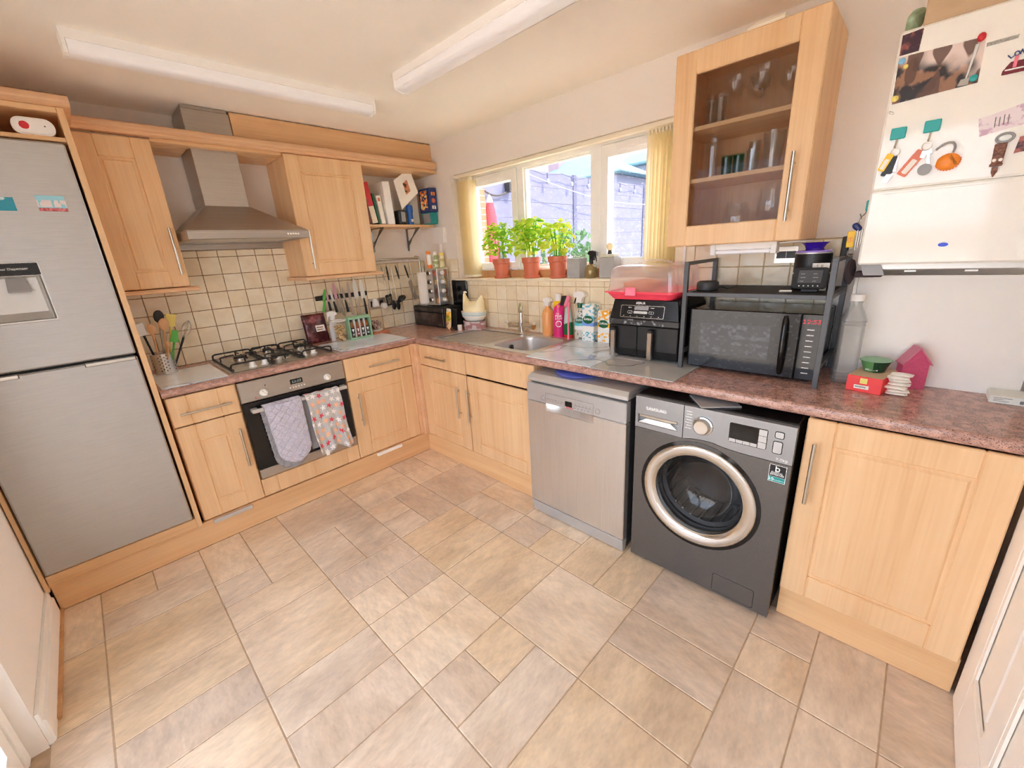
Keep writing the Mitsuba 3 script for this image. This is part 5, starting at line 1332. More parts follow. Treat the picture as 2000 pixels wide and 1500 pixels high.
# ------------------------------------------------------------------ window sill
ZS = 1.2895
leafv = np.array([[0, 0, 0], [0.42, 0.30, 0.10], [0.46, 0.62, 0.08], [0, 1, -0.12], [-0.46, 0.62, 0.08], [-0.42, 0.30, 0.10], [0, 0.35, -0.02], [0, 0.68, -0.02]], float)
leaff = np.array([[0, 1, 6], [1, 2, 7], [1, 7, 6], [2, 3, 7], [3, 4, 7], [4, 5, 6], [4, 6, 7], [5, 0, 6]])
for i, (x, hgt, spread, nl, cols) in enumerate([(0.950, 0.250, 0.125, 230, 'aabac'), (1.245, 0.265, 0.125, 190, 'accab'), (1.478, 0.220, 0.110, 110, 'cacca')]):
    lb = ['leftmost', 'middle', 'rightmost'][i]
    t = thing('flower_pot', 'terracotta plastic flower pot with saucer, ' + lb + ' on the window sill', 'flower pot')
    y = 0.026
    part(t, 'pot', lathe([(0.046, 0.010), (0.058, 0.100), (0.060, 0.103), (0.064, 0.106), (0.066, 0.138), (0.063, 0.139), (0.060, 0.125)], 32, False), 'terracotta', MX(x, y, ZS), 40)
    part(t, 'saucer', lathe([(0.048, 0), (0.058, 0.004), (0.060, 0.018), (0.057, 0.018), (0.054, 0.008)], 32), 'terracotta', MX(x, y, ZS), 40)
    part(t, 'soil', lathe([(0.0595, 0.118), (0.05, 0.126), (0.02, 0.129)], 20), 'soil', MX(x, y, ZS), 40)
    p = thing('basil_plant', ['bushy basil plant in the leftmost pot on the window sill', 'tall basil plant in the middle pot on the window sill', 'sparser basil plant in the rightmost pot on the window sill'][i], 'plant')
    lp = {c: mikit.ply(trimesh.Trimesh(leafv, leaff, process=False), 'leaf_' + c, False) for c in 'abc'}
    for s in range(10):
        a = s * 2.4
        tx, ty, tz = spread * 0.8 * math.cos(a) * (0.4 + 0.6 * (s % 3) / 2), 0.045 * math.sin(a), hgt * (0.7 + 0.3 * rng.uniform())
        part(p, 'stem', tube(bez([0.025 * math.cos(a), 0.02 * math.sin(a), 0.131], [tx * 0.3, ty * 0.4, 0.12 + tz * 0.5], [tx, ty, 0.12 + tz], n=7), [0.0022] * 7, 5), 'leaf_b', MX(x, y, ZS), True)
    for q in range(nl):
        a, rr, zz = rng.uniform(0, 6.283), math.sqrt(rng.uniform(0.02, 1)), rng.uniform(0.05, 1.0) ** 0.75
        w = spread * (0.45 + 0.6 * math.sin(math.pi * min(zz, 0.85) ** 0.9))
        px, py, pz = x + w * rr * math.cos(a), y - 0.012 + min(0.62 * w, 0.072) * rr * math.sin(a), ZS + 0.145 + hgt * zz * (1 - 0.12 * rr)
        size = rng.uniform(0.030, 0.052) * (1.15 if i else 0.95)
        R = trimesh.transformations.euler_matrix(rng.uniform(-0.9, 0.5), rng.uniform(-0.5, 0.5), a - 1.57 + rng.uniform(-0.6, 0.6))
        R[:3, :3] *= size
        R[:3, 3] = [px, min(py, 0.082), pz]
        k = key_for(f'{p}__leaf')
        scene[k] = {**lp[cols[int(rng.integers(0, 5))]], 'to_world': T(R.tolist())}

mat('concrete', tex=proc(lambda p, n, uv: mix(C((176, 176, 172)), C((160, 160, 157)), fbm(p.x * 30, p.y * 30, p.z * 30, 3))), rough=0.8)
single('grey_box', 'square pale grey box on the window sill right of the basil pots', 'box', bx(1.580, 1.676, -0.016, 0.070, ZS + 0.0003, ZS + 0.120, 0.003), 'concrete')
single('grey_box', 'square pale grey box on the window sill behind the cake box', 'box', bx(1.815, 1.915, -0.012, 0.068, ZS + 0.0003, ZS + 0.118, 0.003), 'concrete')
t = thing('plant_mister', 'round smoky glass plant mister with a black trigger on the window sill', 'mister')
part(t, 'bulb', lathe([(0.026, 0), (0.036, 0.012), (0.041, 0.036), (0.036, 0.060), (0.022, 0.078), (0.012, 0.084)], 28), 'smoky_glass', MX(1.745, 0.012, ZS + 0.0003), 40)
mat('smoky_glass', (150, 132, 88), 0.08, 0.35)
part(t, 'neck', lathe([(0.013, 0.082), (0.012, 0.105), (0.009, 0.120)], 16), 'black_plastic', MX(1.745, 0.012, ZS), 40)
trigger_head(t, FW(1.752, 0.012, ZS + 0.108) @ np.diag([-1, 1, 1, 1.0]) @ MX(0, 0, 0, 10), 'black_plastic', 0.95)
single('soap_box', 'small cream box on top of the grey box behind the cake box', 'box', bx(1.822, 1.908, -0.006, 0.060, ZS + 0.1186, ZS + 0.136, 0.003), 'sage_grey')
mat('sage_grey', (206, 206, 186), 0.6)
t = thing('shaving_brush', 'cream shaving brush standing on the boxes on the window sill', 'brush')
part(t, 'handle', lathe([(0.013, 0), (0.014, 0.006), (0.010, 0.014), (0.013, 0.022)], 16), 'charcoal', MX(1.866, 0.025, ZS + 0.1365), 40)
part(t, 'bristles', lathe([(0.012, 0.02), (0.020, 0.036), (0.021, 0.048), (0.014, 0.060), (0.0, 0.064)], 20), 'cream', MX(1.866, 0.025, ZS + 0.1365), 40)

# blinds
single('blind_headrail', 'cream headrail of the vertical blinds along the top of the window', 'blind rail', [bx(0.495, 2.262, 0.014, 0.052, 2.027, 2.049, 0.002)], 'cream_plastic')
mat('cream_plastic', (234, 226, 204), 0.4)
sl = mikit.ply(grid(7, 2, lambda A, B: ((A - 0.5) * 0.086, 0.006 * np.sin(np.pi * A), B * 0.700))[0], 'blind_fabric', True)
cl = mikit.ply(bx(-0.012, 0.012, -0.003, 0.003, 0, 0.022, 0.001), 'cream_plastic')
wt_ = mikit.ply(bx(-0.040, 0.040, -0.004, 0.004, 0, 0.018, 0.002), 'cream_plastic')
for nm, xs, lb in (('left', [0.540 + 0.0165 * q for q in range(9)], 'left'), ('right', [2.085 + 0.0185 * q for q in range(10)], 'right')):
    t = thing('vertical_blind', 'stack of cream vertical blind slats at the ' + lb + ' side of the window', 'blind')
    for q, xx in enumerate(xs):
        M = T().translate([xx, 0.040, 1.302]).rotate([0, 0, 1], 97 + 4 * math.sin(q * 2.1))
        scene[key_for(f'{t}__slat')] = {**sl, 'to_world': M}
        scene[key_for(f'{t}__clip')] = {**cl, 'to_world': T().translate([xx, 0.034, 2.0]).rotate([0, 0, 1], 97)}
        scene[key_for(f'{t}__weight')] = {**wt_, 'to_world': T().translate([xx, 0.040, 1.298]).rotate([0, 0, 1], 97 + 4 * math.sin(q * 2.1))}

# ------------------------------------------------------------------ bookshelf in the corner
ZH = 1.724
mat('dark_chrome', (120, 118, 114), 0.25, 0.9)
t = thing('bookshelf', 'small beech shelf of cookbooks on wire brackets in the corner', 'shelf')
part(t, 'board', bx(0.004, 0.226, -0.646, -0.012, 1.706, ZH, 0.0015), 'wood_run_y')
for y in (-0.146, -0.468):
    part(t, 'bracket', [bx(0.0065, 0.010, y - 0.008, y + 0.008, 1.530, 1.704, 0.001), bx(0.010, 0.20, y - 0.006, y + 0.006, 1.7015, 1.7055, 0.001)] + [tube([[0.010, y - 0.006 + 0.006 * q, 1.555 + 0.022 * q], [0.165 + 0.012 * q, y - 0.006 + 0.006 * q, 1.702]], 0.0036, 6) for q in range(3)], 'dark_chrome', None, 50)


def book(lb, y, w, h, d, lean, m, m2=None, split=0.5, x1=0.20, yaw=0, name='book', group='books on the corner shelf'):
    t = thing(name, lb, 'book', group)
    M = MX(0, y, ZH + 0.0006 + (w * math.sin(math.radians(lean)) if lean > 0 else 0)) @ MX(0, 0, 0, yaw) @ trimesh.transformations.rotation_matrix(math.radians(lean), [1, 0, 0])
    # spine faces the room (+x)
    part(t, 'cover', [bx(x1 - d, x1, 0, 0.0025, 0, h, 0.0008), bx(x1 - d, x1, w - 0.0025, w, 0, h, 0.0008), bx(x1 - 0.003, x1, 0.0025, w - 0.0025, 0, h, 0.0008)], m, M)
    part(t, 'pages', bx(x1 - d + 0.003, x1 - 0.0035, 0.003, w - 0.003, 0.004, h - 0.004, 0.0005), 'paper', M)
    if m2:
        part(t, 'spine_band', bx(x1 + 0.0002, x1 + 0.0012, 0.0004, w - 0.0004, h * split, h - 0.001, 0.0003), m2, M)
    return t, M


book('thin black book leaning at the left end of the shelf', -0.600, 0.022, 0.240, 0.16, 7, 'ink_dark')
book('dark maroon book beside the black one on the shelf', -0.573, 0.017, 0.265, 0.16, 8, 'brown', 'paper', 0.93)
book('thick book with a cream spine and red top on the shelf', -0.550, 0.044, 0.282, 0.17, 8.5, 'cream_cloth', 'red', 0.42)
mat('cream_cloth', (236, 226, 206), 0.6)
book('slim dark green book in the middle of the shelf', -0.498, 0.016, 0.215, 0.16, 8, 'dark_green')
t, M = book('white-covered booklet with a small red picture on the shelf', -0.474, 0.034, 0.198, 0.16, 6, 'paper')
part(t, 'spine_picture', bx(0.2002, 0.2012, 0.008, 0.026, 0.160, 0.182, 0.0003), 'terracotta', M)
book('large white ring binder on the shelf', -0.420, 0.060, 0.300, 0.20, 2, 'white_plastic')
t = thing('recipe_sheets', 'loose cream recipe sheets fanned out beside the white binder', 'papers')
for q in range(5):
    part(t, 'sheet', bx(-0.09, 0.012, -0.0007, 0.0007, 0, 0.285 - 0.008 * q, 0.0002), ['paper', 'cream_cloth', 'paper', 'teal_sheet', 'paper'][q], MX(0.10, -0.345 + 0.012 * q, ZH + 0.001, -4 + 5 * q, 0, 1.5))
mat('teal_sheet', (176, 204, 194), 0.7)
t = thing('recipe_card', 'white recipe card with a picture poking out above the shelf', 'card')
A_, B_, C_, D_ = [np.array(q) for q in ((0.215, -0.186, 2.135), (0.245, -0.150, 1.958), (0.190, -0.280, 1.835), (0.160, -0.305, 2.045))]
m, uv = grid(6, 6, lambda a, b: [((1 - a) * (1 - b) * D_[k] + a * (1 - b) * A_[k] + a * b * B_[k] + (1 - a) * b * C_[k]) for k in range(3)], 0.0012)
if np.mean(m.face_normals[:20], 0)[0] < 0: m.invert()
part(t, 'card', m, 'paper', None, False)
nn = np.cross(A_ - D_, C_ - D_); nn = -nn / np.linalg.norm(nn) if nn[0] < 0 else nn / np.linalg.norm(nn)
m, uv = grid(3, 3, lambda a, b: [((1 - (0.42 + 0.26 * a)) * (1 - (0.3 + 0.42 * b)) * D_[k] + (0.42 + 0.26 * a) * (1 - (0.3 + 0.42 * b)) * A_[k] + (0.42 + 0.26 * a) * (0.3 + 0.42 * b) * B_[k] + (1 - (0.42 + 0.26 * a)) * (0.3 + 0.42 * b) * C_[k]) + nn[k] * 0.0016 for k in range(3)], 0.0006)
part(t, 'picture', m, 'card_picture', None, False)
mat('card_picture', tex=proc(lambda p, n, uv: mix(C((196, 130, 90)), C((70, 34, 26)), smoothstep(0.4, 0.65, noise(p.y * 90, p.z * 60)))), rough=0.5)
t = thing('black_radio', 'small black device with a grey screen on the shelf', 'radio')
part(t, 'case', [bx(0.125, 0.20, -0.318, -0.252, ZH + 0.0006, ZH + 0.108, 0.008)], 'black_plastic')
part(t, 'screen', bx(0.2002, 0.2012, -0.300, -0.262, ZH + 0.022, ZH + 0.095, 0.0004), 'grey_plastic')
t = thing('flask', 'blue metal flask on the corner shelf', 'flask')
part(t, 'body', lathe([(0.022, 0), (0.022, 0.085), (0.026, 0.100), (0.027, 0.138), (0.024, 0.146)], 24), 'blue', MX(0.185, -0.210, ZH + 0.0006), 40)
part(t, 'label', bx(-0.010, 0.010, 0.022, 0.042, 0, 0.0008, 0.0002), 'paper', FH(0.2075, -0.208, ZH))
t = thing('storage_tub', 'tall frosted plastic tub behind the flask on the shelf', 'tub')
part(t, 'tub', bx(0.05, 0.160, -0.185, -0.098, ZH + 0.0006, ZH + 0.235, 0.010), 'frosted_solid')
part(t, 'lid', bx(0.045, 0.165, -0.190, -0.093, ZH + 0.2355, ZH + 0.246, 0.004), 'white_plastic')
mat('frosted_solid', (196, 196, 192), 0.35)
t = thing('teal_box', 'teal and clear packet under the game box at the right end of the shelf', 'box')
part(t, 'carton', bx(0.165, 0.285, -0.078, -0.016, ZH + 0.0006, ZH + 0.090, 0.002), 'teal_dark')
part(t, 'window', bx(0.178, 0.272, -0.0792, -0.0782, ZH + 0.008, ZH + 0.082, 0.0003), 'grey_plastic')
t = thing('game_box', 'navy blue game box with orange lettering-like print on the corner shelf', 'box')
part(t, 'carton', bx(0.150, 0.296, -0.082, -0.012, ZH + 0.0912, ZH + 0.268, 0.002), 'navy')
part(t, 'front_print', [bx(0.168, 0.262, -0.0834, -0.0822, ZH + 0.112, ZH + 0.252, 0.0003)], 'game_print')
mat('game_print', tex=proc(lambda p, n, uv: dr.select(noise(p.x * 60, p.z * 75) > 0.55, C((244, 226, 150)), dr.select(noise(p.x * 75 + 5, p.z * 95) > 0.42, C((234, 122, 48)), C((44, 60, 116))))), rough=0.4)
for q, (z, m) in enumerate(((0.225, 'orange'), (0.175, 'terracotta'), (0.125, 'paper'))):
    part(t, 'side_picture', [ext(disc(-0.047, ZH + z, 0.018), 0.001)] if q == 1 else [bx(-0.066, -0.050, ZH + z - 0.013, ZH + z + 0.013, 0, 0.001, 0.0002), bx(-0.044, -0.028, ZH + z - 0.013, ZH + z + 0.013, 0, 0.001, 0.0002)], m, FH(0.2962))
t = thing('junction_box', 'white rounded electrical box on the wall beside the window', 'electrical box')
part(t, 'cover', bev(rrect(0.205, 0.352, 1.572, 1.698, 0.012), 0.026, 0.004), 'white_plastic', FW(0, -0.0005))
part(t, 'trunking', bx(0.255, 0.285, 1.450, 1.571, 0, 0.012, 0.002), 'white_plastic', FW(0, -0.0005))

# ------------------------------------------------------------------ glasses in the glazed cabinet
scene['drink_glass'] = {'type': 'thindielectric', 'int_ior': 1.62, 'specular_transmittance': {'type': 'rgb', 'value': [0.93, 0.94, 0.94]}}
S1, S2, S3 = 1.9105, 1.7165, 1.4685


def glass(lb, x, y, z, prof, m='drink_glass', n=28, name='wine_glass', cat='glass', group=None):
    return single(name, lb, cat, lathe(prof, n, False), m, MX(x, y, z), 50, group)


def wine(r, hs, hb):
    return [(0.0, 0.002), (r * 0.78, 0.0015), (r * 0.74, 0.004), (0.006, 0.008), (0.0035, 0.02), (0.0035, hs - 0.01), (0.008, hs)] + [(r * math.sin(0.12 + q * 1.95 / 8) * (1.0 if q < 6 else 0.985), hs + hb * (1 - math.cos(q / 8 * 2.2)) / (1 - math.cos(2.2))) for q in range(1, 9)]


def tumbler(rb, rt, h):
    return [(0.0, 0.001), (rb - 0.003, 0.001), (rb, 0.004), (rt, h), (rt - 0.002, h), (rb - 0.003, 0.010), (0.0, 0.010)]


G = 'glasses in the glazed cabinet'
glass('front left wine glass on the top shelf of the glazed cabinet', 2.556, -0.190, S1, wine(0.043, 0.095, 0.090), group=G)
glass('large wine glass in front at the centre right of the top shelf', 2.655, -0.195, S1, wine(0.047, 0.098, 0.095), group=G)
glass('wine glass at the right end of the top shelf', 2.728, -0.120, S1, wine(0.040, 0.092, 0.085), group=G)
glass('wine glass behind the front two on the top shelf', 2.610, -0.095, S1, wine(0.041, 0.092, 0.085), group=G)
glass('straight tall tumbler at the left of the top shelf', 2.498, -0.180, S1, tumbler(0.022, 0.026, 0.120), name='tumbler', group=G)
glass('tall tumbler in the far left corner of the top shelf', 2.440, -0.120, S1, tumbler(0.022, 0.026, 0.135), name='tumbler', group=G)
glass('tall beer glass at the left of the middle shelf', 2.487, -0.185, S2, [(0.0, 0.002), (0.027, 0.002), (0.027, 0.02), (0.033, 0.11), (0.036, 0.140), (0.033, 0.168), (0.031, 0.168)], name='beer_glass', group=G)
glass('left green tumbler on the middle shelf', 2.551, -0.205, S2, tumbler(0.0205, 0.0215, 0.078), 'green_glass', name='tumbler', group=G)
glass('right green tumbler on the middle shelf', 2.595, -0.200, S2, tumbler(0.0205, 0.0215, 0.078), 'green_glass', name='tumbler', group=G)
glass('small clear glass right of the green tumblers', 2.637, -0.175, S2, tumbler(0.019, 0.022, 0.092), name='tumbler', group=G)
glass('tall narrow glass behind the green tumblers', 2.615, -0.075, S2, tumbler(0.020, 0.024, 0.140), name='tumbler', group=G)
glass('wide tapered tumbler at the right of the middle shelf', 2.712, -0.180, S2, tumbler(0.028, 0.041, 0.140), name='tumbler', group=G)
glass('round stemless glass in the middle of the bottom shelf', 2.606, -0.205, S3, [(0.0, 0.002), (0.030, 0.002), (0.012, 0.012), (0.040, 0.035), (0.050, 0.065), (0.047, 0.100), (0.036, 0.140)], name='stemless_glass', group=G)
glass('tall balloon glass at the right of the bottom shelf', 2.722, -0.175, S3, [(0.0, 0.002), (0.032, 0.002), (0.006, 0.010), (0.006, 0.045), (0.034, 0.070), (0.046, 0.105), (0.044, 0.145), (0.036, 0.185)], name='brandy_glass', group=G)
glass('low glass dish at the left of the bottom shelf', 2.475, -0.200, S3, [(0.0, 0.002), (0.02, 0.002), (0.040, 0.022), (0.046, 0.040)], name='glass_dish', group=G)
glass('low glass dish behind the stemless glass on the bottom shelf', 2.560, -0.110, S3, [(0.0, 0.002), (0.02, 0.002), (0.040, 0.025), (0.046, 0.048)], name='glass_dish', group=G)
single('folded_paper', 'folded yellowed paper lying on top of the glazed cabinet', 'paper', hull(bx(2.612, 2.730, -0.300, -0.20, 2.1705, 2.186, 0.001), bx(2.640, 2.725, -0.285, -0.19, 2.186, 2.198, 0.001)), 'cream_cloth')

# ------------------------------------------------------------------ under the glazed cabinet
t = thing('undercabinet_lamp', 'white strip lamp fixed under the glazed cabinet', 'lamp')
part(t, 'body', bx(2.525, 2.775, -0.225, -0.180, 1.424, 1.4495, 0.002), 'white_plastic')
part(t, 'tube_cover', bx(2.545, 2.756, -0.229, -0.184, 1.406, 1.4235, 0.004), 'diffuser')
for a in (2.523, 2.757):
    part(t, 'end_cap', bx(a, a + 0.021, -0.231, -0.180, 1.403, 1.4495, 0.002), 'white_plastic')
part(t, 'cable', tube(np.vstack([[[2.778, -0.20, 1.442]], bez([2.79, -0.20, 1.442], [2.83, -0.21, 1.446], [2.86, -0.18, 1.444], n=6), bez([2.86, -0.18, 1.444], [2.90, -0.13, 1.443], [2.86, -0.12, 1.443], n=6), bez([2.86, -0.12, 1.443], [2.80, -0.10, 1.443], [2.80, -0.16, 1.442], n=6)]), 0.0028, 6), 'white_plastic', None, 60)
t = socket('wall_socket', 'steel switch plate with two black rockers under the glazed cabinet', FW(0, -0.0065), 2.727, 2.813, 1.354, 1.423, (2.752, 2.789))
for u in (2.733, 2.807):
    part(t, 'screw', lathe([(0.003, 0), (0.0025, 0.0015)], 10), 'chrome', FW(0, -0.0065) @ MX(u, 1.388, 0.006))

# black rack over the microwave
t = thing('counter_rack', 'black metal shelf rack standing over the microwave', 'rack')
RX0, RX1, RY0, RY1 = 2.474, 3.003, -0.378, -0.018
for x in (RX0, RX1 - 0.018):
    for y in (RY0, RY1 - 0.018):
        part(t, 'post', bx(x, x + 0.018, y, y + 0.018, WT + (0.0053 if x < 2.6 and y < -0.3 else 0.0005), 1.385, 0.001), 'rack_black')
    part(t, 'top_bar', bx(x, x + 0.018, RY0 + 0.018, RY1 - 0.018, 1.371, 1.385, 0.001), 'rack_black')
    part(t, 'side_bar', bx(x, x + 0.018, RY0 + 0.018, RY1 - 0.018, 0.985, 1.0, 0.001), 'rack_black')
    part(t, 'side_bar', bx(x, x + 0.018, RY0 + 0.018, RY1 - 0.018, 1.242, 1.257, 0.001), 'rack_black')
part(t, 'front_bar', bx(RX0 + 0.018, RX1 - 0.018, RY0, RY0 + 0.014, 1.242, 1.2575, 0.001), 'rack_black')
part(t, 'rear_bar', bx(RX0 + 0.018, RX1 - 0.018, RY1 - 0.014, RY1, 1.242, 1.2575, 0.001), 'rack_black')
part(t, 'shelf', bx(RX0 + 0.018, RX1 - 0.018, RY0 + 0.014, RY1 - 0.014, 1.246, 1.2555, 0.001), 'black_matt')
ZK = 1.2560

t = thing('microwave', 'smeared black microwave oven on the worktop under the rack', 'microwave')
part(t, 'body', bx(2.502, 2.982, -0.318, -0.045, 0.926, 1.182, 0.004), 'black_gloss')
MM = FW(0, -0.3185, 0)
k = part(t, 'door', bx(2.499, 2.9155, 0.927, 1.184, 0, 0.020, 0.003), 'black_smear', MM)
put(key_for(f'{k}__window'), ext(rrect(2.548, 2.820, 0.990, 1.127, 0.006), 0.0012, 0.0202), 'window_smear', MM)
mat('window_smear', tex=proc(lambda p, n, uv: mix(C((40, 44, 50)), C((78, 84, 92)), smoothstep(0.45, 0.8, fbm(p.x * 70, 2.0, p.z * 70, 4)))), rough=0.07)
put(key_for(f'{k}__handle'), tube(bez([2.868, 0.942, 0.022], [2.872, 1.055, 0.066], [2.866, 1.171, 0.022], n=14), [0.007] + [0.010] * 12 + [0.007], 12), 'black_gloss', MM, 60)
k = part(t, 'control_panel', bx(2.9175, 2.986, 0.927, 1.184, 0, 0.020, 0.003), 'black_gloss', MM)
put(key_for(f'{k}__clock'), txt('12:33', 0.015, 2.9505, 1.155, 0.0203, 0.0005, True), 'led_red', MM)
scene['led_red'] = {'type': 'principled', 'base_color': {'type': 'rgb', 'value': lin((240, 40, 60))}, 'roughness': 0.4}
for q in range(9):
    put(key_for(f'{k}__button_mark'), bx(2.939, 2.962, 1.1235 - 0.0212 * q, 1.1265 - 0.0212 * q, 0.0202, 0.0210, 0.0003), 'ink_white', MM)
for x in (2.53, 2.95):
    for y in (-0.29, -0.08):
        part(t, 'foot', lathe([(0.012, 0), (0.013, 0.0125)], 12), 'black_plastic', MX(x, y, WT + (0.0052 if x < 2.6 and y < -0.15 else 0.0006)))

# air fryer
t = thing('air_fryer', 'black twin-drawer air fryer on the glass board beside the microwave', 'air fryer')
A0, A1, AY = 2.085, 2.455, -0.300
part(t, 'body', [hull(bx(A0 + 0.012, A1 - 0.012, -0.30, -0.03, 0.926, 0.935, 0.004), bx(A0, A1, AY, -0.02, 0.965, 1.19, 0.012), bx(A0 + 0.02, A1 - 0.02, AY + 0.01, -0.03, 1.205, 1.2125, 0.004))], 'black_matt')
MF2 = FW(0, AY, 0)
part(t, 'fascia', hull(bx(A0 + 0.006, A1 - 0.006, 1.118, 1.120, 0.0, 0.038, 0.002), bx(A0 + 0.020, A1 - 0.020, 1.204, 1.211, 0.0, 0.020, 0.003)), 'black_gloss_soft', MF2)
mat('black_gloss_soft', (20, 20, 21), 0.22)
part(t, 'band', bx(A0 + 0.003, A1 - 0.003, 1.088, 1.1165, 0.0, 0.040, 0.003), 'smudged_band', MF2)
mat('smudged_band', tex=proc(lambda p, n, uv: mix(C((58, 58, 60)), C((150, 152, 156)), smoothstep(0.58, 0.78, fbm(p.x * 60, p.z * 60, 2.0, 3)))), rough=0.25)
TP = trimesh.transformations.rotation_matrix(math.radians(-12.2), [1, 0, 0])
FP = MF2 @ MX(0, 1.118, 0.0392) @ TP
put_panel = lambda nm, mesh, m: part(t, nm, mesh, m, FP)
put_panel('panel_outline', [ext(rrect(2.148, 2.376, 0.008, 0.068, 0.006).difference(rrect(2.1505, 2.3735, 0.0105, 0.0655, 0.005)), 0.0008)], 'satin_chrome')
put_panel('display', ext(rrect(2.222, 2.296, 0.046, 0.064, 0.002), 0.0008), 'grey_plastic')
put_panel('start_button', ext(rrect(2.220, 2.292, 0.028, 0.041, 0.005), 0.001), 'silver_plastic')
for u in (2.200, 2.312):
    put_panel('zone_button', [ext(rrect(u - 0.013, u + 0.013, 0.028, 0.041, 0.006).difference(rrect(u - 0.0118, u + 0.0118, 0.0292, 0.0398, 0.005)), 0.0008), txt('1' if u < 2.25 else '2', 0.007, u, 0.0345, 0, 0.0006)], 'ink_white')
put_panel('button_marks', [bx(2.165 + 0.0365 * q, 2.171 + 0.0365 * q, 0.015, 0.0172, 0, 0.0006, 0) for q in range(6)] + [bx(2.188 + 0.118 * q, 2.206 + 0.118 * q, 0.056, 0.0585, 0, 0.0006, 0) for q in range(2)], 'ink_white')
put_panel('lettering', txt('NINJA', 0.011, 2.252, 0.0795, 0, 0.0006, True), 'ink_white')
for a, b, hx in ((A0 + 0.004, 2.2445, 2.127), (2.2465, A1 - 0.004, 2.326)):
    k = part(t, 'drawer', hull(bx(a + 0.004 * (a < 2.2), b - 0.004 * (b > 2.3), 0.932, 0.935, 0, 0.030, 0.001), bx(a, b, 0.965, 1.085, 0, 0.0395, 0.003)), 'black_plastic', MF2)
    kk = key_for(f'{k}__handle')
    put(kk, [hull(bx(hx - 0.012, hx + 0.012, 0.930, 1.072, 0.068, 0.074, 0.003), bx(hx - 0.014, hx + 0.014, 0.934, 1.066, 0.062, 0.066, 0.002))], 'chrome', MF2, 30)
    labels[kk] = {'label': 'upright chrome drawer handle'}
    put(key_for(f'{k}__handle_bracket'), hull(bx(hx - 0.012, hx + 0.012, 1.046, 1.076, 0.035, 0.040, 0.001), bx(hx - 0.012, hx + 0.012, 1.060, 1.0755, 0.070, 0.0745, 0.002)), 'black_plastic', MF2)
for x in (2.12, 2.42):
    for y in (-0.28, -0.06):
        part(t, 'foot', lathe([(0.014, 0), (0.015, 0.0095)], 12), 'black_plastic', MX(x, y, WT + 0.0052))
single('paper_scrap', 'crumpled clear wrapper under the front of the air fryer', 'wrapper', hull(bx(2.14, 2.30, -0.365, -0.30, WT + 0.0052, WT + 0.007, 0.0005), bx(2.17, 2.26, -0.35, -0.31, WT + 0.0092, WT + 0.0094, 0)), 'silver_plastic')

# cake box on the air fryer
t = thing('cake_box', 'red plastic cake box with a cloudy clear lid on top of the air fryer', 'cake box')
CZ = 1.2130
mat('tray_red', (240, 70, 92), 0.3)
part(t, 'tray', hull(ext(rrect(2.095, 2.405, -0.330, -0.055, 0.03), 0.002, CZ), ext(rrect(2.072, 2.432, -0.352, -0.033, 0.035), 0.006, CZ + 0.028)), 'tray_red', None, 30)
part(t, 'flange', ext(rrect(2.058, 2.446, -0.364, -0.022, 0.04).difference(rrect(2.080, 2.424, -0.342, -0.044, 0.03)), 0.004, CZ + 0.0342), 'tray_red')
lr = []
for z, i, r in ((CZ + 0.0385, 0.0, 0.036), (CZ + 0.05, 0.003, 0.036), (CZ + 0.125, 0.010, 0.036), (CZ + 0.148, 0.018, 0.034), (CZ + 0.159, 0.034, 0.028), (CZ + 0.163, 0.07, 0.02)):
    q = np.array(sg.box(2.070 + i + r, -0.352 + i + r, 2.434 - i - r, -0.034 - i - r).buffer(r, quad_segs=6).exterior.coords)[:-1]
    lr.append((z, q))
V = np.vstack([np.column_stack([q, np.full(len(q), z)]) for z, q in lr])
n = len(lr[0][1])
F = [f for a in range(len(lr) - 1) for i in range(n) for f in ([a * n + i, a * n + (i + 1) % n, (a + 1) * n + (i + 1) % n], [a * n + i, (a + 1) * n + (i + 1) % n, (a + 1) * n + i])]
F += [[(len(lr) - 1) * n, (len(lr) - 1) * n + i, (len(lr) - 1) * n + i + 1] for i in range(1, n - 1)]
scene['cloudy_lid'] = {'type': 'blendbsdf', 'weight': 0.22, 'a': {'type': 'thindielectric', 'int_ior': 1.5}, 'b': {'type': 'principledthin', 'base_color': {'type': 'rgb', 'value': lin((250, 250, 255))}, 'roughness': 0.35, 'diff_trans': 1.3}}
part(t, 'lid', trimesh.Trimesh(V, np.array(F)[:, ::-1], process=False), 'cloudy_lid', None, 40)
part(t, 'clasp', bx(2.190, 2.245, -0.372, -0.364, CZ + 0.022, CZ + 0.062, 0.003), 'soft_pink')
part(t, 'carry_handle', tube(np.vstack([bez([2.16, -0.19, CZ + 0.164], [2.19, -0.19, CZ + 0.178], [2.25, -0.19, CZ + 0.177], n=8), bez([2.25, -0.19, CZ + 0.177], [2.31, -0.19, CZ + 0.178], [2.34, -0.19, CZ + 0.164], n=8)[1:]]), 0.005, 8), 'cloudy_lid', None, 60)
single('cake', 'orange-brown cake showing through the cloudy lid of the cake box', 'cake', lathe([(0.10, 0), (0.105, 0.01), (0.10, 0.05), (0.06, 0.06), (0.0, 0.062)], 28), 'cake_brown', MX(2.19, -0.19, CZ + 0.0345) @ np.diag([0.9, 1, 0.8, 1]), 40)
mat('cake_brown', tex=proc(lambda p, n, uv: mix(C((226, 150, 84)), C((184, 106, 58)), fbm(p.x * 40, p.y * 40, p.z * 40, 3))), rough=0.8)
single('wall_cable', 'white cable conduit on the tiles right of the window', 'cable', bx(2.318, 2.330, -0.018, -0.0065, 1.37, 1.4495, 0.002), 'white_plastic')

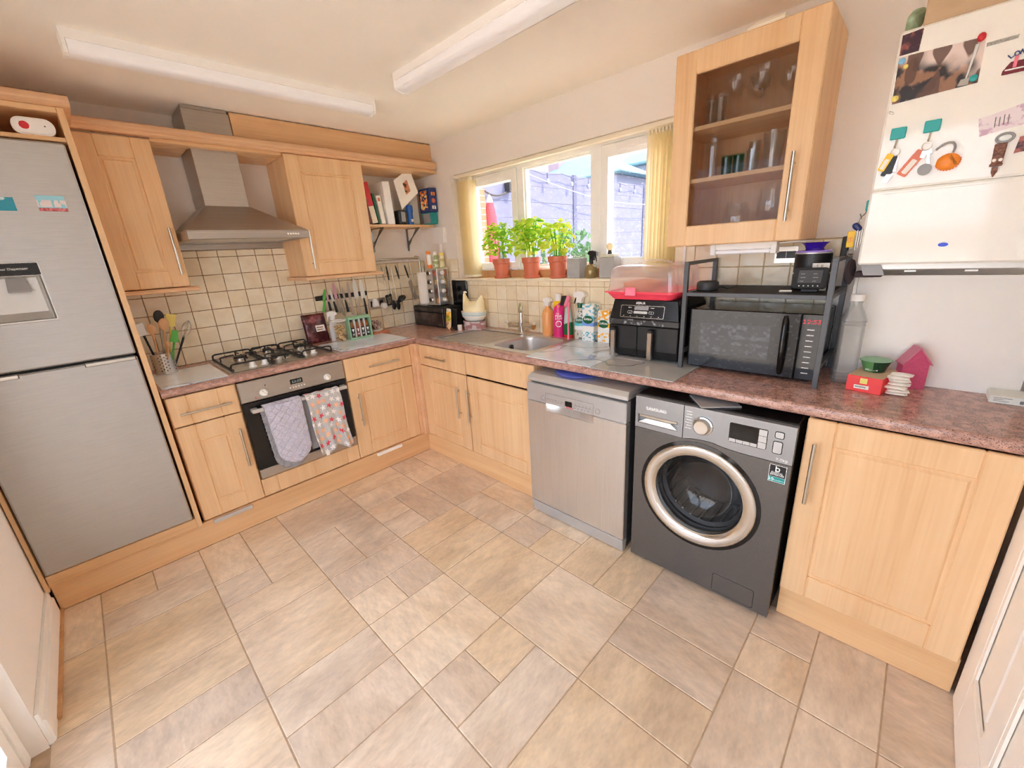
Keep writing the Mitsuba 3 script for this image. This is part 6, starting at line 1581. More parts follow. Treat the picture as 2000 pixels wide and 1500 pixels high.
# on the rack
t = thing('smart_speaker', 'low round charcoal smart speaker at the left of the rack shelf', 'speaker')
part(t, 'body', lathe([(0.040, 0), (0.0445, 0.004), (0.0455, 0.018), (0.0445, 0.034), (0.040, 0.039)], 36), 'charcoal', MX(2.537, -0.262, ZK + 0.0003), 40)
part(t, 'top', lathe([(0.0385, 0.0391), (0.037, 0.0405)], 36), 'black_matt', MX(2.537, -0.262, ZK + 0.0003))
part(t, 'cable', tube([[2.578, -0.245, ZK + 0.012], [2.590, -0.235, ZK + 0.014], [2.598, -0.20, ZK + 0.004], [2.60, -0.06, ZK + 0.004]], 0.0025, 6), 'black_plastic', None, 60)
t = thing('smart_meter', 'small black energy meter with a grey screen at the right of the rack shelf', 'meter')
MT = FW(2.907, -0.246, ZK + 0.010) @ trimesh.transformations.rotation_matrix(math.radians(-16), [1, 0, 0])
part(t, 'case', [bev(rrect(-0.056, 0.056, 0, 0.080, 0.012), 0.014, 0.003)], 'black_matt', MT)
part(t, 'screen', ext(rrect(-0.038, 0.038, 0.020, 0.069, 0.001), 0.0006, 0.0142), 'screen_grey', MT)
mat('screen_grey', (74, 78, 84), 0.15)
part(t, 'screen_text', [bx(-0.030 + 0.040 * c, -0.018 + 0.040 * c + 0.004 * (r % 2), 0.026 + 0.014 * r, 0.0285 + 0.014 * r, 0.0149, 0.0152, 0) for c in range(2) for r in range(3)], 'grey_plastic', MT)
for q in range(5):
    part(t, 'key', ext(disc(-0.030 + 0.015 * q, 0.0095, 0.0022), 0.0006, 0.0142), 'ink_white', MT)
part(t, 'stand', bx(2.886, 2.940, -0.268, -0.225, ZK + 0.0004, ZK + 0.012, 0.002), 'black_plastic')
single('usb_stick', 'small off-white plastic stick on the rack shelf beside the meter', 'stick', rot(bx(-0.022, 0.022, -0.009, 0.009, 0, 0.007, 0.003), 12), 'paper', MX(2.838, -0.275, ZK + 0.0004))
t = thing('canister', 'black cylinder canister with a silver rim behind the energy meter', 'canister')
part(t, 'body', lathe([(0.060, 0), (0.062, 0.002), (0.062, 0.138)], 40), 'black_plastic', MX(2.890, -0.130, ZK + 0.0004), 40)
part(t, 'rim', lathe([(0.0625, 0.138), (0.0635, 0.1385), (0.0635, 0.143), (0.0625, 0.1435)], 40), 'silver_plastic', MX(2.890, -0.130, ZK + 0.0004), 40)
part(t, 'band', lathe([(0.0626, 0.060), (0.0632, 0.060), (0.0632, 0.066), (0.0626, 0.066)], 40, False), 'white_plastic', MX(2.890, -0.130, ZK + 0.0004), 40)
t = thing('purple_funnel', 'shiny purple flared dish on top of the black canister', 'dish')
part(t, 'ring', lathe([(0.058, 0), (0.060, 0.004), (0.056, 0.006)], 40), 'lilac', MX(2.890, -0.130, ZK + 0.1442), 40)
part(t, 'flare', lathe([(0.032, 0.0062), (0.030, 0.014), (0.036, 0.026), (0.047, 0.036), (0.044, 0.036), (0.030, 0.026), (0.0, 0.020)], 40), 'purple', MX(2.890, -0.130, ZK + 0.1442), 40)
t = thing('note_card', 'white note propped between the canister and the energy meter', 'note')
part(t, 'card', bx(2.902, 2.957, -0.2015, -0.2005, ZK + 0.0004, ZK + 0.104, 0.0003), 'paper')
part(t, 'marks', [txt('E', 0.008, 2.920, ZK + 0.094, 0, 0.0004), txt('0', 0.008, 2.934, ZK + 0.094, 0, 0.0004)], 'ink_dark', FW(0, -0.2016, 0))

# ------------------------------------------------------------------ boiler, pipe cover and what hangs there
t = thing('boiler', 'white gas boiler on the wall at the right covered in magnets', 'boiler')
B0, B1, BY = 3.046, 3.500, -0.300
part(t, 'case', bx(B0, B1, BY + 0.02, -0.002, 1.360, 2.028, 0.006), 'white_gloss')
part(t, 'upper_front', bx(B0, B1, BY, BY + 0.0195, 1.5915, 2.030, 0.006), 'white_gloss')
k = part(t, 'lower_flap', bx(B0, B1, BY, BY + 0.0195, 1.356, 1.5895, 0.006), 'white_gloss')
put(key_for(f'{k}__moulding'), tube([[B0 + 0.03, BY - 0.0002, 1.578], [B1 - 0.02, BY - 0.0002, 1.578]], 0.0012, 6), 'white_gloss')
put(key_for(f'{k}__badge'), ext(sg.Point(0, 0).buffer(1, quad_segs=12), 1).apply_transform(np.diag([0.0115, 0.0060, 0.003, 1])), 'royal_blue', FW(3.247, BY - 0.0001, 1.413))
mat('royal_blue', (30, 64, 214), 0.2)
part(t, 'underside', [bx(B0 + 0.035, B1 - 0.05, -0.26, -0.03, 1.335, 1.3595, 0.003), bx(3.17, 3.20, -0.262, -0.20, 1.328, 1.3345, 0.001), bx(3.31, 3.34, -0.262, -0.20, 1.328, 1.3345, 0.001)], 'silver_plastic')
part(t, 'bracket', [hull(bx(B0 + 0.01, B0 + 0.06, -0.27, -0.265, 1.345, 1.356, 0), bx(B0 + 0.02, B0 + 0.075, -0.27, -0.265, 1.318, 1.322, 0))], 'grey_plastic')
t = thing('pipe_cover', 'white boxed-in panel on the worktop below the boiler', 'panel')
part(t, 'front', bx(3.046, 3.515, -0.148, -0.136, WT + 0.0005, 1.309, 0.001), 'white_panel')
part(t, 'side', bx(3.034, 3.0455, -0.148, -0.002, WT + 0.0005, 1.309, 0.001), 'white_panel')
mat('white_panel', (232, 228, 220), 0.4)

PHOTO = proc(lambda p, n, uv: mix(mix(mix(C((40, 34, 36)), C((150, 110, 84)), smoothstep(0.4, 0.62, fbm(p.x * 50, p.z * 38, 1.0, 3))), C((226, 208, 200)), smoothstep(1.895, 1.945, p.z + 0.06 * (noise(p.x * 46, p.z * 30) - 0.5) + 0.35 * (p.x - 3.145))),
                                  C((96, 66, 54)), smoothstep(0.62, 0.68, noise(p.x * 34 + 2, p.z * 22)) * 0.9))
mat('photo_people', tex=PHOTO, rough=0.35)
mat('photo_dark', tex=proc(lambda p, n, uv: mix(C((62, 34, 50)), C((170, 96, 86)), smoothstep(0.45, 0.75, fbm(p.x * 60, p.z * 60, 3.0, 3)))), rough=0.35)
MBL = FW(0, BY - 0.0004, 0)


def plate(name, lb, cat, pts, m, d=0.0016, w0=0.0, group=None, nm='sheet'):
    t = thing(name, lb, cat, group)
    part(t, nm, ext(sg.Polygon(pts), d, w0), m, MBL)
    return t


plate('photo', 'small dark photo at the top left of the boiler', 'photo', [(3.053, 1.966), (3.095, 1.967), (3.097, 2.022), (3.052, 2.018)], 'photo_dark')
plate('photo', 'wide photo of people outdoors on the boiler', 'photo', [(3.057, 1.838), (3.236, 1.848), (3.232, 1.958), (3.0535, 1.962)], 'photo_people')
mat('flower_card', tex=proc(lambda p, n, uv: mix(C((232, 220, 224)), C((206, 176, 196)), smoothstep(0.55, 0.7, fbm(p.x * 70, p.z * 70, 2.0, 3)))), rough=0.6)
t = plate('greeting_card', 'pale pink flowered card at the right of the boiler', 'card', [(3.266, 1.706), (3.350, 1.722), (3.342, 1.775), (3.257, 1.752)], 'flower_card')
part(t, 'text_lines', [rot(bx(0, 0.002, -0.013, 0.013 - 0.003 * (q % 2), 0, 0.0004, 0), 4).apply_translation([3.290 + 0.008 * q, 1.737 + 0.0015 * q, 0.0018]) for q in range(4)], 'ink_grey', MBL)


def puck(lb, u, v, m, r=0.0085, name='round_magnet'):
    t = thing(name, lb, 'magnet')
    part(t, 'disc', lathe([(r, 0), (r, 0.003), (r * 0.7, 0.005)], 16), m, MBL @ MX(u, v, 0.0018), 40)


puck('round blue magnet at the upper left corner of the wide photo', 3.062, 1.950, 'sky_blue')
puck('round teal magnet at the lower right corner of the wide photo', 3.226, 1.861, 'teal')
puck('round yellow magnet at the lower left corner of the wide photo', 3.062, 1.852, 'lemon')
puck('small yellow magnet beside the upper blue one', 3.073, 1.933, 'lemon', 0.006)
t = thing('rose_magnet', 'long-stemmed magnet with a red bead top at the right of the wide photo', 'magnet')
part(t, 'stem', hull(bx(3.2085, 3.2115, 1.858, 1.862, 0.002, 0.005, 0.0005), bx(3.214, 3.222, 1.938, 1.944, 0.002, 0.007, 0.001)), 'silver_plastic', MBL)
part(t, 'bead', sph((3.2225, 1.957, 0.009), 0.0095, 8, (0.95, 1.15, 0.8)), 'red', MBL, True)
part(t, 'clip', hull(bx(3.196, 3.217, 1.848, 1.850, 0.002, 0.012, 0.001), bx(3.200, 3.218, 1.862, 1.864, 0.002, 0.006, 0.001)), 'silver_plastic', MBL)
mat('glitter', tex=proc(lambda p, n, uv: mix(C((196, 194, 186)), C((120, 116, 108)), noise(p.x * 900, p.z * 900))), rough=0.4)
plate('glitter_strip', 'narrow glittery silver strip magnet', 'magnet', [(3.236, 1.932), (3.293, 1.934), (3.294, 1.942), (3.236, 1.941)], 'glitter')
single('lizard_magnet', 'tiny silver lizard magnet at the left edge of the boiler', 'magnet', [hull(sph((3.0565, 1.816, 0.002), 0.003, 5), sph((3.066, 1.812, 0.002), 0.0015, 5)), tube([[3.056, 1.821, 0.001], [3.059, 1.811, 0.001]], 0.001, 4), tube([[3.062, 1.818, 0.001], [3.064, 1.809, 0.001]], 0.001, 4)], 'satin_chrome', MBL, True)
t = thing('souvenir_magnet', 'red and blue city souvenir magnet at the right edge of the boiler', 'magnet')
part(t, 'base', hull(bx(3.279, 3.335, 1.852, 1.862, 0.0, 0.004, 0.001), bx(3.290, 3.325, 1.876, 1.88, 0.0, 0.004, 0.001)), 'crimson', MBL)
part(t, 'tower', bx(3.296, 3.303, 1.865, 1.892, 0.004, 0.006, 0.001), 'soft_pink', MBL)
part(t, 'lettering', [rot(txt(ch, 0.011, 0, 0, 0, 0.003, True), 40 - 22 * q).apply_translation([3.288 + 0.0105 * q, 1.889 + 0.010 * math.sin(0.6 + 0.42 * q), 0.001]) for q, ch in enumerate('LONDON')], 'navy', MBL)
part(t, 'stripe', bx(3.283, 3.331, 1.860, 1.8635, 0.004, 0.005, 0.0005), 'ink_white', MBL)


def hook_square(lb, u, v):
    t = thing('magnet_hook', lb, 'magnet hook')
    part(t, 'square', bx(u - 0.018, u + 0.018, v - 0.016, v + 0.016, 0.0, 0.009, 0.002), 'teal', MBL)
    part(t, 'hook', tube([[u, v - 0.015, 0.005], [u - 0.001, v - 0.030, 0.007], [u - 0.002, v - 0.040, 0.012], [u - 0.002, v - 0.036, 0.018]], 0.0024, 6), 'satin_chrome', MBL, 60)


hook_square('teal square magnetic hook holding the yellow-tagged keys', 3.087, 1.752)
hook_square('teal square magnetic hook holding the orange-tagged keys', 3.162, 1.756)


def ring(u, v, r, w=0.012):
    a = np.arange(24) * 2 * np.pi / 24
    return tube(np.stack([u + r * np.cos(a), v + r * np.sin(a), np.full(24, w)], 1), 0.0011, 5, True)


def tag(u, v, L, W, ang, d=0.0025, w=0.012):
    return rot(ext(rrect(-W / 2, W / 2, -L, 0, 0.003), d), ang).apply_translation([u, v, w])


t = thing('key_bunch', 'bunch of keys with a yellow tag hanging on the left teal hook', 'keys')
part(t, 'ring', ring(3.089, 1.698, 0.011), 'satin_chrome', MBL, 60)
part(t, 'tag', tag(3.080, 1.695, 0.050, 0.018, -22), 'yellow', MBL, label='yellow key tag')
part(t, 'tag_paper', tag(3.074, 1.681, 0.030, 0.011, -22, 0.0006, 0.0147), 'paper', MBL)
part(t, 'fob', [tag(3.088, 1.688, 0.058, 0.012, -20, 0.008, 0.003), tag(3.090, 1.688, 0.052, 0.014, -8, 0.008, 0.003)], 'black_plastic', MBL, label='black key fob')
part(t, 'key', [tag(3.094, 1.686, 0.012, 0.010, 2, 0.002, 0.004), tag(3.094, 1.676, 0.034, 0.004, 2, 0.002, 0.004)], 'satin_chrome', MBL)
part(t, 'clip', [tag(3.088, 1.640, 0.030, 0.016, -25, 0.004, 0.006)], 'satin_chrome', MBL)
t = thing('key_bunch', 'keys with an orange tag and a grey disc on the right teal hook', 'keys')
part(t, 'ring', ring(3.160, 1.702, 0.011), 'satin_chrome', MBL, 60)
part(t, 'tag', tag(3.152, 1.692, 0.075, 0.026, -32, 0.003, 0.004), 'orange_tag', MBL, label='translucent orange key tag')
mat('orange_tag', (216, 112, 72), 0.3)
part(t, 'tag_paper', tag(3.140, 1.669, 0.042, 0.014, -32, 0.0006, 0.0072), 'paper', MBL)
part(t, 'charm', [ext(disc(3.166, 1.637, 0.016), 0.005, 0.0085)], 'grey_plastic', MBL, label='grey flat charm')
part(t, 'key', [tag(3.165, 1.694, 0.016, 0.014, 12, 0.002, 0.010), tag(3.167, 1.680, 0.032, 0.005, 8, 0.002, 0.010), tag(3.158, 1.690, 0.020, 0.012, -10, 0.002, 0.012)], 'satin_chrome', MBL)
t = thing('orange_purse', 'small orange leather shell-shaped purse stuck on the boiler', 'purse')
part(t, 'shell', sph((3.214, 1.650, 0.012), 1, 12, (0.026, 0.023, 0.012)), 'orange', MBL, True)
part(t, 'stitching', [sph((3.214 + 0.0262 * math.cos(a), 1.650 + 0.0232 * math.sin(a), 0.012), 0.0022, 4) for a in np.linspace(math.pi * 1.1, math.pi * 2.1, 13)], 'orange_tag', MBL)
part(t, 'strap', tube(np.vstack([bez([3.182, 1.688, 0.006], [3.200, 1.708, 0.010], [3.216, 1.700, 0.012], n=8), bez([3.216, 1.700, 0.012], [3.226, 1.692, 0.014], [3.220, 1.674, 0.016], n=6)]), 0.003, 6), 'grey_plastic', MBL, 60)
part(t, 'lettering', rot(txt('TIBERIU', 0.0055, 0, 0, 0, 0.0005), -58).apply_translation([3.224, 1.652, 0.0232]), 'ink_dark', MBL)
t = thing('bottle_opener', 'brown carved figure bottle-opener magnet with a grey ring', 'bottle opener')
part(t, 'ring', tube(np.stack([3.318 + 0.016 * np.cos(np.arange(24) * 2 * np.pi / 24), 1.693 + 0.011 * np.sin(np.arange(24) * 2 * np.pi / 24), np.full(24, 0.006)], 1), 0.0032, 6, True), 'grey_plastic', MBL, 60)
part(t, 'figure', [hull(bx(3.302, 3.326, 1.672, 1.680, 0, 0.010, 0.002), bx(3.304, 3.325, 1.628, 1.634, 0, 0.012, 0.002)), bx(3.301, 3.327, 1.622, 1.629, 0, 0.012, 0.002), hull(bx(3.308, 3.320, 1.605, 1.62, 0, 0.009, 0.001), bx(3.313, 3.315, 1.594, 1.597, 0, 0.004, 0.0005))], 'carved_brown', MBL)
mat('carved_brown', tex=proc(lambda p, n, uv: mix(C((150, 104, 86)), C((92, 58, 46)), noise(p.x * 260, p.z * 330))), rough=0.6)
part(t, 'eye', [ext(disc(u, 1.637, 0.0042), 0.002, 0.012) for u in (3.308, 3.320)], 'paper', MBL)
plate('grey_magnet', 'dark grey rectangular magnet at the right edge of the frame on the boiler', 'magnet', [(3.342, 1.650), (3.375, 1.655), (3.377, 1.695), (3.346, 1.690)], 'photo_dark', 0.004)
single('green_cloth', 'pale green cloth hanging over the top left of the boiler', 'cloth', hull(sph((3.066, -0.24, 2.050), 0.018, 6), sph((3.070, -0.20, 2.085), 0.024, 6), sph((3.062, -0.27, 2.062), 0.010, 6)), 'sage_cloth', smooth=True)
mat('sage_cloth', tex=proc(lambda p, n, uv: mix(C((176, 200, 170)), C((140, 166, 138)), noise(p.x * 60, p.y * 60, p.z * 60))), rough=0.9)
single('cardboard_box', 'brown cardboard box on top of the boiler', 'box', bx(3.092, 3.30, -0.285, -0.06, 2.0305, 2.15, 0.003), 'cardboard')
mat('cardboard', tex=proc(lambda p, n, uv: mix(C((206, 180, 148)), C((190, 162, 130)), fbm(p.x * 20, p.y * 20, p.z * 30, 3))), rough=0.85)

# hanging at the left side of the boiler
t = thing('magnet_hook', 'teal hook on the side of the boiler holding a thick bunch of keys', 'magnet hook')
part(t, 'square', bx(3.028, 3.0455, -0.165, -0.130, 1.535, 1.572, 0.003), 'teal')
part(t, 'hook', tube([[3.032, -0.148, 1.537], [3.026, -0.148, 1.524], [3.018, -0.148, 1.520], [3.014, -0.148, 1.528]], 0.0022, 6), 'satin_chrome', None, 60)
t = thing('key_bunch', 'thick key bunch with a yellow logo tag on the side of the boiler', 'keys')
a_ = np.arange(20) * 2 * np.pi / 20
part(t, 'ring', [tube(np.stack([3.017 + 0.004 * np.sin(a_), -0.148 + 0.016 * np.cos(a_), 1.505 + 0.016 * np.sin(a_)], 1), 0.0012, 5, True)], 'satin_chrome', None, 60)
part(t, 'tag', bx(2.990, 3.012, -0.162, -0.158, 1.412, 1.470, 0.002), 'yellow', None, label='yellow tag with a red round logo')
part(t, 'tag_logo', [ext(disc(3.001, 1.440, 0.009).difference(disc(3.001, 1.440, 0.007)), 0.0005), bx(2.9995, 3.0025, 1.434, 1.446, 0, 0.0005, 0)], 'orange', FW(0, -0.1622, 0))
part(t, 'strap', hull(sph((3.008, -0.15, 1.488), 0.011, 6), sph((3.018, -0.15, 1.478), 0.010, 6)), 'navy', None, True)
part(t, 'key', [bx(3.016 + 0.006 * q, 3.019 + 0.006 * q, -0.158 + 0.006 * q, -0.148 + 0.006 * q, 1.40 + 0.01 * q, 1.475, 0.001) for q in range(3)], 'satin_chrome')
part(t, 'wallet', bx(2.976, 2.998, -0.150, -0.130, 1.378, 1.452, 0.003), 'black_matt', None, label='black wallet hanging from the keys')
part(t, 'carabiner', tube(np.stack([3.008 + 0.010 * np.cos(a_), np.full(20, -0.165), 1.392 + 0.013 * np.sin(a_)], 1), 0.002, 6, True), 'chrome', None, 60)
cl_ = sph((0, 0, 0), 1, 16)
cl_.vertices = cl_.vertices * (1 + 0.35 * (meshkit.fbm(cl_.vertices * 2.6 + 3, 3, 5)[:, None] - 0.5))
single('dark_cloth', 'crumpled dark purple-brown cloth stuffed behind the rack under the boiler', 'cloth', cl_, 'fabric_dark', MX(3.020, -0.195, 1.325) @ np.diag([0.016, 0.060, 0.045, 1]), True)
single('cloth_strap', 'dark grey strap lying along the top of the pipe cover', 'strap', hull(bx(3.040, 3.09, -0.262, -0.20, 1.3105, 1.330, 0.003), bx(3.09, 3.115, -0.25, -0.20, 1.3105, 1.318, 0.002)), 'fabric_dark')

# right end of the worktop
t = thing('water_bottle', 'large clear square water bottle on the worktop below the boiler', 'bottle')
def sq(z, h, r):
    return (z, np.array(sg.box(-h + r, -h + r, h - r, h - r).buffer(r, quad_segs=5).exterior.coords)[:-1])
def sqloft(L):
    n = len(L[0][1])
    V = np.vstack([np.column_stack([q, np.full(len(q), z)]) for z, q in L])
    F = [f for a in range(len(L) - 1) for i in range(n) for f in ([a * n + i, a * n + (i + 1) % n, (a + 1) * n + (i + 1) % n], [a * n + i, (a + 1) * n + (i + 1) % n, (a + 1) * n + i])]
    F += [[0, i + 1, i] for i in range(1, n - 1)] + [[(len(L) - 1) * n, (len(L) - 1) * n + i, (len(L) - 1) * n + i + 1] for i in range(1, n - 1)]
    m = trimesh.Trimesh(V, np.array(F), process=False)
    if m.volume < 0: m.invert()
    return m
MWB = MX(3.060, -0.222, WT + 0.0006, 12)
part(t, 'bottle', sqloft([sq(0, 0.030, 0.012), sq(0.006, 0.036, 0.014), sq(0.05, 0.037, 0.014), sq(0.06, 0.0355, 0.014), sq(0.215, 0.0365, 0.014), sq(0.245, 0.036, 0.014), sq(0.265, 0.030, 0.016), sq(0.295, 0.0195, 0.0190), sq(0.310, 0.0190, 0.0185)]), 'bottle_clear', MWB, 40)
scene['bottle_clear'] = {'type': 'blendbsdf', 'weight': 0.12, 'a': {'type': 'thindielectric', 'int_ior': 1.45, 'specular_transmittance': {'type': 'rgb', 'value': [0.93, 0.94, 0.94]}}, 'b': {'type': 'principledthin', 'base_color': {'type': 'rgb', 'value': lin((226, 228, 226))}, 'roughness': 0.4, 'diff_trans': 1.0}}
for z in (0.014, 0.028, 0.042, 0.222, 0.236):
    part(t, 'ridge', sqloft([sq(z, 0.0366, 0.014), sq(z + 0.003, 0.0380, 0.014), sq(z + 0.006, 0.0366, 0.014)]), 'bottle_clear', MWB, 40)
part(t, 'cap', lathe([(0.0205, 0.311), (0.0215, 0.313), (0.0215, 0.332), (0.0195, 0.335)], 24), 'white_plastic', MWB, 40)
t = thing('tea_box', 'small bright red carton with a white label on the worktop', 'box')
MTB = MX(3.082, -0.328, 0, -11)
part(t, 'carton', bx(0, 0.102, 0, 0.165, WT + 0.0006, WT + 0.058, 0.0012), 'red_card', MTB)
mat('red_card', (236, 64, 62), 0.3)
MTL = MTB @ FW(-3.083, -0.0002, 0)
part(t, 'label', [bx(3.107, 3.150, WT + 0.012, WT + 0.026, 0, 0.0006, 0)], 'paper', MTL)
part(t, 'label_text', [bx(3.110 + 0.0055 * q, 3.1140 + 0.0055 * q, WT + 0.017, WT + 0.0215, 0.0008, 0.0010, 0) for q in range(6)], 'ink_grey', MTL)
part(t, 'emblem', [bx(3.122, 3.143, WT + 0.032, WT + 0.052, 0, 0.0006, 0)], 'lemon', MTL)
part(t, 'lid_band', bx(0.0005, 0.1015, 0.001, 0.164, WT + 0.0582, WT + 0.0590, 0.0003), 'cardboard', MTB)
t = thing('food_pot', 'green plastic food pot with a film lid on top of the red carton', 'pot')
MPt = MX(3.148, -0.236, WT + 0.0593)
part(t, 'pot', lathe([(0.030, 0), (0.031, 0.002), (0.043, 0.038), (0.047, 0.040), (0.047, 0.042)], 32), 'pot_green', MPt, 40)
mat('pot_green', tex=proc(lambda p, n, uv: dr.select(p.x < 3.146, C((90, 138, 84)), C((24, 62, 40)))), rough=0.3)
part(t, 'film_lid', lathe([(0.047, 0.0422), (0.040, 0.046), (0.0, 0.047)], 32), 'sage', MPt, 40)
part(t, 'lettering', [txt('PROTEIN', 0.0058, 0, 0.010, 0, 0.0005, True), ext(disc(-0.004, 0.026, 0.0048), 0.0005)], 'ink_white', FW(3.142, -0.236, WT + 0.0593) @ MX(0, 0, 0.0345) @ trimesh.transformations.rotation_matrix(math.radians(-12), [1, 0, 0]))
for q in range(7):
    single('sachet', ['lowest', 'second lowest', 'third lowest', 'middle', 'third highest', 'second highest', 'topmost'][q] + ' white sachet in the small pile beside the red carton', 'sachet', pillow(0.058, 0.040, 0.010, 20 + q, 0.0015), 'paper', MX(3.222 + 0.004 * math.sin(q * 2.3), -0.318 + 0.006 * math.cos(q * 1.7), WT + 0.0075 + 0.0118 * q) @ MX(0, 0, 0, 8 * math.sin(q * 1.9)) @ MX(0, -0.02, 0), True, group='pile of sachets')
t = thing('gift_box', 'deep pink glittery house-shaped gift box leaning by the panel', 'box')
MGB = FW(3.240, -0.168, WT + 0.0006) @ MX(0, 0, 0, 0, 22)
part(t, 'body', ext(sg.Polygon([(-0.036, 0), (0.036, 0), (0.036, 0.098), (0, 0.148), (-0.036, 0.098)]), 0.045, 0.0), 'pink_glitter', MGB)
mat('pink_glitter', tex=proc(lambda p, n, uv: mix(C((176, 40, 84)), C((226, 110, 146)), noise(p.x * 700, p.y * 700, p.z * 700))), rough=0.5)
part(t, 'roof', [hull(bx(-0.042, -0.040, 0.090, 0.093, -0.003, 0.054, 0), bx(-0.001, 0.001, 0.150, 0.155, -0.003, 0.054, 0)), hull(bx(0.040, 0.042, 0.090, 0.093, -0.003, 0.054, 0), bx(-0.001, 0.001, 0.150, 0.155, -0.003, 0.054, 0))], 'rose_card', MGB)
mat('rose_card', (206, 120, 140), 0.5)
t = thing('leaflet_box', 'flat white printed carton at the right end of the worktop', 'box')
part(t, 'carton', bx(3.443, 3.521, -0.243, -0.152, WT + 0.0006, WT + 0.026, 0.001), 'sage_white')
mat('sage_white', (222, 224, 214), 0.6)
part(t, 'print', [bx(3.452, 3.452 + w, WT + 0.018 - 0.005 * q, WT + 0.0195 - 0.005 * q, 0, 0.0004, 0) for q, w in enumerate((0.040, 0.022, 0.034))] + [bx(3.508, 3.516, WT + 0.006, WT + 0.016, 0, 0.0004, 0)], 'ink_grey', FW(0, -0.2432, 0))

# ------------------------------------------------------------------ outside the window
struct('garden_ground', 'pale paved garden outside the house', 'ground', [bx(-30, 30, 0.30, 40, -0.4, -0.18, 0), bx(-30, 30, -40, YF - 0.13, -0.4, -0.18, 0)], 'patio')
mat('patio', tex=proc(lambda p, n, uv: mix(C((196, 188, 178)), C((176, 168, 160)), fbm(p.x * 3, p.y * 3, 0, 3))), rough=0.9)
mat('fence_board', tex=proc(lambda p, n, uv: mix(C((112, 116, 142)), C((98, 102, 128)), fbm(p.x * 8, p.y * 8, p.z * 14, 3))), rough=0.85)
mat('fence_post', (88, 92, 116), 0.85)
t = thing('garden_fence', 'blue-grey garden fence of long horizontal boards and posts outside the window', 'fence')
XFN, PY = -1.62, [-0.2, 1.85, 4.52, 7.18, 9.85, 12.5]
bd = [mikit.ply(bx(XFN - 0.02, XFN + 0.02 + 0.003 * q, 0.002, 2.61, 0.0, 0.2408, 0.004), 'fence_board') for q in range(2)]
for i in range(1, 4):
    for z in range(12):
        k = key_for(f'{t}__board')
        scene[k] = {**bd[int(rng.integers(0, 2))], 'to_world': T().translate([0, PY[i] + 0.03, -0.18 + 0.2415 * z])}
for y in PY[1:5]:
    part(t, 'post', bx(XFN - 0.06, XFN + 0.045, y - 0.05, y + 0.05, -0.18, 2.73, 0.006), 'fence_post')
t = thing('string_lights', 'festoon light string with hanging bulbs along the top of the garden fence', 'string lights')
W = np.array([[-1.52, 2.3 + 0.25 * q, 2.70 - 0.05 * math.sin(q * 0.9) ** 2] for q in range(26)])
part(t, 'cable', tube(W, 0.007, 5), 'fence_post')
for y in (2.9, 3.65, 4.32, 4.84, 5.5, 5.98, 6.57, 7.2):
    part(t, 'holder', tube([[-1.51, y, 2.68], [-1.51, y, 2.60]], 0.012, 8), 'fence_post')
    part(t, 'bulb', sph((-1.51, y, 2.555), 0.032, 8, (1, 1, 1.4)), 'bulb_glass', None, True)
mat('bulb_glass', (128, 136, 152), 0.1)
single('washing_line', 'pale washing line sagging across the garden', 'washing line', tube(np.vstack([bez([-1.42, 3.1, 2.60], [-1.42, 4.5, 2.35], [-1.42, 5.65, 2.305], n=10), bez([-1.42, 5.65, 2.305], [-1.42, 7.1, 2.27], [-1.42, 9.4, 2.41], n=8)[1:]]), 0.006, 5), 'white_plastic')
t = thing('wall_lantern', 'dark lantern fixed to the garden fence', 'lantern')
part(t, 'body', [hull(bx(-1.60, -1.50, 2.72, 2.80, 2.35, 2.36, 0), bx(-1.60, -1.48, 2.70, 2.82, 2.48, 2.49, 0)), bx(-1.60, -1.46, 2.69, 2.83, 2.49, 2.51, 0.003)], 'charcoal')
part(t, 'cable', tube(bez([-1.56, 2.15, 2.40], [-1.56, 2.45, 2.20], [-1.56, 2.72, 2.36], n=10), 0.012, 6), 'charcoal')
t = thing('garden_parasol', 'closed red garden parasol with a pale tip outside the window', 'parasol')
part(t, 'canopy', lathe([(0.10, 0.9), (0.105, 1.45), (0.085, 1.95), (0.05, 2.13)], 12), 'parasol_red', MX(-1.20, 2.0, 0.0) @ np.diag([1, 1, 1, 1]), 40)
mat('parasol_red', (186, 60, 84), 0.8)
part(t, 'tip', lathe([(0.048, 2.13), (0.035, 2.19), (0.0, 2.24)], 12), 'paper', MX(-1.20, 2.0, 0), 40)
part(t, 'pole', tube([[-1.20, 2.0, -0.18], [-1.20, 2.0, 0.92]], 0.02, 8), 'white_plastic')
mat('garden_brick', tex=proc(lambda p, n, uv: dr.select((dr.abs(p.z * 13.3 - dr.floor(p.z * 13.3) - 0.5) > 0.42), C((150, 140, 130)), mix(C((150, 84, 62)), C((176, 110, 84)), noise((p.x + p.y) * 9, dr.floor(p.z * 13.3) * 3.1)))), rough=0.9)
single('brick_pier', 'red brick garden wall end at the left of the window view', 'wall', bx(-1.55, -1.0, 1.30, 1.74, -0.18, 2.75, 0.01), 'garden_brick')
mat('far_wall', (150, 152, 170), 0.9)
mat('far_roof', (104, 140, 152), 0.9)
mat('far_brick', (140, 122, 132), 0.9)
t = thing('house', 'distant house with a grey-green hipped roof and a chimney above the fence', 'house')
part(t, 'walls', bx(-5.6, -2.9, 8.2, 9.9, -0.18, 3.25, 0.01), 'far_wall')
part(t, 'roof', hull(bx(-5.9, -2.6, 7.9, 10.1, 3.255, 3.28, 0), bx(-4.7, -3.9, 8.7, 9.2, 3.93, 3.95, 0)), 'far_roof')
part(t, 'chimney', bx(-5.32, -4.92, 8.4, 8.8, 3.3, 4.16, 0.01), 'far_brick')
t = thing('house', 'grey house with a slate roof and white window beyond the fence at the right pane', 'house')
part(t, 'walls', bx(-3.95, -0.8, 10.5, 14.0, -0.18, 3.74, 0.01), 'far_wall')
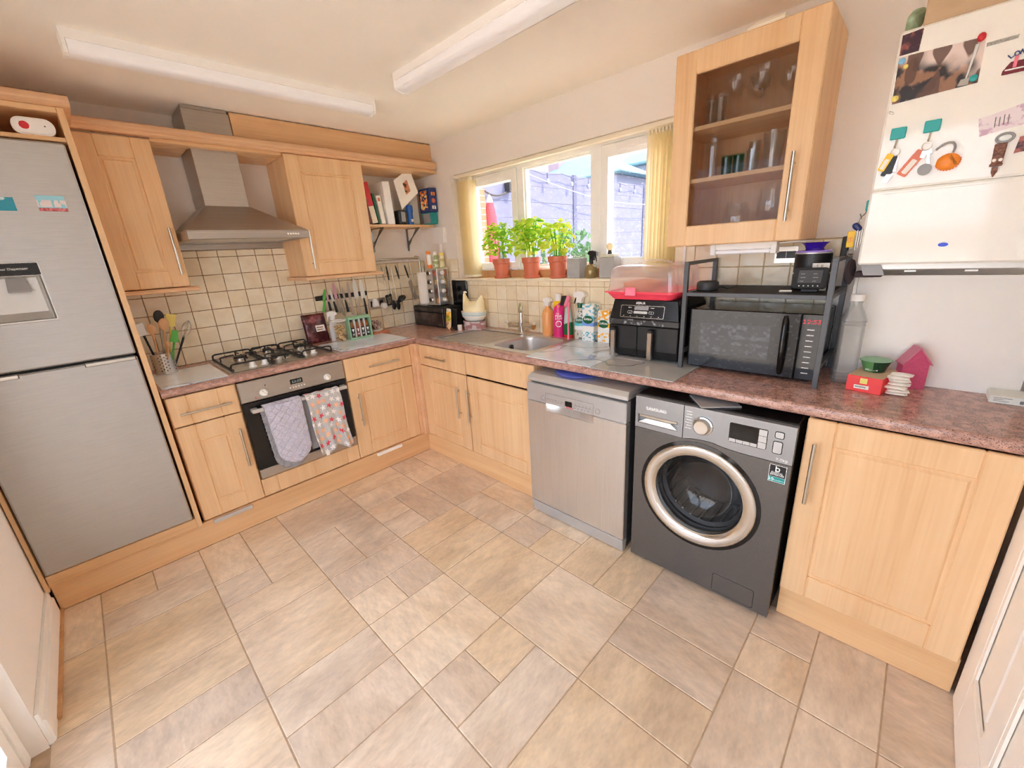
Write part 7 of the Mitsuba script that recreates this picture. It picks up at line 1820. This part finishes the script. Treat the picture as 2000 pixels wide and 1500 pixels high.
part(t, 'roof', hull(bx(-4.25, -0.5, 10.25, 14.4, 3.75, 3.80, 0), bx(-2.9, -1.9, 12.0, 12.6, 5.05, 5.1, 0)), 'far_roof')
k = part(t, 'window', bx(-3.75, -3.05, 10.45, 10.51, 2.75, 3.55, 0.01), 'upvc')
put(key_for(f'{k}__pane'), [bx(-3.70, -3.42, 10.44, 10.451, 2.80, 3.50, 0.0), bx(-3.38, -3.10, 10.44, 10.451, 2.80, 3.50, 0.0)], 'sky_blue')
t = thing('garden_shrub', 'pale green shrub in the garden behind the rightmost basil pot', 'shrub')
ms = []
for q in range(700):
    a, b, r = rng.uniform(0, 6.28), math.acos(rng.uniform(-1, 1)), rng.uniform(0.4, 1) ** 0.5
    l = trimesh.Trimesh(leafv * 0.075, leaff, process=False)
    l.apply_transform(trimesh.transformations.euler_matrix(*rng.uniform(-1.5, 1.5, 3)))
    l.apply_translation([-0.35 + 0.50 * r * math.sin(b) * math.cos(a), 2.6 + 0.40 * r * math.sin(b) * math.sin(a), 1.10 + 0.66 * r * math.cos(b)])
    ms.append(l)
part(t, 'foliage', ms, 'shrub_leaf', kind='stuff')
thinleaf('shrub_leaf', (96, 130, 96), 0.6)
part(t, 'trunk', tube([[-0.35, 2.6, -0.18], [-0.35, 2.6, 0.9]], 0.04, 8), 'brown')
single('planter', 'pinkish clay trough on the outer sill behind the pots', 'planter', [bx(1.15, 1.70, 0.20, 0.31, 1.2885, 1.372, 0.004)], 'terracotta')
# water spots dried on the window panes
sp_ = []
for q in range(900):
    x0, x1, lo, hi = ((1.15, 1.66, 1.37, 1.90), (1.81, 2.10, 1.41, 1.88))[int(q % 3 == 0)]
    u, v, r = rng.uniform(x0, x1), lo + (hi - lo) * rng.uniform(0, 1) ** 1.7, rng.uniform(0.0008, 0.0024)
    a = np.arange(6) * np.pi / 3
    V = np.vstack([[[u, 0.1452, v]], np.stack([u + r * np.cos(a), np.full(6, 0.1452), v + r * np.sin(a) * rng.uniform(0.8, 1.6)], 1)])
    sp_.append(trimesh.Trimesh(V, np.array([[0, 1 + i, 1 + (i + 1) % 6] for i in range(6)]), process=False))
part('window_1', 'water_spots', sp_, 'spot', kind='stuff', label='dried water spots on the panes')
thinleaf('spot', (240, 242, 246), 1.3)
